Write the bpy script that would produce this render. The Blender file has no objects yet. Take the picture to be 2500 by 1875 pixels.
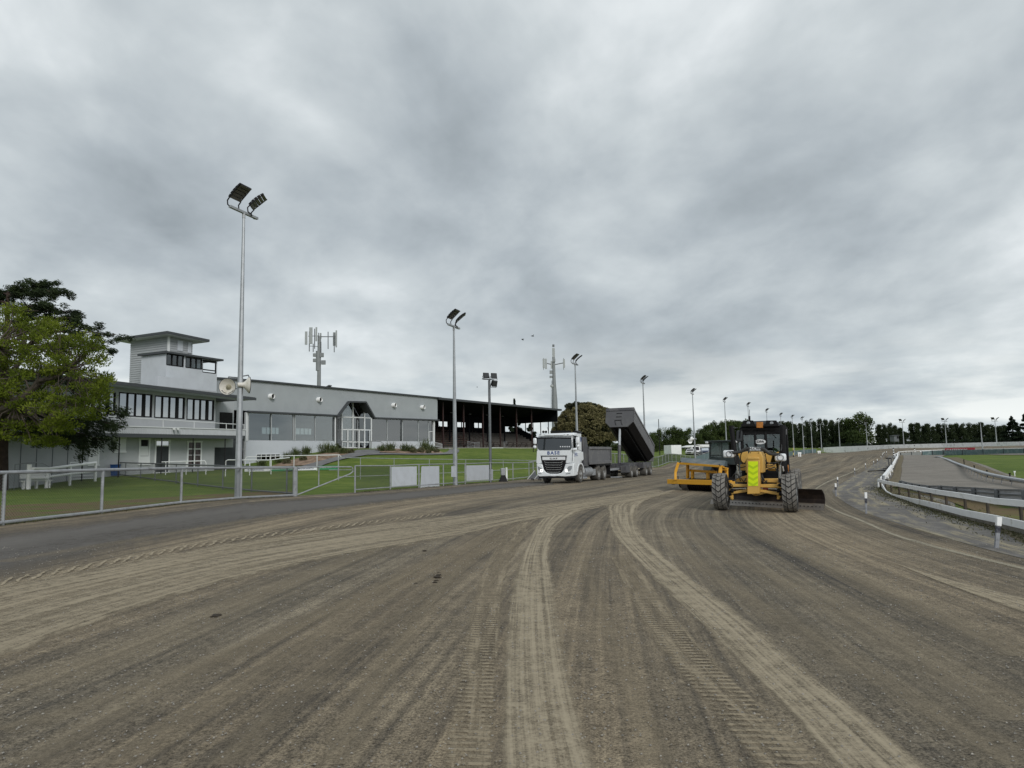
import bpy, bmesh, math, random
import numpy as np
from mathutils import Vector, Matrix
R = random.Random(7)
RNG = np.random.default_rng(7)
scene = bpy.context.scene
COL = scene.collection
# ---------------------------------------------------------------- camera model
F = 1733.0; CX, CY = 1250.0, 937.5; EYE = 1.65
ROLL = 0.018; PITCH = math.atan((1113.2 - CY) / F)
CR, SR, CP, SP = math.cos(ROLL), math.sin(ROLL), math.cos(PITCH), math.sin(PITCH)
K = 2500 / 2212.0
def ray(u, v):
    x = (u - CX) / F; y = -(v - CY) / F
    xp = x * CR + y * SR; yp = -x * SR + y * CR
    return Vector((xp, CP - yp * SP, SP + yp * CP))
def W(u, v, d):
    r = ray(u, v); r *= d / r.y
    return Vector((r.x, r.y, r.z + EYE))
# ---------------------------------------------------------------- terrain
CTRL = [(0,0,0),(-8,5,0),(8,4,-.03),(-10,12,0.02),(0,15,-.05),(-5,-10,0),(5,-10,0),(-5,25,-.03),(3,28,-.12),
 (-17,8,.05),(-22,14,.1),(-600,0,1),(-300,300,2.5),(0,600,2.5),(400,600,2.5),(800,200,2),(600,-200,0),(-400,-200,.5),
 (0,-200,0),(300,0,-.1),(110,60,-.1),(150,300,2.2),(0,250,2.5),(60,240,2.6),(-60,110,3),(-100,60,2),(30,180,2.0),(200,260,2.4),(220,180,2.2),(-7,88.1,2.74),(-1.2,96.2,2.74),(4.7,104.3,2.74),(9.9,111.6,2.7),(-8.5,86,2.7)]
for u, v, d in [(0,1285,18),(249,1257,21.5),(583,1218,29.5),(721,1212,32),(865,1203.7,35),(1022,1192.6,40),(1111,1185,44),
 (1197,1179,49),(1301,1168.6,58),(1375,1178,44),(1476,1171.4,48.3),(1543.4,1164.7,57),(1588.7,1160,61.5),(1760,1245.6,23.25),
 (1927,1252.5,22.4),(1735,1229.6,26.6),(2009,1246,22.9),(2413,1341,12.9),(2105,1254.7,21),(2035,1213,28.9),(2041,1189,36.6),
 (2084,1162,51),(2111.6,1147,61.9),(2131.6,1138,70),(2151,1123,96),(2164,1114,125),(2500,1304,14.6),(2153,1191,34),
 (1600,1142,94),(1697,1133,122),(1916,1115,205),(1996,1106,222),(2011,1104.3,225),(2180,1095.4,203),(2307,1093.3,190),
 (2406,1090.4,178),(2500,1088,165),(2249,1114,150),(2303,1112,150),(2390,1110,142),(2500,1107.7,130),(2200,1118,120),
 (2300,1140,60),(2456,1180,36),(2500,1115,110),(2500,1165,45),(2495,1243.3,20.5),(2328,1215.5,25.6),
 (600,1138,66),(872,1096,76),(1072,1100,86),(1130,1094,94),(1200,1094,102),(1310,1094,112),(395,1155,55),(24,1193,45.5),(169,1169,50),
 (1639,1109,180),(1690,1112,165),(1610,1112,130),(1940,1098,228),(15,1197,40)]:
    p = W(u, v, d); CTRL.append((p.x, p.y, p.z))
CT = np.array(CTRL, float)
def _phi(r2): return 0.5 * r2 * np.log(r2 + 1e-9)
_n = len(CT)
_d2 = ((CT[:, None, :2] - CT[None, :, :2]) ** 2).sum(-1)
_A = np.zeros((_n + 3, _n + 3)); _A[:_n, :_n] = _phi(_d2) + np.eye(_n) * 3.0
_A[:_n, _n] = 1; _A[:_n, _n + 1:] = CT[:, :2]; _A[_n, :_n] = 1; _A[_n + 1:, :_n] = CT[:, :2].T
_w = np.linalg.solve(_A, np.concatenate([CT[:, 2], np.zeros(3)]))
def TZ(x, y):
    x = np.atleast_1d(np.asarray(x, float)); y = np.atleast_1d(np.asarray(y, float))
    out = np.empty(x.shape); xf, yf = x.ravel(), y.ravel(); o = np.empty(xf.shape)
    for i in range(0, len(xf), 20000):
        a, b = xf[i:i + 20000], yf[i:i + 20000]
        d2 = (a[:, None] - CT[None, :, 0]) ** 2 + (b[:, None] - CT[None, :, 1]) ** 2
        o[i:i + 20000] = _phi(d2) @ _w[:_n] + _w[_n] + _w[_n + 1] * a + _w[_n + 2] * b
    return np.clip(o, -0.8, 3.2).reshape(out.shape)
def T(x, y): return float(TZ(x, y)[0])
def G(u, v, d=None):
    """ground point seen at photo pixel (u, v); with d the depth is given and v ignored"""
    if d is not None:
        v = v or 1110
        r = ray(u, v); r *= d / r.y; return Vector((r.x, d, T(r.x, d)))
    r = ray(u, v); lo, prev = None, 1.5
    t = 1.5
    while t < 400:
        p = r * (t / r.y)
        if p.z + EYE < T(p.x, p.y): break
        prev = t; t *= 1.04
    a, b = prev, t
    for _ in range(18):
        m = (a + b) / 2; p = r * (m / r.y)
        if p.z + EYE < T(p.x, p.y): b = m
        else: a = m
    p = r * (b / r.y); return Vector((p.x, p.y, T(p.x, p.y)))
class Frame:
    """local axes: x to the right of the front face, y backwards, z up"""
    def __init__(s, x, y, z, th):
        s.o = Vector((x, y, z)); s.th = th; s.c, s.s = math.cos(th), math.sin(th)
    def loc(s, p):
        p = p - s.o; return Vector((p.x * s.c + p.y * s.s, -p.x * s.s + p.y * s.c, p.z))
    def wor(s, p):
        p = Vector(p); return Vector((p.x * s.c - p.y * s.s + s.o.x, p.x * s.s + p.y * s.c + s.o.y, p.z + s.o.z))
    def Y(s, u, v, y0):            # local point of pixel on plane y=y0
        o = s.loc(Vector((0, 0, EYE))); r = ray(u, v); r = Vector((r.x * s.c + r.y * s.s, -r.x * s.s + r.y * s.c, r.z))
        t = (y0 - o.y) / r.y; return o + r * t
    def X(s, u, v, x0):
        o = s.loc(Vector((0, 0, EYE))); r = ray(u, v); r = Vector((r.x * s.c + r.y * s.s, -r.x * s.s + r.y * s.c, r.z))
        t = (x0 - o.x) / r.x; return o + r * t
    def g(s, x, y):                # ground height (local z) below a local point
        p = s.wor((x, y, 0)); return T(p.x, p.y) - s.o.z
# ---------------------------------------------------------------- objects
def tag(o, label=None, cat=None, group=None, kind=None):
    if label: o['label'] = label
    if cat: o['category'] = cat
    if group: o['group'] = group
    if kind: o['kind'] = kind
    return o
def empty(name, loc, rz=0, label=None, cat=None, group=None):
    o = bpy.data.objects.new(name, None); o.location = loc; o.rotation_euler = (0, 0, rz)
    o.empty_display_size = .3; COL.objects.link(o); return tag(o, label, cat, group)
def copy_tree(o, parent=None):
    c = o.copy(); COL.objects.link(c)
    if parent is not None: c.parent = parent
    for ch in list(o.children): copy_tree(ch, c)
    return c
class MB:
    def __init__(s): s.v = []; s.f = []; s.m = []; s.uv = {}
    def add(s, vs, fs, mi=0):
        b = len(s.v); s.v += [tuple(p) for p in vs]
        for f in fs: s.f.append(tuple(b + i for i in f)); s.m.append(mi)
        return s
    def box(s, c, sz, rot=None, mi=0):
        hx, hy, hz = sz[0] / 2, sz[1] / 2, sz[2] / 2
        P = [Vector((i, j, k)) for i in (-hx, hx) for j in (-hy, hy) for k in (-hz, hz)]
        if rot is not None:
            M = Matrix.Rotation(rot[2], 3, 'Z') @ Matrix.Rotation(rot[1], 3, 'Y') @ Matrix.Rotation(rot[0], 3, 'X'); P = [M @ p for p in P]
        return s.add([p + Vector(c) for p in P], [(0,1,3,2),(4,6,7,5),(0,4,5,1),(2,3,7,6),(0,2,6,4),(1,5,7,3)], mi)
    def bb(s, a, b, mi=0):
        a, b = Vector(a), Vector(b); return s.box((a + b) / 2, [abs(q) for q in (b - a)], None, mi)
    def prism(s, poly, ext, mi=0):
        n = len(poly); poly = [Vector(p) for p in poly]; e = Vector(ext)
        return s.add(poly + [p + e for p in poly], [tuple(range(n)), tuple(range(2 * n - 1, n - 1, -1))] +
                     [(i, i + n, (i + 1) % n + n, (i + 1) % n) for i in range(n)], mi)
    def loft(s, rings, mi=0, cap=True, close=True):
        n = len(rings[0]); vs = [p for r in rings for p in r]; fs = []
        for k in range(len(rings) - 1):
            for i in range(n if close else n - 1):
                j = (i + 1) % n; fs.append((k * n + i, k * n + j, (k + 1) * n + j, (k + 1) * n + i))
        if cap: fs += [tuple(range(n - 1, -1, -1)), tuple(range((len(rings) - 1) * n, len(rings) * n))]
        return s.add(vs, fs, mi)
    def tube(s, pts, r, n=8, mi=0, cap=True):
        pts = [Vector(p) for p in pts]; rs = r if isinstance(r, (list, tuple)) else [r] * len(pts)
        rings = []; up = None
        for i, p in enumerate(pts):
            t = (pts[min(i + 1, len(pts) - 1)] - pts[max(i - 1, 0)])
            t = t.normalized() if t.length > 1e-9 else Vector((0, 0, 1))
            if up is None: up = Vector((0, 0, 1)) if abs(t.z) < .9 else Vector((1, 0, 0))
            a = t.cross(up)
            if a.length < 1e-4: a = t.cross(Vector((0, 1, 0)))
            a.normalize(); b = a.cross(t).normalized(); up = b
            rings.append([p + (a * math.cos(2 * math.pi * k / n + math.pi / n) + b * math.sin(2 * math.pi * k / n + math.pi / n)) * rs[i] for k in range(n)])
        return s.loft(rings, mi, cap)
    def bar(s, a, b, w, h, mi=0):
        """rectangular bar from a to b, w horizontal, h vertical"""
        a, b = Vector(a), Vector(b); t = (b - a).normalized()
        sd = t.cross(Vector((0, 0, 1)));
        if sd.length < 1e-3: sd = Vector((1, 0, 0))
        sd.normalize(); up = sd.cross(t).normalized()
        rg = lambda p: [p + sd * w / 2 + up * h / 2, p - sd * w / 2 + up * h / 2, p - sd * w / 2 - up * h / 2, p + sd * w / 2 - up * h / 2]
        return s.loft([rg(a), rg(b)], mi)
    def lathe(s, prof, c=(0, 0, 0), axis='Z', n=24, mi=0, cap=False):
        rings = []
        for r, h in prof:
            ring = []
            for k in range(n):
                a = 2 * math.pi * k / n; x, y = r * math.cos(a), r * math.sin(a)
                q = {'Z': (x, y, h), 'X': (h, x, y), 'Y': (y, h, x)}[axis] if not isinstance(axis, Matrix) else axis @ Vector((x, y, h))
                ring.append(Vector(q) + Vector(c))
            rings.append(ring)
        return s.loft(rings, mi, cap)
    def text(s, txt, size, M, depth=.004, mi=0, align='CENTER', sx=1, bold=0, sp=1.0):
        cu = bpy.data.curves.new('t', 'FONT'); cu.body = txt; cu.size = size; cu.extrude = depth; cu.align_x = align; cu.align_y = 'CENTER'; cu.offset = bold; cu.resolution_u = 2; cu.space_character = sp
        ob = bpy.data.objects.new('t', cu); COL.objects.link(ob); bpy.context.view_layer.update()
        me = bpy.data.meshes.new_from_object(ob.evaluated_get(bpy.context.evaluated_depsgraph_get()))
        s.add([M @ Vector((v.co.x * sx, v.co.y, v.co.z)) for v in me.vertices], [tuple(p.vertices) for p in me.polygons], mi)
        bpy.data.objects.remove(ob); bpy.data.curves.remove(cu); bpy.data.meshes.remove(me); return s
    def build(s, name, mats, parent=None, smooth=False, bev=0, loc=None):
        me = bpy.data.meshes.new(name); me.from_pydata(s.v, [], s.f)
        if not isinstance(mats, (list, tuple)): mats = [mats]
        for m in mats: me.materials.append(m)
        if len(mats) > 1: me.polygons.foreach_set('material_index', s.m)
        me.update()
        bm = bmesh.new(); bm.from_mesh(me); bmesh.ops.recalc_face_normals(bm, faces=bm.faces); bm.to_mesh(me); bm.free()
        if smooth:
            me.polygons.foreach_set('use_smooth', [True] * len(me.polygons)); me.set_sharp_from_angle(angle=math.radians(38))
        o = bpy.data.objects.new(name, me); COL.objects.link(o)
        if parent: o.parent = parent
        if loc is not None: o.location = loc
        if bev:
            b = o.modifiers.new('b', 'BEVEL'); b.width = bev; b.segments = 2; b.limit_method = 'ANGLE'; b.angle_limit = math.radians(35)
            me.polygons.foreach_set('use_smooth', [True] * len(me.polygons)); me.set_sharp_from_angle(angle=math.radians(35))
        return o
def one(name, mats, fn, parent=None, **k):
    m = MB(); fn(m); return m.build(name, mats, parent, **k)
# ---------------------------------------------------------------- materials
def lin(c):
    return tuple(((x / 255) / 12.92 if x <= 10 else ((x / 255 + .055) / 1.055) ** 2.4) for x in c)
class NT:
    def __init__(s, name):
        s.m = bpy.data.materials.new(name); s.m.use_nodes = True; s.t = s.m.node_tree; s.t.nodes.clear()
        s.out = s.n('ShaderNodeOutputMaterial'); s.b = s.n('ShaderNodeBsdfPrincipled'); s.l(s.b, 0, s.out, 0)
    def n(s, ty, **k):
        x = s.t.nodes.new(ty)
        for a, b in k.items(): setattr(x, a, b)
        return x
    def l(s, a, i, b, j): s.t.links.new(a.outputs[i], b.inputs[j])
    def noise(s, co, sc, det=4, rough=.55, scale=None):
        if scale:
            mp = s.n('ShaderNodeMapping'); s.t.links.new(co, mp.inputs[0]); mp.inputs['Scale'].default_value = scale; co = mp.outputs[0]
        x = s.n('ShaderNodeTexNoise'); s.t.links.new(co, x.inputs['Vector']); x.inputs['Scale'].default_value = sc
        x.inputs['Detail'].default_value = det; x.inputs['Roughness'].default_value = rough; return x.outputs[0]
    def ramp(s, fac, stops):
        x = s.n('ShaderNodeValToRGB'); s.t.links.new(fac, x.inputs[0]); e = x.color_ramp.elements
        while len(e) < len(stops): e.new(.5)
        for i, (p, c) in enumerate(stops):
            e[i].position = p; e[i].color = (*c, 1) if isinstance(c, tuple) else (c, c, c, 1)
        return x.outputs[0]
    def mix(s, fac, a, b, bl='MIX'):
        x = s.n('ShaderNodeMix', data_type='RGBA', blend_type=bl)
        for val, i in ((fac, 0), (a, 6), (b, 7)):
            if isinstance(val, bpy.types.NodeSocket): s.t.links.new(val, x.inputs[i])
            elif isinstance(val, tuple): x.inputs[i].default_value = (*val, 1)
            else: x.inputs[i].default_value = val
        return x.outputs[2]
    def math(s, op, a, b=0, clamp=False):
        x = s.n('ShaderNodeMath', operation=op, use_clamp=clamp)
        for i, q in enumerate((a, b)):
            if isinstance(q, bpy.types.NodeSocket): s.t.links.new(q, x.inputs[i])
            else: x.inputs[i].default_value = q
        return x.outputs[0]
    def bump(s, h, st, dist=.02):
        x = s.n('ShaderNodeBump'); s.t.links.new(h, x.inputs['Height']); x.inputs['Strength'].default_value = st; x.inputs['Distance'].default_value = dist
        s.l(x, 0, s.b, s.b.inputs.find('Normal'))
    def col(s, c):
        i = s.b.inputs['Base Color']
        if isinstance(c, bpy.types.NodeSocket): s.t.links.new(c, i)
        else: i.default_value = (*c, 1)
    def set(s, **k):
        for a, b in k.items(): s.b.inputs[a.replace('_', ' ')].default_value = b
    def co(s, which=3):   # 3 object, 2 uv
        return s.n('ShaderNodeTexCoord').outputs[which]
def mat(name, c, rough=.6, metal=0, var=.12, sc=3.0, dirt=None, dsc=1.2, dk=(.5, .72), bump=0, bsc=40, coat=0, spec=.5):
    m = NT(name); co = m.co(); c = tuple(c)
    nz = m.noise(co, sc, 5)
    a = tuple(min(1, x * (1 - var)) for x in c); b = tuple(min(1, x * (1 + var)) for x in c)
    cc = m.ramp(nz, [(.3, a), (.7, b)])
    if dirt:
        f = m.ramp(m.noise(co, dsc, 8, .7), [(dk[0], 0.), (dk[1], 1.)]); cc = m.mix(f, cc, tuple(dirt))
    m.col(cc); m.set(Roughness=rough, Metallic=metal, Coat_Weight=coat); m.b.inputs['Specular IOR Level'].default_value = spec
    if bump: m.bump(m.noise(co, bsc, 4), bump)
    return m.m
# ---------------------------------------------------------------- world, sun, camera
def make_world():
    w = bpy.data.worlds.new('World'); scene.world = w; w.use_nodes = True; t = w.node_tree; t.nodes.clear()
    N = lambda ty, **k: (lambda x: ([setattr(x, a, b) for a, b in k.items()], x)[1])(t.nodes.new(ty))
    L = t.links.new
    out = N('ShaderNodeOutputWorld'); bg = N('ShaderNodeBackground'); bg.inputs[1].default_value = .1; L(bg.outputs[0], out.inputs[0])
    sky = N('ShaderNodeTexSky', sky_type='NISHITA'); sky.sun_disc = False; sky.sun_elevation = math.radians(32); sky.sun_rotation = math.radians(158)
    tc = N('ShaderNodeTexCoord'); sep = N('ShaderNodeSeparateXYZ'); L(tc.outputs[0], sep.inputs[0])
    def M(op, a, b=0, c=None, cl=False):
        x = N('ShaderNodeMath', operation=op, use_clamp=cl)
        for i, q in enumerate((a, b)):
            if hasattr(q, 'links'): L(q, x.inputs[i])
            else: x.inputs[i].default_value = q
        return x.outputs[0]
    z = M('MAXIMUM', sep.outputs[2], 0.0); zz = M('ADD', z, .34)
    px = M('DIVIDE', sep.outputs[0], zz); py = M('DIVIDE', sep.outputs[1], zz)
    cb = N('ShaderNodeCombineXYZ'); L(px, cb.inputs[0]); L(py, cb.inputs[1])
    def nz(scale, det, rough, off=(0, 0, 0), st=(1, 1, 1), dist=0):
        mp = N('ShaderNodeMapping'); L(cb.outputs[0], mp.inputs[0]); mp.inputs['Location'].default_value = off; mp.inputs['Scale'].default_value = st
        mp.inputs['Rotation'].default_value = (0, 0, .5)
        x = N('ShaderNodeTexNoise'); L(mp.outputs[0], x.inputs['Vector']); x.inputs['Scale'].default_value = scale; x.inputs['Detail'].default_value = det
        x.inputs['Roughness'].default_value = rough; x.inputs['Distortion'].default_value = dist; return x.outputs[0]
    big = nz(1.0, 3, .45, (3.1, 1.7, 0), (1, .8, 1), .3); mid = nz(2.7, 5, .52, (7.3, 2.2, 0), (1, .8, 1), .25); fin = nz(8.0, 5, .55, (1, 5, 0), (1, .85, 1), .2)
    s = M('ADD', M('MULTIPLY', big, .54), M('ADD', M('MULTIPLY', mid, .35), M('MULTIPLY', fin, .11)))
    rp = N('ShaderNodeValToRGB'); L(s, rp.inputs[0]); e = rp.color_ramp.elements
    stops = [(.37, (141, 149, 154)), (.45, (164, 172, 177)), (.53, (188, 195, 198)), (.61, (217, 222, 224))]
    while len(e) < len(stops): e.new(.5)
    for i, (p, c) in enumerate(stops): e[i].position = p; e[i].color = (*lin(c), 1)
    # bright band of thinner cloud low above the horizon
    lo = N('ShaderNodeMapRange'); L(z, lo.inputs[0]); lo.inputs[1].default_value = .0; lo.inputs[2].default_value = .19; lo.inputs[3].default_value = 1; lo.inputs[4].default_value = 0; lo.interpolation_type = 'SMOOTHSTEP'
    # streaky layer seen edge-on
    mp = N('ShaderNodeMapping'); L(tc.outputs[0], mp.inputs[0]); mp.inputs['Scale'].default_value = (3, 3, 13); mp.inputs['Location'].default_value = (.3, .1, .4)
    st = N('ShaderNodeTexNoise'); L(mp.outputs[0], st.inputs['Vector']); st.inputs['Scale'].default_value = 1.6; st.inputs['Detail'].default_value = 6; st.inputs['Roughness'].default_value = .55
    rp2 = N('ShaderNodeValToRGB'); L(st.outputs[0], rp2.inputs[0]); e = rp2.color_ramp.elements
    stops = [(.36, (168, 178, 186)), (.47, (196, 204, 207)), (.58, (228, 232, 231))]
    while len(e) < len(stops): e.new(.5)
    for i, (p, c) in enumerate(stops): e[i].position = p; e[i].color = (*lin(c), 1)
    mx = N('ShaderNodeMix', data_type='RGBA'); L(lo.outputs[0], mx.inputs[0]); L(rp.outputs[0], mx.inputs[6]); L(rp2.outputs[0], mx.inputs[7])
    sc = N('ShaderNodeMix', data_type='RGBA', blend_type='MULTIPLY'); sc.inputs[0].default_value = 1; L(mx.outputs[2], sc.inputs[6]); sc.inputs[7].default_value = (10, 10, 10, 1)
    fin_ = N('ShaderNodeMix', data_type='RGBA'); fin_.inputs[0].default_value = .96; L(sky.outputs[0], fin_.inputs[6]); L(sc.outputs[2], fin_.inputs[7])
    L(fin_.outputs[2], bg.inputs[0])
make_world()
sd = bpy.data.lights.new('sun', 'SUN'); sd.energy = 1.5; sd.angle = math.radians(22); sd.color = (1, .97, .93)
so = bpy.data.objects.new('sun', sd); COL.objects.link(so)
_el, _az = math.radians(32), math.radians(158)     # azimuth clockwise from +Y
sv = Vector((math.sin(_az) * math.cos(_el), math.cos(_az) * math.cos(_el), math.sin(_el)))
so.rotation_euler = sv.to_track_quat('Z', 'Y').to_euler(); so.location = sv * 60
cd = bpy.data.cameras.new('camera'); cam = bpy.data.objects.new('camera', cd); COL.objects.link(cam); scene.camera = cam
cd.sensor_fit = 'HORIZONTAL'; cd.sensor_width = 36; cd.lens = 36 * F / 2500; cd.clip_start = .1; cd.clip_end = 5000
cam.location = (0, 0, EYE)
def _wd(x, y, z):  # camera-space (x right, y up, z back) to world, undoing roll then pitch
    xp = x * CR + y * SR; yp = -x * SR + y * CR
    return Vector((xp, -z * CP - yp * SP, -z * SP + yp * CP))
Mx = Matrix([_wd(1, 0, 0), _wd(0, 1, 0), _wd(0, 0, 1)]).transposed()
cam.rotation_euler = Mx.to_euler()
scene.view_settings.view_transform = 'Standard'; scene.view_settings.look = 'None'; scene.view_settings.exposure = .27; scene.view_settings.gamma = 1
scene.cycles.use_denoising = True
scene.cycles.max_bounces = 8; scene.cycles.transparent_max_bounces = 24
# ---------------------------------------------------------------- ground materials
def gravel(m, co, base, amt=.68, bst=.7):
    """fine stone grain over a colour"""
    g1 = m.noise(co, 55, 3, .7); g2 = m.noise(co, 170, 2, .6); g3 = m.noise(co, 14, 4, .6)
    v = m.n('ShaderNodeTexVoronoi'); m.t.links.new(co, v.inputs['Vector']); v.inputs['Scale'].default_value = 75
    sp = m.ramp(v.outputs['Distance'], [(.08, 1.), (.2, 0.)])
    rnd = m.ramp(m.math('FRACT', m.math('MULTIPLY', v.outputs['Color'], 7.3)), [(.6, 0.), (.95, 1.)])
    sp = m.math('MULTIPLY', sp, rnd)
    gg = m.math('ADD', m.math('MULTIPLY', g1, .5), m.math('ADD', m.math('MULTIPLY', g2, .3), m.math('MULTIPLY', g3, .2)))
    k = m.ramp(gg, [(.36, 1 - amt), (.64, 1 + amt)])
    k = m.ramp(gg, [(.40, (1 - amt) * .5), (.60, (1 + amt) * .5)])
    c = m.mix(1.0, base, k, 'MULTIPLY'); c = m.mix(1.0, c, (2., 2., 2.), 'MULTIPLY')
    c = m.mix(m.math('MULTIPLY', sp, .5), c, (.42, .40, .37))
    m.bump(m.math('ADD', m.math('MULTIPLY', g1, .8), m.math('ADD', m.math('MULTIPLY', g3, 1.4), m.math('MULTIPLY', sp, .8))), bst, .012)
    return c
def mat_track():
    m = NT('track_dirt'); uv = m.co(2); co = m.co()
    a = m.noise(uv, 1, 6, .6, (1.1, .028, 1)); b = m.noise(uv, 1, 5, .65, (7.5, .09, 1)); p = m.noise(co, .35, 5, .6); q = m.noise(co, 1.6, 6, .65)
    f = m.math('ADD', m.math('MULTIPLY', a, .40), m.math('ADD', m.math('MULTIPLY', b, .32), m.math('ADD', m.math('MULTIPLY', p, .12), m.math('MULTIPLY', q, .16))))
    c = m.ramp(f, [(.40, (.074, .064, .052)), (.46, (.136, .113, .082)), (.52, (.200, .163, .113)), (.60, (.31, .255, .175))])
    # clearly greyer stretches
    g = m.ramp(m.noise(uv, 1, 3, .5, (.22, .012, 1)), [(.42, 0.), (.6, .75)]); c = m.mix(g, c, m.mix(1., c, (.74, .79, .86), 'MULTIPLY'))
    m.col(gravel(m, co, c)); m.set(Roughness=.95); m.b.inputs['Specular IOR Level'].default_value = .2; return m.m
def mat_ground(name, stops, sc=.5, amt=.3, green=None, bst=.3, stretch=None, moss=None):
    m = NT(name); co = m.co(); uv = m.co(2)
    f = m.math('ADD', m.math('MULTIPLY', m.noise(co, sc, 6, .6), .6), m.math('MULTIPLY', m.noise(uv if stretch else co, 1, 5, .6, stretch or (2, 2, 2)), .4))
    c = m.ramp(f, stops)
    if moss: c = m.mix(m.ramp(m.noise(uv, 1, 7, .7, moss[1]), [(moss[2], 0.), (moss[2] + .12, .85)]), c, moss[0])
    m.col(gravel(m, co, c, amt, bst)); m.set(Roughness=.95); m.b.inputs['Specular IOR Level'].default_value = .2; return m.m
def mat_grass(name='grass', worn=False):
    m = NT(name); co = m.co()
    a = m.noise(co, .12, 4, .6); b = m.noise(co, 1.3, 6, .7); s = m.noise(co, 1, 4, .6, (.35, 2.0, 1)); f = m.noise(co, 30, 3, .7, (1, 1, 1))
    k = m.math('ADD', m.math('MULTIPLY', a, .3), m.math('ADD', m.math('MULTIPLY', b, .25), m.math('ADD', m.math('MULTIPLY', s, .25), m.math('MULTIPLY', f, .2))))
    c = m.ramp(k, [(.38, (.046, .078, .013)), (.5, (.094, .140, .022)), (.61, (.175, .21, .045))])
    w = m.ramp(m.noise(co, .9, 7, .7), [(.60, 0.), (.72, .55)]); c = m.mix(w, c, (.16, .14, .06))
    if worn:
        w = m.ramp(m.noise(co, .7, 7, .7), [(.36, 0.), (.52, .92)]); c = m.mix(w, c, (.15, .105, .06))
    m.col(c); m.set(Roughness=.9); m.b.inputs['Specular IOR Level'].default_value = .15; m.bump(m.math('ADD', f, b), .6, .03); return m.m
def mat_band(name, col, lo=.12, stripe=(9, .35, 1), thr=.42, tread=None, k=.95, soft=.1, lug=False):
    """loose pale dirt lying on the track: noisy edges and lengthwise ruts; uv.x runs 0..1 across, uv.y is metres"""
    m = NT(name); uv = m.co(2); co = m.co()
    sx = m.n('ShaderNodeSeparateXYZ'); m.t.links.new(uv, sx.inputs[0])
    x = sx.outputs[0]; y = sx.outputs[1]
    wob = m.math('MULTIPLY', m.math('SUBTRACT', m.noise(uv, 1, 4, .6, (.0, 1.4, 1)), .5), .22)
    x2 = m.math('ADD', x, wob)
    ed = m.math('MINIMUM', x2, m.math('SUBTRACT', 1., x2))
    e = m.n('ShaderNodeMapRange', interpolation_type='SMOOTHSTEP'); m.t.links.new(ed, e.inputs[0]); e.inputs[1].default_value = .02; e.inputs[2].default_value = lo; 
    st = m.noise(uv, 1, 6, .65, stripe); pt = m.noise(co, 5, 6, .7); fi = m.noise(co, 40, 3, .7)
    f = m.math('ADD', m.math('MULTIPLY', st, .5), m.math('ADD', m.math('MULTIPLY', pt, .3), m.math('MULTIPLY', fi, .2)))
    al = m.n('ShaderNodeMapRange', interpolation_type='SMOOTHSTEP'); m.t.links.new(f, al.inputs[0]); al.inputs[1].default_value = thr - soft; al.inputs[2].default_value = thr + soft
    a = m.math('MULTIPLY', m.math('MULTIPLY', e.outputs[0], al.outputs[0]), k)
    h = m.math('ADD', m.math('MULTIPLY', st, 1.5), m.math('ADD', pt, m.math('MULTIPLY', fi, .8)))
    c = m.ramp(f, [(.3, tuple(q * .52 for q in col)), (.62, col)])
    if tread:
        fr, slant, amt = tread
        ph = m.math('ADD', m.math('MULTIPLY', y, fr * 2 * math.pi), m.math('MULTIPLY', x, slant))
        wv = m.math('MULTIPLY', m.math('ADD', m.math('SINE', m.math('ADD', ph, m.math('MULTIPLY', pt, 9 if lug else 3))), 1), .5)
        wv = m.ramp(wv, [(.6, 0.), (.85, 1.)] if lug else [(.35, 0.), (.7, 1.)])
        mask = 1. if lug else m.ramp(m.noise(uv, 1, 3, .6, (3.0, .5, 1)), [(.38, 0.), (.55, 1.)])
        wv2 = m.math('SUBTRACT', 1., m.math('MULTIPLY', m.math('SUBTRACT', 1., wv), m.math('MULTIPLY', mask, amt)), True)
        a = m.math('MULTIPLY', a, wv2); h = m.math('ADD', h, m.math('MULTIPLY', wv, 1.5))
    m.col(c); m.set(Roughness=.97); m.b.inputs['Specular IOR Level'].default_value = .15; m.bump(h, .5, .012)
    tr = m.n('ShaderNodeBsdfTransparent'); mx = m.n('ShaderNodeMixShader'); m.t.links.new(a, mx.inputs[0]); m.l(tr, 0, mx, 1); m.l(m.b, 0, mx, 2); m.l(mx, 0, m.out, 0)
    return m.m
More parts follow.
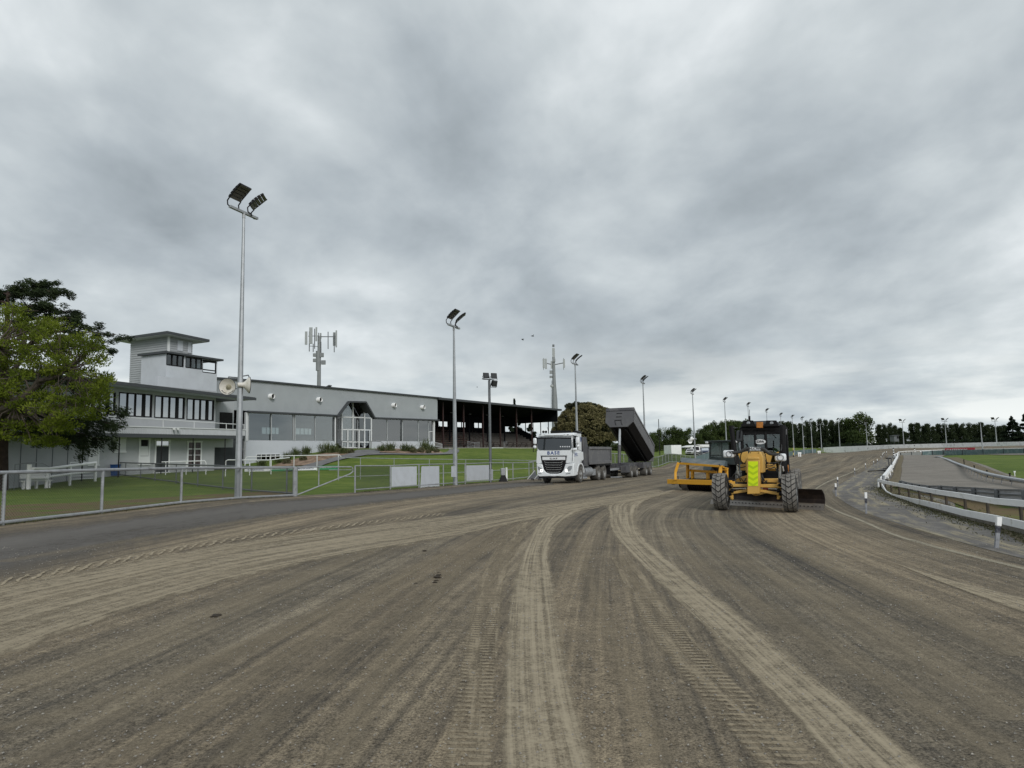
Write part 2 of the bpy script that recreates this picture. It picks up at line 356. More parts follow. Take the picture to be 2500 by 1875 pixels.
# ---------------------------------------------------------------- ground sheets
def catmull(P, n):
    P = [np.array(p, float) for p in P]; P = [2 * P[0] - P[1]] + P + [2 * P[-1] - P[-2]]; out = []
    for i in range(1, len(P) - 2):
        for k in range(n):
            t = k / n; a, b, c, d = P[i - 1:i + 3]
            out.append(.5 * ((2 * b) + (c - a) * t + (2 * a - 5 * b + 4 * c - d) * t * t + (3 * b - a - 3 * c + d) * t ** 3))
    out.append(P[-2]); return np.array(out)
def sheet(name, L, Rr, m, off, nx=12, sub=12, norm=False, spline=True, kind='structure', label=None):
    """strip of ground between two edge curves, draped on the terrain"""
    A = catmull([p[:2] for p in L], sub) if spline else np.array([p[:2] for p in L], float)
    B = catmull([p[:2] for p in Rr], sub) if spline else np.array([p[:2] for p in Rr], float)
    n = len(A); t = np.linspace(0, 1, nx + 1)
    X = A[:, None, 0] * (1 - t) + B[:, None, 0] * t; Y = A[:, None, 1] * (1 - t) + B[:, None, 1] * t
    Z = TZ(X, Y) + off + .0006 * np.clip(np.hypot(X, Y) - 25, 0, None) * (off > .003)
    mid = (A + B) / 2; s = np.concatenate([[0], np.cumsum(np.hypot(*np.diff(mid, axis=0).T))])
    wd = np.hypot(*(B - A).T)
    vs = np.stack([X, Y, Z], -1).reshape(-1, 3); w = nx + 1
    fs = [(i * w + j, i * w + j + 1, (i + 1) * w + j + 1, (i + 1) * w + j) for i in range(n - 1) for j in range(nx)]
    me = bpy.data.meshes.new(name); me.from_pydata(vs.tolist(), [], fs); me.materials.append(m)
    uvl = me.uv_layers.new(name='uv'); wm = 1 if norm else float(np.median(wd))
    U = np.broadcast_to(t * wm, X.shape).ravel(); V = np.broadcast_to(s[:, None], X.shape).ravel()
    idx = np.empty(len(me.loops), int); me.loops.foreach_get('vertex_index', idx)
    uvl.data.foreach_set('uv', np.stack([U[idx], V[idx]], -1).ravel())
    me.polygons.foreach_set('use_smooth', [True] * len(me.polygons))
    bm = bmesh.new(); bm.from_mesh(me)
    bm.normal_update()
    if sum(f.normal.z for f in bm.faces) < 0: bmesh.ops.reverse_faces(bm, faces=bm.faces)
    bm.to_mesh(me); bm.free()
    o = bpy.data.objects.new(name, me); COL.objects.link(o); o['kind'] = kind
    if label: o['label'] = label
    return o
def px(l, k=1.0): return [G(*((p[0] * k, p[1] * k) + tuple(p[2:]))) for p in l]
M_grass = mat_grass(); M_track = mat_track()
def axis(lo, hi, near0, near1, step, grow):
    a = list(np.arange(near0, near1 + .01, step)); st = step
    x = near1
    while x < hi: st *= grow; x += st; a.append(x)
    st = step; x = near0
    while x > lo: st *= grow; x -= st; a.insert(0, x)
    return np.array(a)
gx = axis(-1500, 1500, -45, 60, 1.0, 1.08); gy = axis(-300, 2500, -12, 125, 1.0, 1.08)
GX, GY = np.meshgrid(gx, gy); GZ = TZ(GX, GY) - .01
vs = np.stack([GX, GY, GZ], -1).reshape(-1, 3); w = len(gx)
fs = [(i * w + j, i * w + j + 1, (i + 1) * w + j + 1, (i + 1) * w + j) for i in range(len(gy) - 1) for j in range(w - 1)]
me = bpy.data.meshes.new('ground'); me.from_pydata(vs.tolist(), [], fs); me.materials.append(M_grass); me.polygons.foreach_set('use_smooth', [True] * len(fs))
o = bpy.data.objects.new('ground', me); COL.objects.link(o); o['kind'] = 'structure'
def Wd(u, d): r = ray(u, 1100); return (r.x / r.y * d, d)
TL = [(-18, -25), (-16, -5), Wd(0, 18), Wd(583, 29.5), Wd(865, 35.4), Wd(1111, 44.5), Wd(1301, 58.5), Wd(1602, 94), Wd(1697, 122), Wd(1916, 200), Wd(1996, 221), Wd(2180, 202), Wd(2307, 189.5), Wd(2406, 177.5), Wd(2500, 164.5), (146, 130), (145, 90)]
TR = [(5.2, -25), (6.3, -5), Wd(2500, 11.3), Wd(2111, 20.8), Wd(2028, 31), Wd(2042, 37.5), Wd(2083, 51), Wd(2111, 61), Wd(2149, 96), Wd(2177, 140), Wd(2190, 155), Wd(2245, 160), Wd(2303, 158), Wd(2406, 150), Wd(2500, 140), (118, 118), (120, 85)]
sheet('track', TL, TR, M_track, .004, nx=40, sub=22)
# grey gravel apron along the outer fence
M_apron = mat_band('apron_gravel', (.165, .155, .143), lo=.38, stripe=(4, .12, 1), thr=.36, k=.9)
AL = px([(0, 1285 + 2), (249, 1262), (583, 1221), (721, 1214), (865, 1206), (1022, 1195), (1197, 1181), (1330, 1176)])
AR = px([(0, 1440), (282, 1362), (565, 1300), (760, 1262), (904, 1240), (1050, 1222), (1230, 1200), (1360, 1186)])
AL = [(-17.5, -12), (-16, 4)] + AL; AR = [(-7.5, -12), (-9, 4)] + AR
sheet('gravel_apron', AL, AR, M_apron, .008, nx=14, sub=14, norm=True)
# loose pale dirt pushed up by tyres
PALE = (.44, .375, .27); PALE2 = (.37, .31, .22)
M_b1 = mat_band('pale_dirt', PALE, lo=.16, thr=.435, stripe=(11, .16, 1), k=.86, soft=.13)
M_b0 = mat_band('faint_dirt', PALE2, lo=.5, thr=.42, stripe=(4, .3, 1), k=.38, soft=.2)
M_b2 = mat_band('pale_dirt_tread', PALE2, lo=.14, thr=.44, stripe=(5, .8, 1), tread=(11, 1.5, .9), k=.85)
M_b3 = mat_band('pale_dirt_wide', PALE, lo=.10, thr=.45, stripe=(20, .16, 1), k=.75, soft=.11)
M_b4 = mat_band('pale_dirt_lugs', PALE, lo=.3, thr=.40, stripe=(2, 1.5, 1), tread=(3.6, 7, 1.5), k=.85, lug=True)
M_b5 = mat_band('pale_edge', (.42, .38, .29), lo=.35, thr=.40, stripe=(2, .5, 1), k=.8)
def band(name, L, Rr, m, off, nx=6, k=K): return sheet(name, px(L, k), px(Rr, k), m, off, nx=nx, sub=10, norm=True)
ext = lambda l: l
band('dirt_band', [(1060, 1850), (1070, 1655), (1072, 1550), (1078, 1450), (1088, 1350), (1106, 1250), (1133, 1180), (1165, 1125), (1205, 1095), (1298, 1078)],
     [(1345, 1850), (1302, 1655), (1266, 1550), (1240, 1450), (1219, 1350), (1200, 1250), (1189, 1190), (1208, 1140), (1250, 1110), (1300, 1080)], M_b1, .012)
band('dirt_band', [(905, 1850), (950, 1655), (980, 1500), (1008, 1350), (1038, 1240), (1078, 1170), (1120, 1128)], [(1055, 1850), (1072, 1655), (1076, 1500), (1084, 1350), (1098, 1240), (1128, 1175), (1155, 1128)], M_b2, .010)
band('dirt_band', [(1965, 1850), (1790, 1655), (1692, 1540), (1594, 1440), (1497, 1340), (1415, 1260), (1348, 1190), (1318, 1150), (1310, 1110), (1325, 1085), (1455, 1058)],
     [(2230, 1850), (2010, 1655), (1870, 1540), (1740, 1440), (1622, 1340), (1512, 1260), (1424, 1190), (1388, 1150), (1380, 1110), (1400, 1082), (1460, 1060)], M_b1, .012)
band('dirt_band', [(1790, 1850), (1630, 1655), (1535, 1540), (1448, 1440), (1385, 1350), (1345, 1270), (1315, 1200)], [(1965, 1850), (1790, 1655), (1670, 1540), (1560, 1440), (1478, 1350), (1418, 1270), (1360, 1200)], M_b2, .010)
band('dirt_band', [(-500, 1390), (-200, 1308), (0, 1262), (250, 1217), (500, 1172), (750, 1141), (1000, 1111), (1200, 1086), (1420, 1058)], [(-500, 1700), (-200, 1530), (0, 1440), (250, 1340), (500, 1262), (750, 1205), (1000, 1160), (1170, 1122), (1450, 1068)], M_b3, .016, 16)
band('dirt_band', [(-200, 1304), (0, 1252), (250, 1206), (500, 1161), (750, 1131), (960, 1107)], [(-200, 1324), (0, 1272), (250, 1223), (500, 1175), (750, 1142), (960, 1116)], M_b4, .020)
e1 = [(2500, 1385), (2329, 1344), (2278, 1331), (2177, 1300), (2101, 1267), (2040, 1243), (2010, 1225), (1995, 1205), (2003, 1190), (2040, 1172), (2090, 1151), (2125, 1135)]
o1 = [(0, 9), (-2, 8), (-2, 8), (-4, 7), (-6, 6), (-9, 4), (-10, 1), (-9, -1), (-6, -3), (-5, -3), (-4, -2), (-3, -2)]
band('dirt_band', e1, [(a[0] + b[0], a[1] + b[1]) for a, b in zip(e1, o1)], M_b5, .012, 4, 1)
band('dirt_band', [(2180, 1374), (2260, 1400), (2354, 1425), (2500, 1460), (2700, 1512)], [(2181, 1375), (2258, 1408), (2354, 1446), (2500, 1502), (2700, 1575)], M_b1, .012, 4, 1)
# inner gravel shoulder, inner track, infield
M_sh = mat_ground('shoulder_asphalt', [(.35, (.105, .100, .094)), (.5, (.142, .135, .127)), (.65, (.20, .19, .175))], .5, .3, moss=((.32, .28, .19), (1.6, .22, 1), .49))
SHR = [(9.5, -25), (10.5, -5), Wd(2500, 15.4), Wd(2300, 25), Wd(2160, 33.5), Wd(2165, 38), Wd(2178, 52), Wd(2184, 68), Wd(2196, 100), Wd(2197, 138), Wd(2200, 152), Wd(2250, 157), Wd(2303, 155)]
sheet('shoulder', TR[:13], SHR, M_sh, .010, nx=8, sub=14)
M_tr2 = mat_ground('inner_track_gravel', [(.35, (.165, .150, .130)), (.5, (.205, .187, .163)), (.65, (.25, .23, .20))], .3, .2)
I_L = [(16, 5), Wd(2560, 19.5), Wd(2328, 26), Wd(2190, 36), Wd(2186, 45), Wd(2192, 66), Wd(2199, 98), Wd(2200, 136), Wd(2249, 148), Wd(2303, 148), Wd(2390, 140), Wd(2500, 128), (112, 108)]
I_R = [(34, 0), (33, 15), (31, 24), Wd(2520, 39), Wd(2470, 46), Wd(2400, 60), Wd(2340, 85), Wd(2300, 112), Wd(2310, 128), Wd(2330, 134), Wd(2400, 130), Wd(2500, 118), (106, 98)]
sheet('inner_track', I_L, I_R, M_tr2, .012, nx=14, sub=12)
M_worn = mat_grass('grass_worn', True)
sheet('grass_verge', [Wd(2700, 13.0), Wd(2500, 15.2), Wd(2300, 24.6), Wd(2180, 31.5)], [Wd(2700, 20), Wd(2500, 22.5), Wd(2328, 29), Wd(2200, 37)], M_worn, .02, nx=6, sub=8)
sheet('grass_verge', px([(-200, 1335), (0, 1284), (249, 1255), (583, 1216.5), (715, 1208)]), px([(-200, 1255), (0, 1235), (249, 1225), (583, 1204), (715, 1200)]), M_worn, .01, nx=6, sub=8)

# soil and debris between the shoulder and the near rail, sandy edge of the inner track
M_soil = mat_band('soil_strip', (.19, .16, .105), lo=.2, stripe=(3, .6, 1), thr=.34, k=.95)
sheet('soil_strip', [Wd(2700, 11.0), Wd(2500, 12.7), Wd(2420, 15), Wd(2300, 19), Wd(2200, 24.5), Wd(2140, 30)], [Wd(2700, 13.2), Wd(2500, 15.0), Wd(2420, 17.8), Wd(2300, 23.5), Wd(2200, 30.5), Wd(2160, 36)], M_soil, .018, nx=6, sub=8, norm=True)
sheet('soil_strip', [Wd(2145, 34), Wd(2166, 44), Wd(2176, 54), Wd(2183, 68), Wd(2192, 100), Wd(2195, 130)], [Wd(2200, 34), Wd(2196, 44), Wd(2200, 56), Wd(2201, 70), Wd(2206, 100), Wd(2205, 132)], M_soil, .03, nx=5, sub=8, norm=True)
sheet('soil_strip', [Wd(2286, 112), Wd(2318, 80), Wd(2345, 60), Wd(2392, 46), Wd(2450, 38), Wd(2560, 29)], [Wd(2315, 112), Wd(2352, 82), Wd(2385, 62), Wd(2450, 48), Wd(2520, 40), Wd(2640, 31)], M_soil, .035, nx=5, sub=8, norm=True)
# faint crossing tyre lines fanning over the near track
FAINT = [([(0, 1490), (300, 1400), (600, 1270), (850, 1180), (1050, 1125)], 1.0), ([(250, 1655), (520, 1480), (760, 1330), (960, 1220), (1080, 1150)], .6), ([(480, 1655), (640, 1500), (800, 1370), (980, 1240), (1090, 1160)], .45), ([(60, 1655), (330, 1500), (600, 1370), (860, 1250), (1060, 1150)], .5),
 ([(720, 1655), (800, 1500), (900, 1340), (1010, 1210), (1110, 1130)], .4), ([(0, 1580), (260, 1500), (520, 1400), (760, 1300), (980, 1190)], .5), ([(1420, 1655), (1370, 1500), (1310, 1350), (1270, 1240), (1250, 1150)], .35), ([(2212, 1560), (1960, 1400), (1720, 1270), (1540, 1180), (1460, 1120)], .9),
 ([(2212, 1420), (1980, 1310), (1780, 1220), (1620, 1150), (1540, 1110)], .7), ([(2212, 1655), (1960, 1500), (1740, 1370), (1540, 1240), (1440, 1160)], .6), ([(0, 1215), (300, 1165), (650, 1110), (1000, 1068), (1300, 1035)], .8), ([(400, 1200), (800, 1128), (1100, 1085), (1400, 1045)], .9), ([(700, 1110), (1000, 1078), (1300, 1048), (1480, 1030)], .6)]
for pts, wd_ in FAINT:
    c = px(pts, K); Lq, Rq = [], []
    for i, p in enumerate(c):
        t = (c[min(i + 1, len(c) - 1)] - c[max(i - 1, 0)]); t.z = 0; t.normalize(); q = Vector((-t.y, t.x, 0)) * wd_ * .5; Lq.append(p + q); Rq.append(p - q)
    sheet('dirt_streak', Lq, Rq, M_b0, .0095, nx=4, sub=10, norm=True)
# ---------------------------------------------------------------- shared materials
M_galv = mat('galvanised_steel', (.36, .38, .40), .5, .55, .12, 2.5, (.24, .25, .26), 1.5, (.5, .75))
M_galv2 = mat('galvanised_pipe', (.33, .345, .36), .55, .4, .15, 5, (.16, .16, .15), 4, (.55, .75))
M_darkpipe = mat('weathered_pipe', (.14, .15, .16), .6, .3, .15, 4)
M_wire = mat('fence_wire', (.09, .095, .10), .55, .4, .05)
M_black = mat('black_metal', (.010, .010, .011), .6, 0, .2, spec=.2)
M_lens = mat('lamp_lens', (.10, .095, .085), .35, 0, .15, 8)
M_lensd = mat('dark_lens', (.03, .032, .034), .25)
M_white = mat('white_paint', (.80, .81, .81), .5, 0, .04, 2, (.5, .5, .47), 1.3, (.58, .85))
M_whitew = mat('white_boards', (.80, .81, .81), .6, 0, .05, 2, (.38, .37, .32), 2.2, (.56, .75))
M_dgrey = mat('dark_grey_paint', (.045, .05, .055), .6, 0, .1, spec=.2)
M_teal = mat('teal_windbreak', (.10, .155, .16), .8, 0, .15, 2, (.2, .24, .24), 1.2, (.5, .7))
M_board = mat('blank_board', (.50, .53, .57), .6, 0, .05, 2, (.42, .44, .46), 3, (.5, .8))
M_conc = mat('concrete', (.33, .32, .30), .85, 0, .12, 2, (.2, .195, .18), 1.4, (.5, .75), bump=.15)
# ---------------------------------------------------------------- floodlight poles
def lamp_mesh(yaw, cx, cy):
    """LED floodlight: yoke with a curved bank of five modules rising towards +x"""
    M = Matrix.Translation((0, cy, 0)) @ Matrix.Rotation(yaw, 4, 'Z')
    b = MB(); l = MB(); hw = .33
    for s in (-hw, hw):
        b.tube([M @ Vector(q) for q in ((.0, s, 0), (-.12, s, .10), (-.14, s, .28), (-.02, s, .42))], .028, 6)
    b.tube([M @ Vector((0, -hw, .0)), M @ Vector((0, hw, .0))], .022, 6)
    x, z = -.06, .40
    for k in range(5):
        a = math.radians(52 - 6 * k); dx, dz = math.cos(a) * .155, math.sin(a) * .155
        c = Vector((x + dx / 2, 0, z + dz / 2)); nrm = Vector((-math.sin(a), 0, math.cos(a)))
        rm = lambda p, a=a, c=c: M @ (c + Matrix.Rotation(-a, 3, 'Y') @ Vector(p))
        P = [Vector((i, j, kk)) for i in (-.07, .07) for j in (-hw, hw) for kk in (-.02, .07)]
        b.add([rm(p) for p in P], [(0,1,3,2),(4,6,7,5),(0,4,5,1),(2,3,7,6),(0,2,6,4),(1,5,7,3)])
        P = [Vector((i, j, kk)) for i in (-.058, .058) for j in (-hw + .03, hw - .03) for kk in (-.034, -.021)]
        l.add([rm(p) for p in P], [(0,1,3,2),(4,6,7,5),(0,4,5,1),(2,3,7,6),(0,2,6,4),(1,5,7,3)])
        x += dx; z += dz
    for s in (-hw, hw): b.tube([M @ Vector((-.06, s, .40)), M @ Vector((x, s, z + .02))], .02, 5)
    return b, l
HEADS = []
def pole(u, vt, d, ang, label, r0=.15, r1=.055, heads=True, dbl=False, ub=None, grp='floodlight poles round the outside of the track', mt=None):
    g = G(ub or u, 0, d); H = W(u, vt, d).z - g.z
    root = empty('floodlight_pole', g, math.radians(-ang), label, 'light pole', grp)
    m = MB(); m.tube([(0, 0, -.2), (0, 0, H * .34), (0, 0, H * .66), (0, 0, H)], [r0, r0 * .72 + r1 * .28, r0 * .36 + r1 * .64, r1], 8)
    for z in (H * .34, H * .66): m.tube([(0, 0, z - .25), (0, 0, z)], [(r0 + r1) * .52 if z < H / 2 else (r0 + r1) * .38] * 2, 8)
    m.box((0, 0, .0), (r0 * 3, r0 * 3, .04)); m.build('pole', mt or M_galv, root)
    if heads:
        a = MB(); a.bar((0, -.85, H), (0, .85, H), .12, .10); a.tube([(0, 0, H - .25), (0, 0, H)], .07, 8); a.build('crossarm', M_galv2, root)
        for yaw, cy in (((0, -.5), (math.radians(27), .55)) if not dbl else ((math.radians(-60), -.5), (math.radians(60), .5))):
            b, l = lamp_mesh(yaw, 0, cy)
            L = b.build('floodlight', M_black, root, loc=(0, 0, H)); l.build('lens', M_lens, L)
    return root, H
POL = [(592, 519, 29.5, 20, 583), (1107.6, 797, 44.2, 20, 1111), (1403.4, 889, 70, 24, 1410), (1573, 935.4, 90, 24, 1576), (1691, 962, 121, 28, 1697), (1771, 981, 146, 30, 1775),
       (1829.6, 992, 164, 32, 1832), (1874.4, 1006, 182, 34, 1877), (1908, 1016, 197, 36, 1911), (1936.5, 1020.7, 206, 38, 1939), (1960, 1024.7, 212, 42, 1963), (1981, 1029.7, 217.5, 46, 1984), (2003.7, 1035.6, 224, 50, 2007)]
ORD = ['nearest and tallest floodlight pole, carrying two cream horn loudspeakers, in the chain-link fence', 'second nearest galvanised floodlight pole, in front of the dark grandstand beside the blank boards',
       'third floodlight pole, in front of the round bushy tree behind the truck cab', 'fourth floodlight pole, just right of the raised tipping body', 'fifth floodlight pole, behind the carport and yellow roller frame',
       'sixth floodlight pole, behind the tractor cab', 'seventh floodlight pole, behind the left of the grader cab', 'eighth floodlight pole, behind the right of the grader cab', 'ninth floodlight pole, just at the right edge of the grader cab',
       'first far floodlight pole to the right of the grader', 'second far floodlight pole to the right of the grader', 'third far floodlight pole to the right of the grader', 'fourth far floodlight pole, by the left end of the white wall']
for i, (u, vt, d, ang, ub) in enumerate(POL):
    r, H = pole(u, vt, d, ang, ORD[i], ub=ub)
    if i == 0: P1, H1 = r, H
for k, (u, vt, d, lab) in enumerate([(2052, 1028, 221, 'far floodlight pole behind the left end of the white wall'), (2119, 1032, 212, 'far floodlight pole behind the white wall in front of the big round willow')]):
    pole(u, vt, d, 60, lab)
for u, vt, d, lab in [(2208.6, 1031, 201, 'twin-headed floodlight pole behind the white wall beside the grey watch hut'), (2313, 1029, 192, 'twin-headed floodlight pole behind the white wall above the red banner'), (2436, 1028, 178, 'rightmost twin-headed floodlight pole behind the white wall')]:
    pole(u, vt, d, 80, lab, dbl=True)
pole(2400, 1033, 150, 0, 'plain headless grey pole standing in front of the white wall', heads=False, grp=None)
pole(1611, 1023, 132, 0, 'thin black lamp pole on the lawn left of the white shed', heads=False, grp=None, mt=M_black, r0=.09, r1=.06)
# dark pole with three box floodlights near the stand
g = G(1197, 0, 49.6); H = W(1195.5, 929, 49.6).z - g.z
rt = empty('lamp_post', g, 0, 'dark grey lamp post with three square floodlights, in front of the grandstand', 'lamp post')
one('pole', M_darkpipe, lambda m: m.tube([(0, 0, -.2), (0, 0, H)], [.10, .085], 10), rt, smooth=True)
one('crossarm', M_dgrey, lambda m: (m.bar((-.5, .3, H + .16), (.35, -.3, H + .0), .07, .07), m.bar((0, 0, H), (0, 0, H + .1), .1, .1), m.bar((.25, -.2, H), (.36, -.25, H - .3), .06, .06)), rt)
for c, yaw, tilt in (((-.22, .1, H + .36), .5, .35), ((.33, -.1, H + .30), .45, .2), ((.36, -.2, H - .24), .7, -.25)):
    b = MB(); l = MB(); M = Matrix.Translation(c) @ Matrix.Rotation(yaw, 4, 'Z') @ Matrix.Rotation(-tilt, 4, 'X')
    q = lambda p: M @ Vector(p)
    b.loft([[q((-.12, .22, -.1)), q((.12, .22, -.1)), q((.12, .22, .12)), q((-.12, .22, .12))], [q((-.21, 0, -.2)), q((.21, 0, -.2)), q((.21, 0, .2)), q((-.21, 0, .2))], [q((-.22, -.06, -.22)), q((.22, -.06, -.22)), q((.22, -.06, .2)), q((-.22, -.06, .2))]])
    b.tube([q((-.25, .05, 0)), q((-.25, .05, -.28)), q((.25, .05, -.28)), q((.25, .05, 0))], .02, 6)
    L = b.build('floodlight', M_black, rt); l.prism([q((-.19, -.062, -.19)), q((.19, -.062, -.19)), q((.19, -.062, .17)), q((-.19, -.062, .17))], M.to_3x3() @ Vector((0, -.008, 0))); l.build('lens', M_lensd, L)
one('junction_box', M_galv, lambda m: m.box((.02, -.14, .55), (.3, .18, .75)), rt)
def horn_spk(z, x, yaw, tilt, label, face):
    rt = empty('horn_loudspeaker', P1.location + Vector((x, 0, z)), 0, label, 'loudspeaker', 'horn loudspeakers on the nearest pole')
    M = Matrix.Rotation(yaw, 3, 'Z') @ Matrix.Rotation(tilt, 3, 'X') @ Matrix.Rotation(math.pi / 2, 3, 'X')   # local z -> -y (towards the mouth)
    b = MB(); b.lathe([(.05, -.42), (.09, -.40), (.10, -.22), (.13, -.15), (.20, -.08), (.30, 0), (.345, .06), (.33, .062), (.285, .0), (.19, -.06), (.11, -.13), (.05, -.15)], (0, 0, 0), M, 32)
    bell = b.build('bell', M_horn, rt, smooth=True)
    one('rim', M_dgrey, lambda m: m.lathe([(.338, .045), (.352, .05), (.352, .068), (.336, .068)], (0, 0, 0), M, 32), rt)
    one('throat', M_horn2, lambda m: m.lathe([(.11, -.14), (.10, -.06), (.055, -.01), (.035, .05), (.015, .055)], (0, 0, 0), M, 20), rt, smooth=True)
    s = -1 if x > 0 else 1
    one('bracket', M_darkpipe, lambda m: (m.tube([(0, .05, .42), (-x, 0, .36)], .025, 6), m.tube([(0, .05, .42), (.02, .1, .2), (.1 * s, .22, .0)], .02, 6), m.tube([(-x, 0, -.1), (.1 * s, .2, -.05)], .015, 6)), rt)
    if face:   # curved lettering around the lower rim
        m = MB(); txt = 'AUDIO VERTEX'
        for k, ch in enumerate(txt):
            if ch == ' ': continue
            a = math.radians(-145 + 110 * k / (len(txt) - 1)); rr = .285
            Q = M.to_4x4() @ Matrix.Translation((rr * math.cos(a), rr * math.sin(a), .012)) @ Matrix.Rotation(a + math.pi / 2, 4, 'Z') @ Matrix.Rotation(math.radians(-32), 4, 'X')
            m.text(ch, .085, Q, .003, bold=.002)
        m.build('lettering', M_black, rt)
M_horn = mat('horn_cream', (.62, .60, .55), .5, 0, .06, 3, (.30, .28, .2), 3, (.5, .8))
M_horn2 = mat('horn_throat', (.30, .28, .20), .6)
zz = W(557, 943, 29.3).z - P1.location.z
horn_spk(zz, -.52, math.radians(3), math.radians(0), 'cream horn loudspeaker facing the camera, left side of the nearest pole', True)
horn_spk(zz + .06, .32, math.radians(120), 0, 'cream horn loudspeaker seen from behind, right side of the nearest pole', False)
# ---------------------------------------------------------------- fences
def chain(m, a, b, za0, za1, zb0, zb1, pitch=.075, r=.0035):
    """diagonal wires between a and b (xy), bottom/top heights at both ends"""
    a = Vector(a); b = Vector(b); L = (b - a).length; h = ((za1 - za0) + (zb1 - zb0)) / 2
    n = int((L + h) / pitch)
    def P(s, t):
        s = min(max(s, 0), L); f = s / L; q = a.lerp(b, f); z0 = za0 + (zb0 - za0) * f; z1 = za1 + (zb1 - za1) * f
        return Vector((q.x, q.y, z0 + (z1 - z0) * t / h))
    for k in range(n + 1):
        s0 = k * pitch
        for sg in (1, -1):
            # line s = s0 - t (sg=1) ; s = s0 - h + t (sg=-1)
            if sg == 1: t0, t1 = max(0, s0 - L), min(h, s0); p, q = P(s0 - t0, t0), P(s0 - t1, t1)
            else: t0, t1 = max(0, h - s0), min(h, L + h - s0); p, q = P(s0 - h + t0, t0), P(s0 - h + t1, t1)
            if t1 - t0 < .02: continue
            m.tube([p, q], r, 3, cap=False)
def fence(name, label, cat, posts, mpost, mrail, rp=.045, rr=.04, rails=(0.06, 1.0), mesh=True, pitch=.075, wire=M_wire, wr=.0035, group=None):
    """posts: (xyz base, top z, radius scale)"""
    o = posts[0][0]; rt = empty(name, o, 0, label, cat, group)
    for b, zt, k in posts:
        m = MB(); q = b - o; m.tube([q - Vector((0, 0, .25)), (q.x, q.y, zt - o.z)], rp * k, 8); m.build('post', mpost, rt, smooth=True)
    for f in rails:
        m = MB(); m.tube([Vector((b.x, b.y, b.z + (zt - b.z) * f)) - o for b, zt, k in posts], rr, 8); m.build('rail', mrail, rt, smooth=True)
    if mesh:
        m = MB()
        for (b0, z0, _), (b1, z1, _) in zip(posts, posts[1:]):
            chain(m, (b0 - o).xy, (b1 - o).xy, b0.z - o.z + (z0 - b0.z) * min(rails), z0 - o.z, b1.z - o.z + (z1 - b1.z) * min(rails), z1 - o.z, pitch, wr)
        m.build('chain_link', wire, rt)
    return rt
def fp(l):
    out = []
    for e in l:
        u, vt, d = e[:3]; g = G(u, 0, d); out.append((g, W(u, vt, d).z, e[3] if len(e) > 3 else 1))
    return out
fence('chain_link_fence', 'near galvanised chain-link fence running along the grey gravel on the left', 'fence',
      fp([(-520, 1160, 13), (-160, 1154, 16), (15, 1151, 18.3), (253, 1145, 21.9), (445, 1141, 26.2), (590, 1140.5, 29.3), (721, 1139.5, 31.8, 2.3)]), M_galv2, M_galv2, .045, .05, rails=(.05, .98), pitch=.085, wr=.0034)
fence('pipe_fence', 'darker grey pipe fence running back from the gate post across the lawn', 'fence',
      fp([(719, 1140, 32.3), (701, 1139.5, 33), (615.6, 1138, 35.5), (545.4, 1136, 38.5), (484.4, 1134, 41.5), (431.5, 1132.5, 44.5), (380, 1131, 47.5), (345, 1130, 49.5), (308, 1129, 51.5), (274, 1127.5, 53.5)]), M_darkpipe, M_darkpipe, .035, .04, rails=(.08, .98), mesh=True, pitch=.14, wr=.003, wire=M_wire)
# gate
ga, gb = fp([(726, 1140, 32)])[0], fp([(862, 1140, 34.6)])[0]
rt = empty('farm_gate', ga[0], 0, 'triangular pipe gate with a sloping brace, shut between the chain-link fence and the board fence', 'gate')
A0, B0 = Vector((0, 0, .06)), gb[0] - ga[0]; At, Bt = Vector((0, 0, ga[1] - ga[0].z)), Vector((B0.x, B0.y, gb[1] - ga[0].z))
one('frame', M_galv2, lambda m: m.tube([A0, At, At.lerp(Bt, .96), Bt.lerp(At, .01) - Vector((0, 0, .05)), Bt - Vector((0, 0, .22)), Bt.lerp(At, .06) - Vector((0, 0, .34)), A0], .032, 8), rt, smooth=True)
for f in (.37, .72):
    lo = A0.lerp(Bt - Vector((0, 0, .33)), f); one('upright', M_galv2, lambda m: m.tube([At.lerp(Bt, f), lo], .026, 8), rt, smooth=True)
one('mid_rail', M_galv2, lambda m: m.tube([At.lerp(Bt, .55) - Vector((0, 0, .14)), At.lerp(Bt, .97) - Vector((0, 0, .14))], .02, 8), rt, smooth=True)
# board fence
f2 = [(867, 1137.5, 35), (953, 1137, 38), (1022.5, 1134, 40.3), (1082, 1133, 42.8), (1135, 1132, 45.5), (1197, 1130, 49.2), (1251.5, 1130, 53.5), (1301, 1129, 58.5)]
F2 = fp(f2)
fence('pipe_rail_fence', 'galvanised pipe rail fence with blank boards tied to it, left of the white truck', 'fence', F2, M_galv2, M_galv2, .04, .032, rails=(.12, 1.0), mesh=False)
rtm = bpy.data.objects['pipe_rail_fence']; m = MB(); o = F2[0][0]
for (b0, z0, _), (b1, z1, _) in zip(F2[:1], F2[1:2]): chain(m, (b0 - o).xy, (b1 - o).xy, b0.z - o.z + .15, z0 - o.z, b1.z - o.z + .15, z1 - o.z, .08, .004)
m.build('chain_link', M_wire, rtm)
def c4(x, y): return (850 + x / 4.608, 1080 + y / 4.608)
def board(q, label, off=.06, name='blank_board', m=M_board, th=.02):
    (xa, ya), (xb, yb), (xc, yc), (xd, yd) = q
    P = []
    def dep(u):
        us = [e[0] for e in f2]; ds = [e[2] for e in f2]; return float(np.interp(u, us, ds))
    P = [W(*c4(x, y), dep(c4(x, y)[0]) - off) for x, y in q]
    g = P[0]; o = one(name, m, lambda mb: mb.prism([p - g for p in P], (.01, th, 0)), loc=g)
    return tag(o, label, 'board', 'blank boards tied to the rail fence')
board([(487, 498), (770, 476), (770, 270), (487, 275)], 'widest grey board, first from the left on the pipe rail fence')
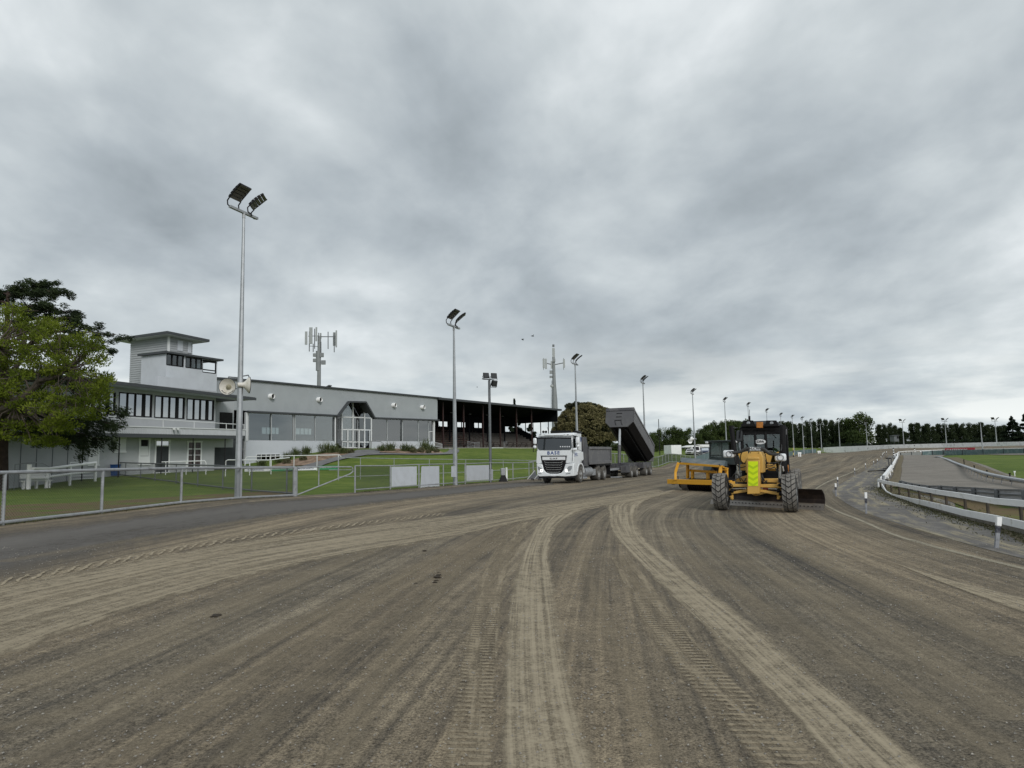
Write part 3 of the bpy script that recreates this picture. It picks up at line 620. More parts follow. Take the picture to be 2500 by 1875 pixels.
board([(812, 520), (1024, 498), (1022, 266), (824, 270)], 'white board leaning low in the fence, second from the left')
board([(1160, 388), (1218, 390), (1218, 266), (1160, 268)], 'small narrow white board in front of the second floodlight pole', .75)
board([(1330, 434), (1583, 418), (1583, 254), (1330, 260)], 'grey board left of the dark lamp post, on the rail fence')
bk = fp([(827, 1117, 50), (880, 1118, 51.5), (962, 1119.5, 54), (1048, 1121, 57), (1137, 1122, 60), (1228, 1123, 63.5), (1310, 1124.5, 67)])
fence('low_rail_fence', 'thin two-rail fence across the lawn behind the board fence', 'fence', bk, M_galv2, M_galv2, .028, .028, rails=(.15, 1.0), mesh=False)
# outer fence past the truck
def TLpt():
    c = catmull([p[:2] for p in TL[6:11]], 60); seg = np.concatenate([[0], np.cumsum(np.hypot(*np.diff(c, axis=0).T))]); return c, seg
c, seg = TLpt(); n = int(seg[-1] / 3.2); pts = []
for k in range(n + 1):
    s = seg[-1] * k / n; x, y = np.interp(s, seg, c[:, 0]), np.interp(s, seg, c[:, 1]); x -= .35; y += .15
    b = Vector((x, y, T(x, y))); pts.append((b, b.z + 1.3, 1))
rt = fence('outer_track_fence', 'long green-grey mesh fence round the outside of the track behind the truck and grader', 'fence', pts, M_galv2, M_galv2, .035, .035, rails=(.08, 1.0), mesh=True, pitch=.20, wr=.006)
o = pts[0][0]
m = MB(); q = [p for p in pts if (p[0].x / p[0].y) > (1680 - 1250) / 1733]
for (b0, z0, _), (b1, z1, _) in zip(q, q[1:]): m.bar((b0 + Vector((.05, .05, .62))) - o, (b1 + Vector((.05, .05, .62))) - o, .01, 1.1)
m.build('windbreak_cloth', M_teal, rt)
# ---------------------------------------------------------------- white outer wall and inner rails on the right
wl = [(2011, 1092.4, 224.5), (2060, 1090, 218), (2180, 1085.7, 201.5), (2307, 1082.4, 189), (2406, 1080, 177), (2500, 1078, 164), (2700, 1070, 145)]
m = MB(); o = G(2011, 0, 224.5); A = []
for u, vt, d in wl: g = G(u, 0, d); A.append((g, W(u, vt, d).z))
for (a, za), (b, zb) in zip(A, A[1:]):
    a2, b2 = a + Vector((.1, .2, 0)), b + Vector((.1, .2, 0)); z = Vector((0, 0, .3))
    m.loft([[a - z - o, a2 - z - o, Vector((a2.x, a2.y, za)) - o, Vector((a.x, a.y, za)) - o], [b - z - o, b2 - z - o, Vector((b2.x, b2.y, zb)) - o, Vector((b.x, b.y, zb)) - o]])
M_wall = mat('white_wall_streaked', (.82, .83, .82), .7, 0, .05, .6, (.42, .42, .40), .9, (.52, .72))
w = m.build('white_boundary_wall', M_wall, loc=o); tag(w, 'long white wall round the outside of the far bend, below the trees', 'wall')
def rail_run(pts, w, h, m, up=0):
    for a, b in zip(pts, pts[1:]):
        a, b = Vector(a), Vector(b); d = (b - a); d.z = 0; d.normalize(); m.bar(a - d * .0, b + d * .01, w, h)
def c8(x, y): return (2000 + x / 3.95, 1080 + y / 3.95)
lowr = [(605, 415, 34), (645, 483, 30.5), (700, 517, 28.2), (740, 526, 27.2), (870, 557, 24.8), (1005, 583, 22.6), (1200, 630, 20.2), (1400, 680, 18.2), (1700, 738, 16), (1975, 800, 14.4), (2300, 880, 12.6)]
upr = [(568, 364, 34.2), (640, 385, 31.5), (700, 397, 29.6), (940, 442, 24.6), (1160, 482, 21.2), (1400, 517, 18.6), (1560, 545, 17.2), (1700, 567, 16.1), (1975, 590, 14.6), (2300, 610, 12.8)]
Lp = [W(*c8(x, y), d) for x, y, d in lowr]; Up = [W(*c8(x, y), d + .12) for x, y, d in upr]
o = G(2500, 0, 14.6)
rt = empty('white_track_rail', o, 0, 'near white double-board rail curving from the right edge to its end post', 'rail')
one('lower_board', M_whitew, lambda m: rail_run([p - o for p in Lp], .045, .165, m), rt, bev=.008)
one('upper_board', M_whitew, lambda m: rail_run([p - o for p in Up], .05, .14, m), rt, bev=.008)
M_rust = mat('rusty_post', (.045, .036, .026), .8, 0, .3, 8)
cu = catmull([(p.x, p.y, p.z) for p in Up], 8); sg = np.concatenate([[0], np.cumsum(np.hypot(*np.diff(cu[:, :2], axis=0).T))])
for s in np.arange(.6, sg[-1], 2.0):
    p = Vector([np.interp(s, sg, cu[:, i]) for i in range(3)]); g = T(p.x, p.y)
    one('post', M_rust, lambda m: m.box((p.x - o.x + .04, p.y - o.y + .05, (p.z - .04 + g) / 2 - o.z - .1), (.05, .05, p.z - .04 - g + .2)), rt)
one('post', M_whitew, lambda m: m.tube([Up[0] - o + Vector((.03, .03, .02)), Vector((Up[0].x + .03, Up[0].y + .03, T(Up[0].x, Up[0].y) - .1)) - o], .06, 10), rt)
M_kerb = mat('kerb_concrete', (.17, .155, .13), .9, 0, .25, 3, (.08, .075, .05), 2.5, (.45, .65), bump=.3)
kb = MB(); kp = [Vector((p.x + .06, p.y + .08, (p.z - .09 + T(p.x, p.y) - .1) / 2)) - o for p in Lp]
for i, (a, b) in enumerate(zip(kp, kp[1:])):
    za, zb = Lp[i].z - .09 - o.z, Lp[i + 1].z - .09 - o.z; ga, gb = T(Lp[i].x, Lp[i].y) - .12 - o.z, T(Lp[i + 1].x, Lp[i + 1].y) - .12 - o.z
    d = Vector((b.x - a.x, b.y - a.y, 0)).normalized(); nn = Vector((-d.y, d.x, 0)) * .05
    kb.loft([[Vector((a.x, a.y, ga)) - nn, Vector((a.x, a.y, ga)) + nn, Vector((a.x, a.y, za)) + nn, Vector((a.x, a.y, za)) - nn], [Vector((b.x, b.y, gb)) - nn, Vector((b.x, b.y, gb)) + nn, Vector((b.x, b.y, zb)) + nn, Vector((b.x, b.y, zb)) - nn]])
kb.build('kerb', M_kerb, rt)
# rail leading away beside the inner track
far = [(2153, 1171, 36), (2164, 1157, 44), (2175, 1141.5, 53), (2182, 1131.5, 66), (2187, 1122, 84), (2192, 1113, 115), (2190, 1108, 138)]
P = [W(*q) for q in far]; o = G(*far[0])
o = G(far[0][0], 0, far[0][2])
rt = empty('white_track_rail', o, 0, 'white rail leading away between the shoulder and the inner track, ending in a bent gate', 'rail')
one('board', M_whitew, lambda m: rail_run([p - o for p in P], .16, .20, m), rt)
for a, b in zip(P, P[1:]):
    for f in (.2, .7):
        p = a.lerp(b, f); one('post', M_whitew, lambda m: m.bar(Vector((p.x, p.y, p.z)) - o, Vector((p.x + .01, p.y, T(p.x, p.y) - .1)) - o, .07, .07), rt)
one('end_gate', M_whitew, lambda m: (m.bar(P[-1] - o, W(2182, 1112, 128) - o, .1, .3), m.bar(W(2182, 1112, 128) - o, W(2189, 1117, 112) - o, .1, .3)), rt)
inn = [(2190, 1107.5, 150), (2194, 1103.4, 158), (2212, 1101.5, 161), (2245, 1100.5, 163), (2303, 1098.3, 161), (2380, 1096.5, 154), (2440, 1095.5, 148), (2500, 1094, 141), (2650, 1091, 128)]
P = [W(*q) for q in inn]; o = G(2190, 0, 150)
rt = empty('white_track_rail', o, 0, 'far thin white rail on many small posts round the inside of the far bend', 'rail')
one('board', M_whitew, lambda m: rail_run([p - o for p in P], .08, .13, m), rt)
cu = catmull([tuple(p) for p in P], 10); sg = np.concatenate([[0], np.cumsum(np.hypot(*np.diff(cu[:, :2], axis=0).T))])
for s in np.arange(0, sg[-1], 1.25):
    p = [np.interp(s, sg, cu[:, i]) for i in range(3)]; one('post', M_whitew, lambda m: m.bar(Vector(p) - o, Vector((p[0] + .01, p[1], T(p[0], p[1]) - .1)) - o, .06, .06), rt)
# teal windbreak fence by the inner track
def panelfence(name, label, P, hts, mt, posts=True, mp=M_dgrey, kind=None):
    o = P[0].copy(); rt = empty(name, o, 0, label, 'fence')
    for i, (a, b) in enumerate(zip(P, P[1:])):
        m = MB(); za, zb = hts[i], hts[i + 1]; n_ = 6
        d = Vector((b.x - a.x, b.y - a.y, 0)).normalized(); nn = Vector((-d.y, d.x, 0))
        rings = []
        for k in range(n_ * 4 + 1):
            f = k / (n_ * 4); p = a.lerp(b, f); zt = za + (zb - za) * f; q = nn * (.02 * math.sin(k * 1.57))
            g = T(p.x, p.y) - .05; rings.append([Vector((p.x, p.y, g)) + q - o, Vector((p.x, p.y, zt)) + q - o])
        m.loft(rings, cap=False, close=False); ob = m.build('panel', mt, rt); so = ob.modifiers.new('s', 'SOLIDIFY'); so.thickness = .02
        if posts: one('post', mp, lambda m: m.bar(Vector((a.x, a.y - .06, T(a.x, a.y) - .1)) - o, Vector((a.x + .01, a.y - .06, za + .08)) - o, .12, .12), rt)
    return rt
tf = [(2251, 1102, 150), (2276, 1100.5, 150.5), (2303, 1099.3, 149), (2350, 1098.2, 145.5), (2400, 1097.3, 140), (2450, 1096.3, 135), (2500, 1095.4, 129.5), (2600, 1093, 120)]
P = [G(u, 0, d) for u, v, d in tf]; panelfence('windbreak_fence', 'long teal sheeted fence across the end of the inner track', P, [W(*q).z for q in tf], M_teal)
tf = [(2198, 1105.5, 137), (2225, 1104.2, 144), (2249, 1103, 149)]
M_pale = mat('pale_netting', (.22, .23, .22), .9, 0, .15, 2)
panelfence('netting_fence', 'short pale netting fence with a teal end post, left of the teal fence', [G(u, 0, d) for u, v, d in tf], [W(*q).z for q in tf], M_pale)
# red and white banners on the inner rail
M_red = mat('red_banner', (.45, .012, .03), .5, 0, .06, 2)
M_wht = mat('white_vinyl', (.72, .74, .76), .5, 0, .03)
M_green = mat('green_vinyl', (.015, .20, .07), .5, 0, .05)
M_navy = mat('navy_ink', (.012, .03, .10), .5)
def banner(P4, label, mt, txt=None, mtx=None, size=1, name='banner', cat='banner', group=None, sx=1, shift=0, bold=0.01):
    """P4: bottom-left, bottom-right, top-right, top-left in world"""
    o = P4[0].copy(); rt = empty(name, o, 0, label, cat, group); ex = (P4[1] - P4[0]).normalized(); ez = Vector((0, 0, 1)); ny = ex.cross(ez).normalized()
    one('sheet', mt, lambda m: m.prism([p - o for p in P4], -ny * .02), rt)
    if txt:
        c = (P4[0] + P4[1] + P4[2] + P4[3]) / 4 - o + ex * shift; M = Matrix.Translation(c + ny * .012) @ Matrix((( ex.x, ez.x, ny.x, 0), (ex.y, ez.y, ny.y, 0), (ex.z, ez.z, ny.z, 0), (0, 0, 0, 1)))
        one('lettering', mtx, lambda m: m.text(txt, size, M, .005, sx=sx, bold=bold), rt)
    return rt
banner([W(2307, 1105, 159.5), W(2380, 1103.5, 152), W(2380, 1092.6, 152), W(2307, 1094.2, 159.5)], 'red banner with white capitals on the far inner rail', M_red, 'CASTERMAL', M_wht, .75, sx=1.4, shift=-.6, bold=.015)
banner([W(2246, 1104.5, 161), W(2271, 1103, 161), W(2271, 1099.3, 161), W(2246, 1100.8, 161)], 'small white banner on the far inner rail, left of the red banner', M_wht)
# ---------------------------------------------------------------- marker posts along the inner edge
def marker(u, d, h, tilt, label, w=.055):
    g = G(u, 0, d); rt = empty('edge_marker', g, R.uniform(-.3, .3), label, 'marker post', 'marker posts along the inner edge of the track'); rt.rotation_euler[0] = tilt[1]; rt.rotation_euler[1] = tilt[0]
    one('stake', M_stake, lambda m: m.box((0, 0, h * .36 - .05), (w * .8, w * .5, h * .72 + .1)), rt, bev=.006)
    one('cap', M_white, lambda m: m.box((0, 0, h * .86), (w, w * .7, h * .28)), rt, bev=.008)
    one('band', M_navy2, lambda m: m.box((0, 0, h * .61), (w * .88, w * .6, h * .22)), rt, bev=.004)
    return rt
M_stake = mat('grey_stake', (.24, .25, .27), .6, 0, .25, 9, (.05, .05, .07), 6, (.5, .62)); M_navy2 = mat('dark_band', (.02, .022, .035), .5, 0, .5, 20, (.25, .26, .28), 12, (.5, .7))
MK = [(2413, 12.9, .56, (.16, 0), 'nearest edge marker, leaning stake with white top at the lower right', .085), (2105, 21, .62, (.04, 0), 'second edge marker from the right, white top, on the grey shoulder', .07),
      (2034.5, 28.9, .53, (.02, 0), 'edge marker with a split white top beside the blade end', .07), (2041, 36.6, .50, (0, 0), 'edge marker just behind the split one', .06), (2084, 51, .55, (0, 0), 'edge marker with grey shaft beyond the pair near the blade', .05)]
for u, d, h, t, lab, w_ in MK: marker(u, d, h, t, lab, w_)
for u, d, h in [(2111.6, 61.9, .55), (2131.6, 70, .5), (2141, 76, .6), (2151, 96, .5), (2153.5, 118, .9), (2157, 122, .9), (2164, 125, .9), (2160, 135, .8)]: marker(u, d, h, (R.uniform(-.1, .1), 0), 'distant white-topped edge marker far along the inner edge of the track', .07)
def striped(u, vt, d, label, cols=(0, 1), n=7):
    g = G(u, 0, d); h = W(u, vt, d).z - g.z; rt = empty('striped_post', g, 0, label, 'striped post')
    for k in range(n):
        one('band', (M_black, M_white)[k % 2] if cols == (0, 1) else (M_black, M_yel0)[k % 2], lambda m: m.tube([(0, 0, h * k / n), (0, 0, h * (k + 1) / n)], .10 if d > 100 else .07, 8), rt)
M_yel0 = mat('yellow_paint', (.6, .5, .12), .5)
striped(2182, 1094, 118, 'tall black and white striped post beside the bent white gate', n=9); striped(2234, 1087, 168, 'distant black and white striped post on the far inner rail')
striped(1937, 1087.5, 190, 'black and yellow striped post in the outer fence right of the grader', (0, 2), 5)
# ---------------------------------------------------------------- building materials
M_fascia = mat('grey_cladding', (.325, .35, .365), .65, 0, .05, .6, (.275, .30, .315), .5, (.5, .8))
M_plaster = mat('pale_plaster', (.50, .53, .565), .75, 0, .05, 1.0, (.42, .445, .475), .8, (.52, .8), bump=.1)
M_plinth = mat('block_plinth', (.50, .53, .57), .75, 0, .05, 1.0, (.40, .42, .45), 1.0, (.52, .8))
M_trim = mat('charcoal_trim', (.045, .05, .055), .5, 0, .08)
M_wframe = mat('white_joinery', (.66, .68, .69), .45, 0, .03)
M_alu = mat('silver_joinery', (.42, .44, .45), .4, .3, .05)
M_inner = mat('interior_wall', (.20, .20, .19), .9, 0, .1)
M_floor = mat('interior_floor', (.10, .09, .08), .7, 0, .1)
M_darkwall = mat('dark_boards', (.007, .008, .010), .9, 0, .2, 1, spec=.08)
M_redpost = mat('red_oxide_post', (.028, .011, .010), .6, 0, .15)
def glass(name, tint=(.5, .55, .56), refl=.5, rough=.02):
    m = NT(name); m.t.nodes.remove(m.b)
    tr = m.n('ShaderNodeBsdfTransparent'); tr.inputs[0].default_value = (*tint, 1)
    gl = m.n('ShaderNodeBsdfGlossy'); gl.inputs[0].default_value = (.9, .93, .95, 1); gl.inputs['Roughness'].default_value = rough
    fr = m.n('ShaderNodeFresnel'); fr.inputs[0].default_value = 1.5
    f = m.math('ADD', m.math('MULTIPLY', fr.outputs[0], 1.0), refl, True)
    mx = m.n('ShaderNodeMixShader'); m.t.links.new(f, mx.inputs[0]); m.l(tr, 0, mx, 1); m.l(gl, 0, mx, 2); m.l(mx, 0, m.out, 0); return m.m
M_glass = glass('window_glass', (.42, .47, .47), .15)
M_glassb = glass('window_glass_bright', (.2, .2, .2), .42)
M_glassd = glass('window_glass_dark', (.25, .28, .28), .06)
def holes(m, x0, x1, z0, z1, y, th, hs, mi=0):
    """wall in the plane y, with rectangular holes (xa, xb, za, zb)"""
    xs = sorted({x0, x1} | {h[0] for h in hs} | {h[1] for h in hs}); xs = [x for x in xs if x0 <= x <= x1]
    for a, b in zip(xs, xs[1:]):
        if b - a < 1e-4: continue
        h = [q for q in hs if q[0] <= (a + b) / 2 <= q[1]]; z = z0
        for q in sorted(h, key=lambda q: q[2]):
            if q[2] > z: m.bb((a, y, z), (b, y + th, q[2]), mi)
            z = q[3]
        if z1 > z: m.bb((a, y, z), (b, y + th, z1), mi)
def rect(fr, c, x0, y0, x1, y1, yy):
    """pixel rectangle to local x/z rectangle on plane y=yy (mean of corners)"""
    P = [fr.Y(*c(x, y), yy) for x, y in ((x0, y0), (x1, y0), (x1, y1), (x0, y1))]
    return ((P[0].x + P[3].x) / 2, (P[1].x + P[2].x) / 2, (P[2].z + P[3].z) / 2, (P[0].z + P[1].z) / 2)
# ================================================================ hall
def c3(x, y): return (560 + x / 3.687, 780 + y / 3.687)
_A, _B = W(605, 1076, 68), W(1068, 1078, 90)
HF = Frame(_A.x, _A.y, 1.3, math.atan2(_B.y - _A.y, _B.x - _A.x))
hall = empty('function_hall', HF.o, HF.th, 'long pale grey hall with tall windows and a pointed glass entrance bay', 'building')
h3 = lambda x, y, yy=0: HF.Y(*c3(x, y), yy)
XR = h3(1868, 900).x; XL = h3(160, 900).x
fas = [h3(-160, 528), h3(230, 552), h3(1873, 705), h3(1873, 905), h3(1302, 884), h3(1222, 742), h3(1074, 739), h3(978, 862), h3(160, 822), h3(-160, 800)]
one('fascia', M_fascia, lambda m: m.prism(fas, (0, .35, 0)), hall)
def strip(name, fr, c, pts, yy, w, h, mt, par, dy=0):
    P = [fr.Y(*c(x, y), yy) for x, y in pts]
    return one(name, mt, lambda m: [m.bar(a, b + (b - a).normalized() * .0, w, h) for a, b in zip(P, P[1:])], par)
strip('roof_trim', HF, c3, [(-160, 524), (225, 549), (1905, 707)], -.08, .25, .16, M_trim, hall)
strip('eave_trim', HF, c3, [(160, 828), (980, 866), (1074, 741), (1222, 744), (1302, 886), (1882, 907)], -.18, .4, .17, M_trim, hall)
D = 15.0; zr = fas[2].z
def roofs(m):
    a, b = fas[0], fas[2]
    m.prism([Vector((a.x, .3, a.z - .1)), Vector((b.x, .3, b.z - .1)), Vector((b.x, D, b.z - 2.5)), Vector((a.x, D, a.z - 2.5))], (0, 0, -.2))
one('roof', M_trim, roofs, hall)
zg = h3(165, 1092).z; zg2 = h3(1840, 1100).z; zgm = (zg + zg2) / 2
bp = [h3(145, 1091), h3(1005, 1099), h3(1005, 1180), h3(1005, 1180) - Vector((0, 0, 2)), Vector((h3(145, 1091).x, 0, -1.5))]
one('plinth', M_plinth, lambda m: m.prism([h3(145, 1091), h3(958, 1098), Vector((h3(958, 1098).x, 0, -1)), Vector((h3(145, 1091).x, 0, -1.5))], (0, .3, 0)), hall)
one('plinth', M_plinth, lambda m: m.prism([h3(1275, 1097), h3(1845, 1101), Vector((h3(1845, 1101).x, 0, -.5)), Vector((h3(1275, 1097).x, 0, -.5))], (0, .3, 0)), hall)
def glazing(x0, x1, topf, botf, mull, yy=.1, name='window_bay', door=None):
    P = [h3(x0, botf(x0), yy), h3(x1, botf(x1), yy), h3(x1, topf(x1), yy), h3(x0, topf(x0), yy)]
    f = one(name, M_alu, lambda m: ([m.bar(h3(x, topf(x), yy), h3(x, botf(x), yy), w, w) for x, w in mull], m.bar(P[0], P[1], .09, .09), m.bar(P[3], P[2], .09, .09)), hall)
    xs = [q[0] for q in mull]
    for a, b in zip(xs, xs[1:]):
        if b - a < 22: continue
        one('pane', M_glass, lambda m: m.prism([h3(a, botf(a), yy), h3(b, botf(b), yy), h3(b, topf(b), yy), h3(a, topf(a), yy)], (0, .015, 0)), f)
tl = lambda x: np.interp(x, [165, 978], [838, 872]); bl = lambda x: np.interp(x, [165, 978], [1090, 1097])
t2 = lambda x: np.interp(x, [1280, 1873], [890, 912]); b2 = lambda x: np.interp(x, [1280, 1845], [1096, 1100])
glazing(168, 958, tl, bl, [(168, .12), (376, .1), (573, .12), (588, .12), (770, .1), (945, .14)])
glazing(1278, 1842, t2, b2, [(1278, .12), (1418, .1), (1556, .12), (1700, .1), (1790, .07), (1842, .16)])
one('corner_post', M_wframe, lambda m: (m.bar(h3(1840, 905), h3(1840, 1145), .2, .2), m.bar(h3(150, 838), h3(150, 1092), .22, .22)), hall)
one('side_door', M_wframe, lambda m: [m.bar(h3(*a, .02), h3(*b, .02), .06, .06) for a, b in (((1797, 1008), (1797, 1098)), ((1832, 1010), (1832, 1100)), ((1797, 1008), (1832, 1010)))], hall)
# entrance bay
ey = 1.1
bay = [(1012, 1150), (1216, 1160), (1216, 800), (1180, 752), (1078, 752), (1012, 838)]
ent = one('entrance_bay', M_wframe, lambda m: [m.bar(h3(*a, ey), h3(*b, ey), .13, .13) for a, b in
     [((1012, 838), (1012, 1152)), ((1111, 752), (1111, 1160)), ((1216, 800), (1216, 1160)), ((1012, 878), (1216, 884)), ((1012, 990), (1216, 994)), ((1064, 992), (1064, 1150)), ((1166, 994), (1166, 1158)),
      ((1012, 1100), (1216, 1104)), ((1012, 1150), (1216, 1160))]], hall)
for q in ([(1012, 878), (1111, 881), (1111, 752), (1078, 752), (1012, 838)], [(1111, 881), (1216, 884), (1216, 800), (1180, 752), (1111, 752)], [(1012, 990), (1111, 992), (1111, 881), (1012, 878)], [(1111, 992), (1216, 994), (1216, 884), (1111, 881)],
          [(1012, 1150), (1064, 1153), (1064, 991), (1012, 990)], [(1064, 1153), (1111, 1155), (1111, 992), (1064, 991)], [(1111, 1155), (1166, 1158), (1166, 993), (1111, 992)], [(1166, 1158), (1216, 1160), (1216, 994), (1166, 993)]):
    one('pane', M_glass, lambda m: m.prism([h3(*p, ey + .02) for p in q], (0, .012, 0)), ent)
one('side_glass', M_glass, lambda m: (m.add([h3(948, 1098, .1), h3(1012, 1150, ey), h3(1012, 838, ey), h3(948, 872, .1)], [(0, 1, 2, 3)]), m.add([h3(1216, 1160, ey), h3(1275, 1100, .1), h3(1275, 884, .1), h3(1216, 800, ey)], [(0, 1, 2, 3)])), hall)
one('bay_post', M_wframe, lambda m: m.tube([h3(955, 880, -.1), h3(955, 1150, -.1)], .07, 8), hall); one('bay_post', M_wframe, lambda m: m.tube([h3(1277, 890, -.1), h3(1277, 1165, -.1)], .07, 8), hall)
one('bay_soffit', M_trim, lambda m: [m.add([h3(*a), h3(*b), h3(*b) + Vector((0, ey + .3, 0)), h3(*a) + Vector((0, ey + .3, 0))], [(0, 1, 2, 3)]) for a, b in (((978, 862), (1074, 741)), ((1074, 741), (1222, 744)), ((1222, 744), (1302, 886)))], hall)
# inside: floor, ends and back wall with windows on the far side
zf = h3(1111, 1158, ey).z
hs = []
for x0, y0, x1, y1 in ((293, 972, 452, 1030), (600, 980, 745, 1035), (1733, 915, 1790, 957), (1085, 915, 1105, 930)): 
    hs.append(rect(HF, c3, x0, y0, x1, y1, D))
one('back_wall', M_inner, lambda m: holes(m, XL - 6, XR + 1, -1, zr - 2.3, D, .2, hs), hall)
for h in hs:
    one('window_bars', M_wframe, lambda m: [m.box(((h[0] + h[1]) / 2 + k * (h[1] - h[0]) / 4, D, (h[2] + h[3]) / 2), (.07, .06, h[3] - h[2])) for k in (-1, 0, 1)], hall)
one('floor', M_floor, lambda m: m.bb((XL - 1, .31, zf - .15), (XR, D - .01, zf)), hall)
one('end_wall', M_fascia, lambda m: (m.bb((XR - .2, .36, -1), (XR - .001, D, zr - .2)),), hall)
one('end_wall', M_fascia, lambda m: m.prism([(XL - 6, .36, -1), (XL - 6, D - .01, -1), (XL - 6, D - .01, fas[0].z - 2.6), (XL - 6, .36, fas[0].z - .3)], (.2, 0, 0)), hall)
def table(m, x, y, z): m.box((x, y, z + .73), (1.6, .8, .05)); [m.box((x + a, y + b, z + .36), (.06, .06, .72)) for a in (-.7, .7) for b in (-.3, .3)]
one('inside_tables', M_inner, lambda m: [table(m, x, 5 + (k % 3) * 2.2, zf) for k, x in enumerate(np.linspace(XL + 1, XR - 2, 9))], hall)
for x, y in ((372, 692), (802, 722), (1475, 772), (1733, 790)):
    p = h3(x, y); M = Matrix.Rotation(math.radians(12), 3, 'Z') @ Matrix.Rotation(math.pi / 2, 3, 'X')
    v = one('wall_vent', M_white, lambda m: m.lathe([(.0, -.3), (.26, -.3), (.26, .22), (.24, .25), (.22, .22), (.22, -.1)], p + Vector((-.02, -.15, 0)), M, 20), hall, smooth=True)
    one('vent_opening', M_black, lambda m: m.lathe([(.0, .12), (.225, .12)], p + Vector((-.02, -.15, 0)), M, 20), v)
x0, x1, z0, z1 = rect(HF, c3, 243, 1212, 455, 1268, -.02)
bw = one('basement_window', M_wframe, lambda m: [m.box((x0 + (x1 - x0) * k / 5, -.03, (z0 + z1) / 2), (.05, .05, z1 - z0)) for k in range(6)] + [m.box(((x0 + x1) / 2, -.03, z), (x1 - x0, .052, .05)) for z in (z0, z1)], hall)
one('pane', M_glassd, lambda m: m.bb((x0, -.01, z0), (x1, -.005, z1)), bw); one('recess', M_black, lambda m: m.bb((x0, -.004, z0), (x1, -.001, z1)), bw)
p = h3(880, 612)
fl = empty('floodlight', HF.wor(p), HF.th, 'small square floodlight on the roof edge of the long grey hall', 'floodlight')
one('housing', M_darkpipe, lambda m: m.box((.1, -.15, .12), (.55, .45, .12), (math.radians(-25), 0, .3)), fl, bev=.02); one('arm', M_darkpipe, lambda m: m.tube([(-.5, 0, -.2), (-.1, 0, -.1), (.05, -.05, .05)], .025, 6), fl)
# ================================================================ grandstand
GS = empty('grandstand', HF.wor((XR, 0, 0)) , HF.th, 'dark open grandstand with raked concrete seating and red oxide posts, beside the hall', 'building')
SF = Frame(*HF.wor((XR, 0, 0)), HF.th)
s3 = lambda u, v, yy=0: SF.Y(u, v, yy)
r0, r1 = s3(1068, 971), s3(1366.5, 999.4)
Xr = s3(1362.5, 1015, 0).x; Dg = SF.X(1262.5, 1033, Xr).y
Dg = min(max(Dg, 9), 18)
Dr = min(SF.X(1262.5, 1033, Xr).y, 22)
fz = s3(1200, 1094, 0).z
one('roof', M_trim, lambda m: m.prism([Vector((0, -.4, r0.z + .02)), Vector((r1.x, -.4, r1.z + .02)), Vector((r1.x, -.4, r1.z - .25)), Vector((0, -.4, r0.z - .25))], (0, .5, 0)), GS)
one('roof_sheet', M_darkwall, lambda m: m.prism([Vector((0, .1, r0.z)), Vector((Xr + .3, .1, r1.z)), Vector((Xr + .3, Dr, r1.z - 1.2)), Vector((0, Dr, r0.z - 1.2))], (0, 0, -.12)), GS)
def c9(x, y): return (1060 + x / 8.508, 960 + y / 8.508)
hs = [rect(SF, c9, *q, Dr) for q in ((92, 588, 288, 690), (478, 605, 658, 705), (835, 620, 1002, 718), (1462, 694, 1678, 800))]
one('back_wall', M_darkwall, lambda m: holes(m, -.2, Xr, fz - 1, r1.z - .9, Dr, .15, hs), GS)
for h in hs: one('window_bar', M_black, lambda m: m.box(((h[0] + h[1]) / 2, Dr, (h[2] + h[3]) / 2), (.12, .1, h[3] - h[2])), GS)
for u in (1082, 1132.5, 1180, 1222, 1262, 1299):
    p = s3(u, 1090, 1.0); one('post', M_redpost, lambda m: m.box((p.x, 1.0, (fz - .3 + r0.z - .4) / 2), (.16, .16, r0.z - .1 - fz)), GS)
for u in (1098, 1146, 1190, 1232): 
    p = s3(u, 1060, Dr * .55); one('inner_post', M_darkwall, lambda m: m.box((p.x, p.y, (fz + r0.z - .9) / 2), (.16, .16, r0.z - .9 - fz)), GS)
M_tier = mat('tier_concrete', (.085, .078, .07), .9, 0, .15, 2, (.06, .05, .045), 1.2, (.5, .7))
nt = 8; zt = s3(1250, 1062, Dr * .8).z
def tiers(m):
    for k in range(nt):
        y0 = 3 + (Dr - 3) * k / nt; m.bb((.1, y0, fz - .3), (Xr - .2 - .0, Dr - .02, fz + (k + 1) * .31) if k == nt - 1 else (Xr - .2, y0 + (Dr - 3) / nt, fz + (k + 1) * .31))
one('seating_tiers', M_tier, tiers, GS)
for k in range(nt):
    y0 = 3 + (Dr - 3) * (k + .25) / nt; z = fz + (k + 1) * .31 + .02
    one('bench', mat('bench_wood%d' % k, (.085, .05, .038), .8, 0, .3, 3), lambda m: (m.bb((.3, y0, z + .2), (Xr * .42, y0 + .3, z + .26)), [m.bb((x, y0 + .1, z), (x + .1, y0 + .2, z + .2)) for x in np.arange(.6, Xr * .42, 1.8)]), GS)
def rails(m):
    for xx in (Xr * .30, Xr * .42, Xr * .52):
        for k in range(nt + 1):
            y0 = 2.6 + (Dr - 3) * k / nt; z = fz + k * .31
            m.tube([(xx, y0, z), (xx, y0, z + 1)], .025, 5)
        for h in (.5, 1.0): m.tube([(xx, 2.6, fz + h), (xx, 2.6 + (Dr - 3), fz + nt * .31 + h)], .025, 5)
one('stair_rails', M_redpost, rails, GS)
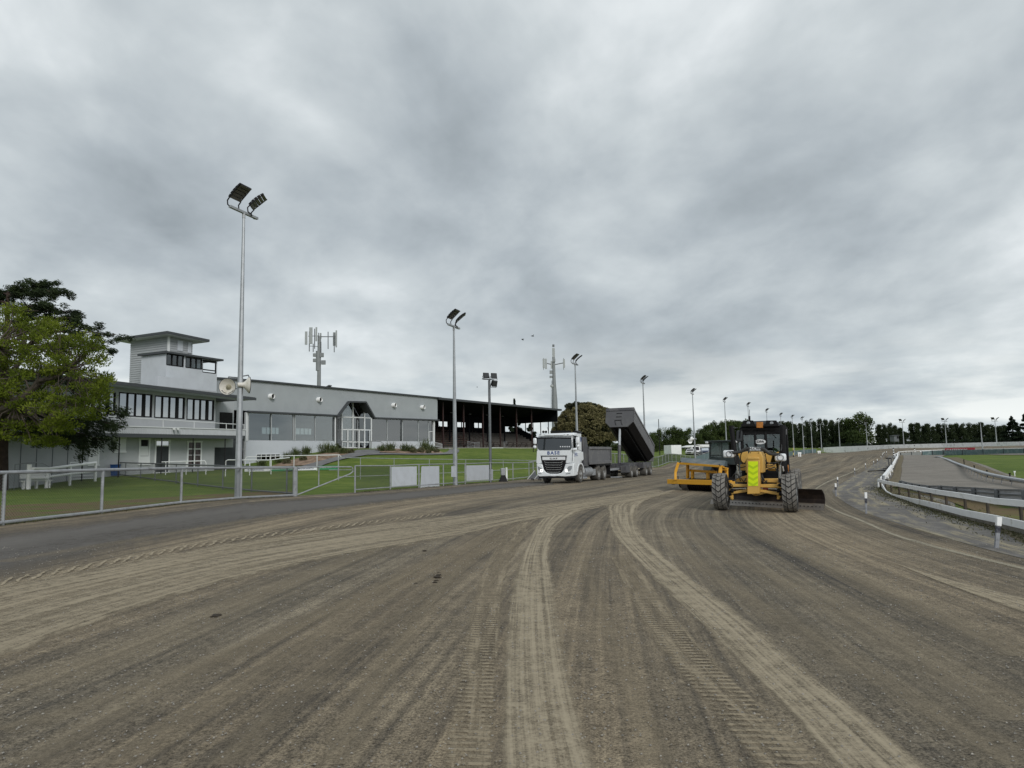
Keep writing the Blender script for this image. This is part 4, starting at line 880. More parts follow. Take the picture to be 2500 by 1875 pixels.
# right end: hanging panel above, glazed gap, raked wall below
zp = SF.X(1362.5, 1029.5, Xr).z; zl = SF.X(1275, 1072, Xr).z
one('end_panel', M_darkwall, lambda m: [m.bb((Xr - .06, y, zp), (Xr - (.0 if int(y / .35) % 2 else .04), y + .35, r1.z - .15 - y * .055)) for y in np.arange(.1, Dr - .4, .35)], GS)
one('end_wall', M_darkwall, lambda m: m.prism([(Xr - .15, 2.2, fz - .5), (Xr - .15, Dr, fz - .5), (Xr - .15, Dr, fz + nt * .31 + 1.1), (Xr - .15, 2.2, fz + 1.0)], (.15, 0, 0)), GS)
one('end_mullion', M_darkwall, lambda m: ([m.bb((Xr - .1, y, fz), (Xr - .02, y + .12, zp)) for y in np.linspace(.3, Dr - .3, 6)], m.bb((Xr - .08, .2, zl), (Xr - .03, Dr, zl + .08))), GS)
one('ceiling_light', M_lens, lambda m: [m.box((SF.Y(*c9(x, y), Dr * .5).x, Dr * .5, SF.Y(*c9(x, y), Dr * .5).z), (.5, .2, .06)) for x, y in ((745, 435), (1085, 455), (350, 405), (1225, 315), (1420, 475))], GS)
# terrace slab in front of the stand
ts = MB(); ts.bb((-1.5, -3.2, fz - 1.2), (Xr + 2, Dr, fz)); t = ts.build('terrace', M_conc, loc=SF.o); t.rotation_euler[2] = SF.th; t['kind'] = 'structure'
# ================================================================ old two-storey building
def c2(x, y): return (240 + x / 4.1475, 780 + y / 4.1475)
_A, _B = W(259, 933, 49.5), W(623, 973, 62)
EF = Frame(_A.x, _A.y, .3, math.atan2(_B.y - _A.y, _B.x - _A.x))
old = empty('clubhouse', EF.o, EF.th, 'old two-storey grey clubhouse with a corrugated balcony front and weatherboard tower', 'building')
e2 = lambda x, y, yy=0: EF.Y(*c2(x, y), yy)
pa, pb = e2(80, 640), e2(1590, 812); sl = (pb.z - pa.z) / (pb.x - pa.x); X0 = -14.0
pa = Vector((X0, 0, pa.z + sl * (X0 - pa.x)))
one('roof', M_trim, lambda m: m.prism([pa, pb, pb + Vector((0, 0, .2)), pa + Vector((0, 0, .2))], (0, 9, 0)), old)
one('gutter', M_trim, lambda m: m.prism([pa + Vector((0, -.12, -.06)), pb + Vector((0, -.12, -.06)), pb + Vector((0, -.12, .15)), pa + Vector((0, -.12, .15))], (0, .115, 0)), old)
one('soffit', M_plinth, lambda m: m.prism([pa + Vector((0, .02, -.03)), pb + Vector((0, .02, -.03)), pb + Vector((0, .02, -.005)), pa + Vector((0, .02, -.005))], (0, 1.6, 0)), old)
YW = 1.5; xw = e2(1185, 1000, YW).x; XE = e2(1500, 1000, YW).x
M_old = mat('grey_render', (.38, .40, .415), .75, 0, .04, 1.0, (.31, .33, .345), .8, (.52, .8))
# window and door openings in the front wall
ups = [(-140, 728, 175, 932), (205, 747, 545, 985), (568, 780, 875, 1003), (895, 808, 1172, 1022)]
U = [rect(EF, c2, *q, YW) for q in ups]
zb = e2(600, 1090, YW).z
one('front_wall', M_old, lambda m: holes(m, X0, xw, -1.2, pa.z - .02, YW, .2, U), old)
one('front_wall', M_old, lambda m: (m.bb((xw, YW + 2.6, -1), (XE + 1, YW + 2.8, pb.z + .1)), m.bb((X0, 8.7, -1), (XE, 8.9, pb.z)), m.bb((xw - .2, YW + .21, -1), (xw, YW + 2.6, pb.z + .1))), old)
zfl = e2(700, 1165, 0).z; bbx = e2(1488, 1117).x
one('upper_floor', M_plinth, lambda m: m.bb((X0, .05, zfl - .1), (bbx, 8.6, zfl + .12)), old)
one('ground_floor', M_floor, lambda m: m.bb((X0, YW + .25, -.4), (XE, 8.6, .25)), old)
for q in U:
    x0, x1, z0, z1 = q; w = x1 - x0
    f = one('window', M_black, lambda m: ([m.box((x, YW + .05, (z0 + z1) / 2), (.09, .12, z1 - z0)) for x in (x0 + .045, x0 + w * .265, x0 + w * .5, x1 - .045)] + [m.box((x0 + w * .755, YW + .05, (z0 + z1) / 2), (.22, .12, z1 - z0))] +
            [m.box(((x0 + x1) / 2, YW + .05, z), (w, .121, .08)) for z in (z0 + .04, z1 - .04)]), old)
    for a, b in ((0, .265), (.265, .5), (.5, .755), (.755, 1)): one('pane', M_glassb, lambda m: m.bb((x0 + w * a, YW + .07, z0), (x0 + w * b, YW + .08, z1)), f)
# recessed right bay
one('balcony_door', M_black, lambda m: (m.bb((e2(1240, 900, 4).x, YW + 2.55, zfl + .12), (e2(1365, 900, 4).x, YW + 2.59, zfl + 2.3)), m.bb((xw + .02, YW + 2.0, zfl + .12), (e2(1228, 900, 3).x, YW + 2.55, zfl + 2.2))), old)
one('alcove', M_dgrey, lambda m: (m.bb((xw + .1, YW + .9, -1), (XE, YW + 1.0, zfl - .2)),), old)
one('alcove_header', M_old, lambda m: m.bb((xw, YW, e2(1250, 1295, YW).z), (e2(1365, 1290, YW).x, YW + .2, zfl)), old)
# balcony front of vertical corrugated iron
M_corr = mat('corrugated_iron', (.40, .42, .44), .5, .2, .06, 2)
ba, bb_ = e2(30, 1073), e2(1490, 1117); bc, bd = e2(30, 1150), e2(1490, 1178)
def corr(m):
    n_ = 190; rt_, rb_ = [], []
    for k in range(n_ * 2 + 1):
        f = k / (n_ * 2); yy = -.02 if k % 2 else .04; x = X0 + (bb_.x - X0) * f; g_ = (x - ba.x) / (bb_.x - ba.x)
        rt_.append(Vector((x, yy, ba.z + (bb_.z - ba.z) * g_))); rb_.append(Vector((x, yy, bc.z + (bd.z - bc.z) * g_)))
    m.loft([rb_, rt_], cap=False, close=False)
one('balcony_front', M_corr, corr, old)
one('balcony_cap', M_wframe, lambda m: m.bar(Vector((X0, 0, ba.z + (bb_.z - ba.z) / (bb_.x - ba.x) * (X0 - ba.x))), bb_, .1, .06), old)
one('balcony_fascia', M_trim, lambda m: m.bar(Vector((X0, .08, bc.z - .12 + (bd.z - bc.z) / (bd.x - bc.x) * (X0 - bc.x))), bd + Vector((0, .08, -.12)), .12, .30), old)
zt_ = lambda x: np.interp(x, [80, 1480], [980, 1066])
hr = [e2(x, zt_(x), .15) for x in (-300, 80, 1480)]
one('handrail', M_wframe, lambda m: (m.tube(hr, .03, 6), [m.tube([e2(x, zt_(x), .15), e2(x, zt_(x) + 120, .15)], .028, 6) for x in (-80, 230, 656, 970, 1296, 1475)]), old)
for x in (-150, 216, 645, 962, 1286): one('veranda_post', M_black, lambda m: m.tube([e2(x, 1180, .1), Vector((e2(x, 1180, .1).x, .1, EF.g(e2(x, 1180, .1).x, .1) - .2))], .045, 8), old)
def joinery(x0p, y0p, x1p, y1p, kind):
    x0, x1, z0, z1 = rect(EF, c2, x0p, y0p, x1p, y1p, YW); w = x1 - x0; h = z1 - z0
    f = one('door' if kind in 'bd' else 'window', M_wframe, lambda m: [m.bb(a, b) for a, b in (((x0, YW - .05, z0), (x0 + .12, YW + .02, z1)), ((x1 - .12, YW - .05, z0), (x1, YW + .02, z1)), ((x0 - .05, YW - .052, z1 - .12), (x1 + .05, YW + .02, z1)), ((x0 - .05, YW - .07, z0 - .02), (x1 + .05, YW + .02, z0 + .08)))], old)
    if kind == 's': one('shutter', M_wframe, lambda m: (m.bb((x0 + .1, YW - .035, z0 + .08), (x1 - .1, YW - .002, z1 - .1)), m.bb((x0 + w * .72, YW - .045, z0 + .05), (x0 + w * .76, YW - .03, z1 - .1))), f)
    if kind == 'b': one('leaf', M_wframe, lambda m: (m.bb((x0 + .12, YW - .03, z0), (x1 - .12, YW - .002, z0 + h * .32)), m.bb((x0 + .14, YW - .025, z0 + h * .34), (x1 - .14, YW - .002, z0 + h * .68))), f); one('pane', M_black, lambda m: m.bb((x0 + .2, YW - .03, z0 + h * .70), (x1 - .2, YW - .002, z0 + h * .93)), f)
    if kind == 'd':
        one('leaf', M_dgrey, lambda m: m.bb((x0 + .12, YW - .03, z0), (x1 - .12, YW - .002, z0 + h * .80)), f); one('transom', M_wframe, lambda m: m.bb((x0 + .1, YW - .045, z0 + h * .80), (x1 - .1, YW - .002, z0 + h * .83)), f)
        one('pane', M_glassb, lambda m: m.bb((x0 + .12, YW - .03, z0 + h * .83), (x1 - .12, YW - .002, z0 + h * .95)), f)
    if kind == 'w':
        one('mullion', M_wframe, lambda m: (m.box(((x0 + x1) / 2, YW - .03, (z0 + z1) / 2), (.09, .045, h)), m.box(((x0 + x1) / 2, YW - .031, z0 + h * .70), (w, .045, .09)), [m.box(((x0 + x1) / 2, YW - .03, z0 + h * q), (w, .03, .04)) for q in (.25, .47)]), f)
        one('pane', mat('dim_interior', (.05, .035, .035), .3, 0, .8, 5), lambda m: m.bb((x0 + .1, YW - .02, z0), (x1 - .1, YW - .002, z1 - .1)), f)
joinery(152, 1193, 276, 1346, 's'); joinery(408, 1200, 521, 1472, 'b'); joinery(568, 1216, 722, 1556, 'd'); joinery(897, 1230, 1045, 1500, 'w'); joinery(-100, 1180, 10, 1480, 'b')
one('downpipe', M_galv, lambda m: (m.tube([e2(1490, 940, .2), e2(1490, 1420, .2)], .06, 8), m.tube([e2(1476, 1180, .3), e2(1476, 1440, .3)], .05, 8)), old)
one('wall_lamp', M_wframe, lambda m: [m.tube([e2(x, 1100, -.08), e2(x + 8, 1106, -.4)], [.06, .1], 8) for x in (760, 800)], old)
# tower boxes
def corner_box(name, mt, cx, cy, yf, xe, xs, zbot, dxr=0):
    C = e2(cx, cy, yf); yb = EF.X(*c2(xe, cy), C.x).y; xr = e2(xs, cy, yf).x
    return C.x, xr, yf, yb, zbot, C.z
x0, x1, y0, y1, z0, z1 = corner_box('t', None, 716, 168, 6.0, 333, 955, 0)
zr_ = pa.z - .5
M_wb = mat('weatherboard', (.34, .36, .375), .7, 0, .04, 1.5, (.34, .35, .36), 1, (.52, .8))
def boards(m):
    z = zr_
    while z < z1 - .02:
        h = .2; m.prism([(x0, y0 - .05, z), (x0, y0 - .05, z + .02), (x0, y0 - .005, z + h), (x0, y0 + .02, z + h), (x0, y0 + .02, z)], (x1 - x0, 0, 0))
        m.prism([(x0 - .05, y0, z), (x0 - .05, y0, z + .02), (x0 - .005, y0, z + h), (x0 + .02, y0, z + h), (x0 + .02, y0, z)], (0, y1 - y0, 0)); z += h
tw = one('tower', M_wb, lambda m: (m.bb((x0 + .02, y0 + .02, zr_), (x1, y1, z1)), boards(m)), old)
one('corner_board', M_wframe, lambda m: m.bb((x0 - .09, y0 - .09, zr_), (x0 + .06, y0 + .06, z1)), tw)
one('tower_roof', M_trim, lambda m: m.prism([(x0 - .9, y0 - .9, z1 + .02), (x1 + 1.1, y0 - .9, z1 - .1), (x1 + 1.1, y1 + 1, z1 - .15), (x0 - .9, y1 + 1, z1 - .02)], (0, 0, .22)), tw)
one('tower_soffit', M_wframe, lambda m: m.prism([(x0 - .85, y0 - .85, z1 - .01), (x1 + 1.05, y0 - .85, z1 - .13), (x1 + 1.05, y1 + .95, z1 - .18), (x0 - .85, y1 + .95, z1 - .05)], (0, 0, .02)), tw)
for q in ((803, 215, 855, 318), (908, 232, 940, 340)):
    a, b, c_, d_ = rect(EF, c2, *q, 5.93); one('shutter', M_plinth, lambda m: m.bb((a, 5.9, c_), (b, 5.97, d_)), tw)
C = e2(690, 345, 4.6); yb = EF.X(*c2(447, 335), C.x).y; xr = e2(1205, 420, 4.6).x; ze = e2(1205, 420, 4.6).z
ws = [rect(EF, c2, 692, 358, 864, 470, 4.6), rect(EF, c2, 886, 392, 1050, 495, 4.6), rect(EF, c2, 1057, 418, 1192, 540, 4.6)]
jb = one('judges_box', M_plaster, lambda m: (holes(m, C.x, xr, zr_, min(C.z, ze) - .02, 4.6, .15, ws), m.bb((C.x, 4.751, zr_), (C.x + .15, yb, min(C.z, ze) - .02)), m.bb((C.x, yb, zr_), (xr, yb + .1, min(C.z, ze) - .02)), m.bb((xr - .1, 4.751, zr_), (xr, yb, e2(1195, 545, 4.6).z)),
     m.prism([(C.x, 4.6, min(C.z, ze) - .021), (xr, 4.6, min(C.z, ze) - .021), (xr, 4.6, ze), (C.x, 4.6, C.z)], (0, .15, 0)), m.prism([(C.x, 4.751, min(C.z, ze) - .021), (C.x, yb, min(C.z, ze) - .021), (C.x, yb, C.z), (C.x, 4.751, C.z)], (.15, 0, 0))), old)
one('box_roof', M_trim, lambda m: m.prism([(C.x - .25, 4.3, C.z + .02), (xr + .45, 4.3, ze + .02), (xr + .45, yb + .3, ze + .02), (C.x - .25, yb + .3, C.z + .02)], (0, 0, .16)), jb)
for i, q in enumerate(ws):
    a, b, c_, d_ = q; w = b - a
    f = one('window', M_black, lambda m: [m.box((a + w * k / 3, 4.65, (c_ + d_) / 2), (.07, .1, d_ - c_)) for k in ((0, 1, 2, 3) if i < 2 else (0, 3))] + [m.box(((a + b) / 2, 4.65, z), (w, .101, .09)) for z in ((c_, d_) if i < 2 else (c_, c_ + (d_ - c_) * .22, d_ - (d_ - c_) * .1, d_))], jb)
    if i < 2: one('pane', M_glassd, lambda m: m.bb((a, 4.68, c_), (b, 4.69, d_)), f)
C2 = e2(855, 615, 3.6); xl = e2(600, 640, 3.6).x
one('lean_to', M_plaster, lambda m: m.bb((xl, 3.6, zr_), (C2.x, 4.59, C2.z + .15)), old)
# seams down the blank left wing wall
g0 = [EF.Y(24, 1080, YW - .02).x, EF.Y(169, 1110, YW - .02).x]
one('cover_strip', M_darkpipe, lambda m: [m.bb((x, YW - .03, -1), (x + .04, YW - .001, zfl)) for x in (EF.Y(u, 1120, YW).x for u in (49, 88, 127, 164))], old)
# ================================================================ phone masts
def mast(u, vt, d, label, r0, r1, three):
    g = G(u, 0, d); H = W(u, vt, d).z - g.z; rt = empty('phone_mast', g, .3, label, 'mast', 'phone masts')
    pole_top = H * (.93 if three else .86)
    one('column', M_mast, lambda m: m.tube([(0, 0, 0), (0, 0, H * .45), (0, 0, H * .62), (0, 0, pole_top)], r0 if isinstance(r0, list) else [r0, r0, r0, r1], 12), rt, smooth=True)
    return rt, H
M_mast = mat('mast_grey', (.22, .235, .24), .6, .1, .08, 1); M_ant = mat('antenna_white', (.33, .35, .35), .5, 0, .05)
rt, H = mast(777, 800, 108, 'left phone mast with a cluster of panel antennas, behind the hall roof', [.3, .3, .28, .26], .25, True)
ppm = 1733 / 108
def hp(du, v, dy=0): p = W(777 + du, v, 108) ; q = p - rt.location; return Vector((q.x, dy, q.z))
rt.rotation_euler[2] = 0
AN = [(-25, 812, 844, .36, -1.0), (-15.5, 801, 841, .50, -.6), (-1.2, 801, 835, .24, -.8), (4, 812, 826, .25, .4), (37, 810, 843, .38, .5), (46, 808, 849, .22, -.5)]
for du, v0, v1, w_, dy in AN: one('panel_antenna', M_ant, lambda m: m.box((hp(du, (v0 + v1) / 2).x, dy, (hp(du, v0).z + hp(du, v1).z) / 2), (w_, .14, hp(du, v0).z - hp(du, v1).z)), rt, bev=.02)
one('mounting_frame', M_darkpipe, lambda m: (m.bar(hp(-22, 822, -.5), hp(0, 820, 0), .1, .1), m.bar(hp(0, 822, 0), hp(42, 822, 0), .12, .12), m.bar(hp(-20, 846, -.5), hp(0, 846, 0), .08, .08),
    [m.tube([hp(du, v0, dy), hp(du, v1, dy)], .07, 6) for du, v0, v1, dy in ((-20, 810, 859, -.4), (-11, 840, 860, -.3), (-8, 803, 852, -.2), (24, 810, 852, 0), (39, 812, 860, 0), (0, 812, 850, .2))], m.tube([hp(7, 835, -.2), hp(7, 862, -.2)], .1, 6)), rt)
for du, v0, v1, w_ in ((-8, 863, 871, .5), (9, 862, 872, .55), (-8, 876, 884, .5), (13, 880, 890, .62)): one('radio_unit', M_mast, lambda m: m.box((hp(du, (v0 + v1) / 2).x, -.1, (hp(du, v0).z + hp(du, v1).z) / 2), (w_, .4, hp(du, v0).z - hp(du, v1).z)), rt, bev=.03)
one('collar', M_mast, lambda m: m.tube([hp(0, 905), hp(0, 857)], .36, 12), rt)
rt, H = mast(1357, 835, 150, 'right phone mast with two outstretched antenna arms, behind the grandstand roof', [.75, .62, .38, .28], .22, False)
rt.rotation_euler[2] = 0
def hp(du, v, dy=0): q = W(1351 + du, v, 150) - rt.location; return Vector((q.x, dy, q.z))
for du, v0, v1, w_ in ((0, 850, 873, .55), (-24, 876, 899, .42), (-18.5, 876, 901, .38), (25.5, 877, 898, .4), (-5, 882, 900, .3)): one('panel_antenna', M_ant, lambda m: m.box((hp(du, v0).x, -.2, (hp(du, v0).z + hp(du, v1).z) / 2), (w_, .2, hp(du, v0).z - hp(du, v1).z)), rt, bev=.03)
one('arm', M_darkpipe, lambda m: (m.tube([hp(0, 891), hp(-20, 886)], .1, 6), m.tube([hp(0, 891), hp(24, 886)], .1, 6), m.tube([hp(0, 850), hp(0, 900)], .12, 6), m.box(hp(0, 844) , (.45, .45, .5)), m.tube([hp(-24, 874), hp(-24, 903)], .05, 5), m.tube([hp(25, 874), hp(25, 903)], .05, 5)), rt)
for du, v0, v1 in ((-6, 905, 913), (-6, 918, 923), (1, 876, 884)): one('radio_unit', M_mast, lambda m: m.box((hp(du, v0).x, -.3, (hp(du, v0).z + hp(du, v1).z) / 2), (.6, .4, hp(du, v0).z - hp(du, v1).z)), rt)
one('dish', M_ant, lambda m: m.lathe([(.0, -.1), (.2, -.06), (.35, .05)], hp(-4, 943, -.6), 'Y', 14), rt)
one('ladder', M_darkpipe, lambda m: (m.tube([hp(-3, 930, -.5), hp(-4.5, 1000, -.9)], .04, 4), m.tube([hp(-5, 930, -.5), hp(-6.5, 1000, -.9)], .04, 4), [m.tube([hp(-3 - k * .09, 930 + k * 4, -.6), hp(-5 - k * .09, 930 + k * 4, -.6)], .03, 4) for k in range(18)]), rt)
# ---------------------------------------------------------------- vehicle materials
M_tyre = mat('tyre_rubber', (.055, .053, .05), .85, 0, .15, 6, (.13, .12, .105), 5, (.45, .7), bump=.1)
M_tyre3 = mat('road_tyre', (.07, .066, .06), .9, 0, .12, 6, (.13, .12, .105), 3, (.45, .7))
M_tyre2 = mat('dusty_tyre', (.155, .148, .138), .9, 0, .12, 6, (.22, .205, .18), 3, (.45, .7))
M_groove = mat('tyre_groove', (.018, .018, .017), .9)
M_rim = mat('wheel_rim', (.35, .35, .34), .4, .5, .15, 8)
M_cy = mat('machine_yellow', (.55, .33, .075), .5, 0, .07, 3, (.33, .22, .08), 2.2, (.5, .8), coat=.1)
M_yel = mat('roller_yellow', (.68, .34, .02), .45, 0, .06, 3, (.36, .2, .06), 2.5, (.55, .75), coat=.15)
M_hiv = mat('hi_vis_lime', (.62, .78, .0), .5, 0, .02); M_hiv2 = mat('hi_vis_lime_dark', (.42, .58, .0), .5, 0, .02)
M_truckw = mat('truck_white', (.74, .77, .79), .3, 0, .02, 2, (.45, .44, .40), .9, (.58, .85), coat=.4)
M_body = mat('tipper_grey', (.055, .055, .062), .5, 0, .06, 1.5, (.14, .135, .13), 1.3, (.5, .75))
M_body2 = mat('tipper_side_grey', (.105, .105, .112), .5, 0, .06, 1.5, (.2, .195, .185), 1.3, (.5, .75))
M_blk = mat('matt_black', (.009, .009, .010), .6, 0, .2, spec=.2)
M_hose = mat('rubber_hose', (.03, .03, .03), .55)
M_chrome = mat('chrome', (.6, .6, .6), .2, .9, .05)
M_blade = mat('blade_rust', (.020, .013, .012), .6, .1, .35, 4, (.06, .04, .03), 3, (.5, .7))
M_edge = mat('worn_steel', (.26, .24, .22), .5, .5, .12, 6)
M_blue = mat('blue_ink', (.008, .05, .22), .4)
M_hl = mat('headlamp_glass', (.30, .32, .34), .15, .2, .35, 25)
M_tgrn = mat('tractor_dark_green', (.04, .055, .055), .4, 0, .1, 2, (.08, .085, .08), 2, (.5, .8))
M_weight = mat('weight_box', (.055, .08, .09), .5, 0, .15, 1.2, (.20, .20, .175), .8, (.42, .62))
M_cabgl = glass('cab_glass', (.5, .58, .57), .05); M_cabgl2 = glass('tractor_glass', (.6, .7, .68), .2); M_wind = glass('windscreen_glass', (.10, .12, .125), .1)
M_orange = mat('amber', (.42, .16, .025), .5, 0, .3, 12)
def wheel(par, c, r, w, rim=.55, name='wheel', tm=None, tread=0, dual=False, deep=.1):
    """wheel with its axle along local x; rim shows on the +x side"""
    tm = tm or M_tyre; rt = one(name, tm, lambda m: m.lathe([(r * rim, -w / 2 + .02), (r * .80, -w / 2), (r * .93, -w * .46), (r * .985, -w * .36), (r, -w * .2), (r, w * .2), (r * .985, w * .36), (r * .93, w * .46), (r * .80, w / 2), (r * rim, w / 2 - .02)], (0, 0, 0), 'X', 40), par, smooth=True, loc=c)
    def rim_(m):
        for s in (1, -1): m.lathe([(r * rim, s * (w / 2 - .02)), (r * rim * .93, s * (w / 2 - .03)), (r * rim * .85, s * (w / 2 - deep)), (r * rim * .45, s * (w / 2 - deep - .02)), (r * .25, s * (w / 2 - deep + .06)), (r * .16, s * (w / 2 - deep + .09)), (0, s * (w / 2 - deep + .09))], (0, 0, 0), 'X', 28)
        for k in range(10):
            a = 2 * math.pi * k / 10
            m.tube([(w / 2 - deep - .02, r * .33 * math.cos(a), r * .33 * math.sin(a)), (w / 2 - deep + .03, r * .33 * math.cos(a), r * .33 * math.sin(a))], .018, 6)
    one('rim', M_rim, rim_, rt, smooth=True)
    if tread:   # chunky blocks in three chevron rows
        m = MB(); n = tread
        for k in range(n):
            for j in (-1, 0, 1):
                xs = (-.15, .15) if j == 0 else ((.20, .47) if j > 0 else (-.47, -.20))
                for half in ((xs,) if j else ((-.15, 0), (0, .15))):
                    vs = []
                    for rr in (r * .985, r * 1.035):
                        for xx in half:
                            ax = abs(xx); sh = -ax * .42 * w / r * 2.0
                            for t in (.10, .86):
                                a = 2 * math.pi * (k + t) / n + sh; q = rr - (max(0, ax - .3) ** 2) * r * 1.4
                                vs.append((xx * w, q * math.cos(a), q * math.sin(a)))
                    m.add(vs, [(0, 1, 3, 2), (4, 6, 7, 5), (0, 4, 5, 1), (2, 3, 7, 6), (0, 2, 6, 4), (1, 5, 7, 3)])
        m.build('tread', M_tyre2, rt)
    return rt
# ================================================================ motor grader
gx, gy = 7.78, 22.9
GR = Frame(gx, gy, T(gx, gy), math.radians(-24.3))
gr = empty('motor_grader', GR.o, GR.th, 'yellow motor grader facing the camera with a lime chevron panel on its nose', 'grader')
def c6(x, y): return (1600 + x / 5.027, 980 + y / 5.027)
def cb(x, y): return (1700 + x / 6.38, 1000 + y / 6.38)
def b6(x, y, yy): return GR.Y(*cb(x, y), yy)
def a6(x, y, yy): return GR.Y(*c6(x, y), yy)
# front wheels
wl_, wr_ = a6(806, 1110, 0), a6(1652, 1120, 0)
rl = (a6(806, 885, 0).z - a6(806, 1335, 0).z) / 2; rw = (a6(1652, 872, 0).z - a6(1652, 1370, 0).z) / 2; RW = (rl + rw) / 2 / 1.03
for c in (wl_, wr_): 
    zc = GR.g(c.x, 0) + RW * 1.02; w = wheel(gr, (c.x, 0, zc), RW * .97, RW * .72, tread=20, tm=M_groove); w.rotation_euler = (0, math.radians(-1), 0)
AX = (wl_.x + wr_.x) / 2; ZC = (GR.g(wl_.x, 0) + GR.g(wr_.x, 0)) / 2 + RW
def ypoly(pts, yy, th, c=b6): return [c(x, y, yy) for x, y in pts]
NY = -.32
one('nose', M_cy, lambda m: m.prism(ypoly([(790, 785), (988, 785), (988, 1312), (790, 1318)], NY, 0), (0, .5, 0)), gr, bev=.02)
one('nose_cap', M_cy, lambda m: (m.prism(ypoly([(803, 740), (975, 740), (984, 784), (794, 784)], NY - .01, 0), (0, .42, 0)), m.prism(ypoly([(768, 745), (830, 655), (1000, 655), (1040, 745), (1040, 985), (768, 985)], NY + .12, 0), (0, .9, 0))), gr, bev=.02)
pn = ypoly([(808, 1188), (962, 1188), (960, 806), (808, 806)], NY - .012, 0)
pp = one('reflective_panel', M_hiv, lambda m: m.prism(pn, (0, .01, 0)), gr)
def chev(m):
    cx = (808 + 962) / 2
    for y in (850, 940, 1030, 1115):
        m.prism(ypoly([(812, y), (cx, y + 42), (958, y), (958, y + 36), (cx, y + 78), (812, y + 36)], NY - .016, 0), (0, .003, 0))
one('chevrons', M_hiv2, chev, pp)
one('bolt', M_blk, lambda m: [m.tube([b6(x, y, NY + .115), b6(x, y, NY + .13)], .018, 6) for x, y in ((842, 672), (967, 675))], gr)
pl = ypoly([(828, 636), (996, 636), (996, 584), (828, 584)], NY + .1, 0)
P = one('number_plate', M_wht, lambda m: m.prism(pl, (0, .015, 0)), gr, bev=.006)
pc = (pl[0] + pl[2]) / 2; RX = Matrix.Rotation(math.pi / 2, 4, 'X')
one('number', M_blk, lambda m: m.text('NUC989', .125, Matrix.Translation(pc + Vector((0, -.004, .002))) @ RX, .002, bold=.002, sx=.72), P)
# main frame beam rising to the cab, side A-frames
beam = [(0, .1, ZC + .25), (0, .9, ZC + .95), (0, 2.4, ZC + 1.05), (0, 3.2, ZC + .55)]
one('frame_beam', M_cy, lambda m: [m.bar(Vector(a) + Vector((AX, 0, 0)), Vector(b) + Vector((AX, 0, 0)), .32, .30) for a, b in zip(beam, beam[1:])], gr, bev=.02)
one('lift_frame', M_cy, lambda m: m.prism(ypoly([(600, 700), (700, 668), (800, 650), (800, 735), (740, 845), (705, 840), (650, 700), (610, 715)], 1.5, 0), (0, .12, 0)), gr, bev=.015)
one('lift_frame', M_cy, lambda m: m.prism(ypoly([(1040, 690), (1150, 668), (1220, 680), (1280, 655), (1290, 700), (1180, 720), (1140, 860), (1100, 830), (1080, 720)], 1.5, 0), (0, .12, 0)), gr, bev=.015)
# axle
one('axle_beam', M_cy, lambda m: (m.prism(ypoly([(515, 1155), (790, 1165), (790, 1205), (515, 1205)], -.08, 0), (0, .22, 0)), m.prism(ypoly([(988, 1165), (1340, 1158), (1340, 1222), (988, 1212)], -.08, 0), (0, .22, 0)),
     m.prism(ypoly([(540, 1290), (640, 1262), (790, 1240), (790, 1282), (640, 1305), (545, 1318)], -.05, 0), (0, .16, 0)), m.prism(ypoly([(988, 1240), (1100, 1262), (1305, 1290), (1300, 1335), (1180, 1320), (988, 1282)], -.05, 0), (0, .16, 0)),
     m.prism(ypoly([(1050, 1075), (1265, 1075), (1265, 1140), (1050, 1130)], .25, 0), (0, .3, 0)), m.prism(ypoly([(610, 1075), (790, 1020), (790, 1130), (620, 1130)], .25, 0), (0, .3, 0))), gr, bev=.012)
for s, x in ((-1, 545), (1, 1290)):
    one('kingpin', M_cy, lambda m: (m.tube([b6(x, 1140, .05), b6(x, 1360, .05)], .075, 8), m.tube([b6(x, 1355, .05), b6(x - s * 10, 1385, .0), b6(x + s * -30 + (0 if s < 0 else 20), 1395, .0)], .05, 8)), gr, smooth=True)
    one('hub_link', M_blk, lambda m: (m.tube([b6(x - 15 * -s, 1250, -.05), b6(x - s * 40, 1270, -.05)], .06, 8), m.tube([b6(x, 1180, .0), b6(x + s * 45, 1190, .0)], .09, 10), m.tube([b6(x, 1300, .0), b6(x + s * 45, 1310, .0)], .08, 10)), gr, smooth=True)
for qa, qb in (((1000, 1222), (1280, 1236)), ((560, 1232), (780, 1224))): one('steering_ram', M_chrome, lambda m: m.tube([b6(*qa, .02), b6(*qb, .02)], .028, 8), gr, smooth=True)
one('steering_barrel', mat('dull_red', (.12, .012, .012), .5), lambda m: (m.tube([b6(1040, 1222, .0), b6(1120, 1228, .0)], .05, 8), ), gr)
# lift cylinders
for (xa, ya, xb, yb, r_, mt, nm, yy) in ((545, 250, 600, 700, .085, M_blk, 'lift_cylinder', 1.6), (600, 690, 640, 850, .07, M_blk, 'lift_cylinder', 1.4), (640, 850, 655, 1060, .04, M_chrome, 'cylinder_rod', 1.2),
                                   (1345, 240, 1350, 900, .10, M_blk, 'lift_cylinder', 1.6), (1305, 860, 1300, 1070, .045, M_chrome, 'cylinder_rod', 1.2), (1345, 880, 1360, 960, .03, M_chrome, 'cylinder_rod', 1.2)):
    one(nm, mt, lambda m: m.tube([b6(xa, ya, yy), b6(xb, yb, yy)], r_, 12), gr, smooth=True)
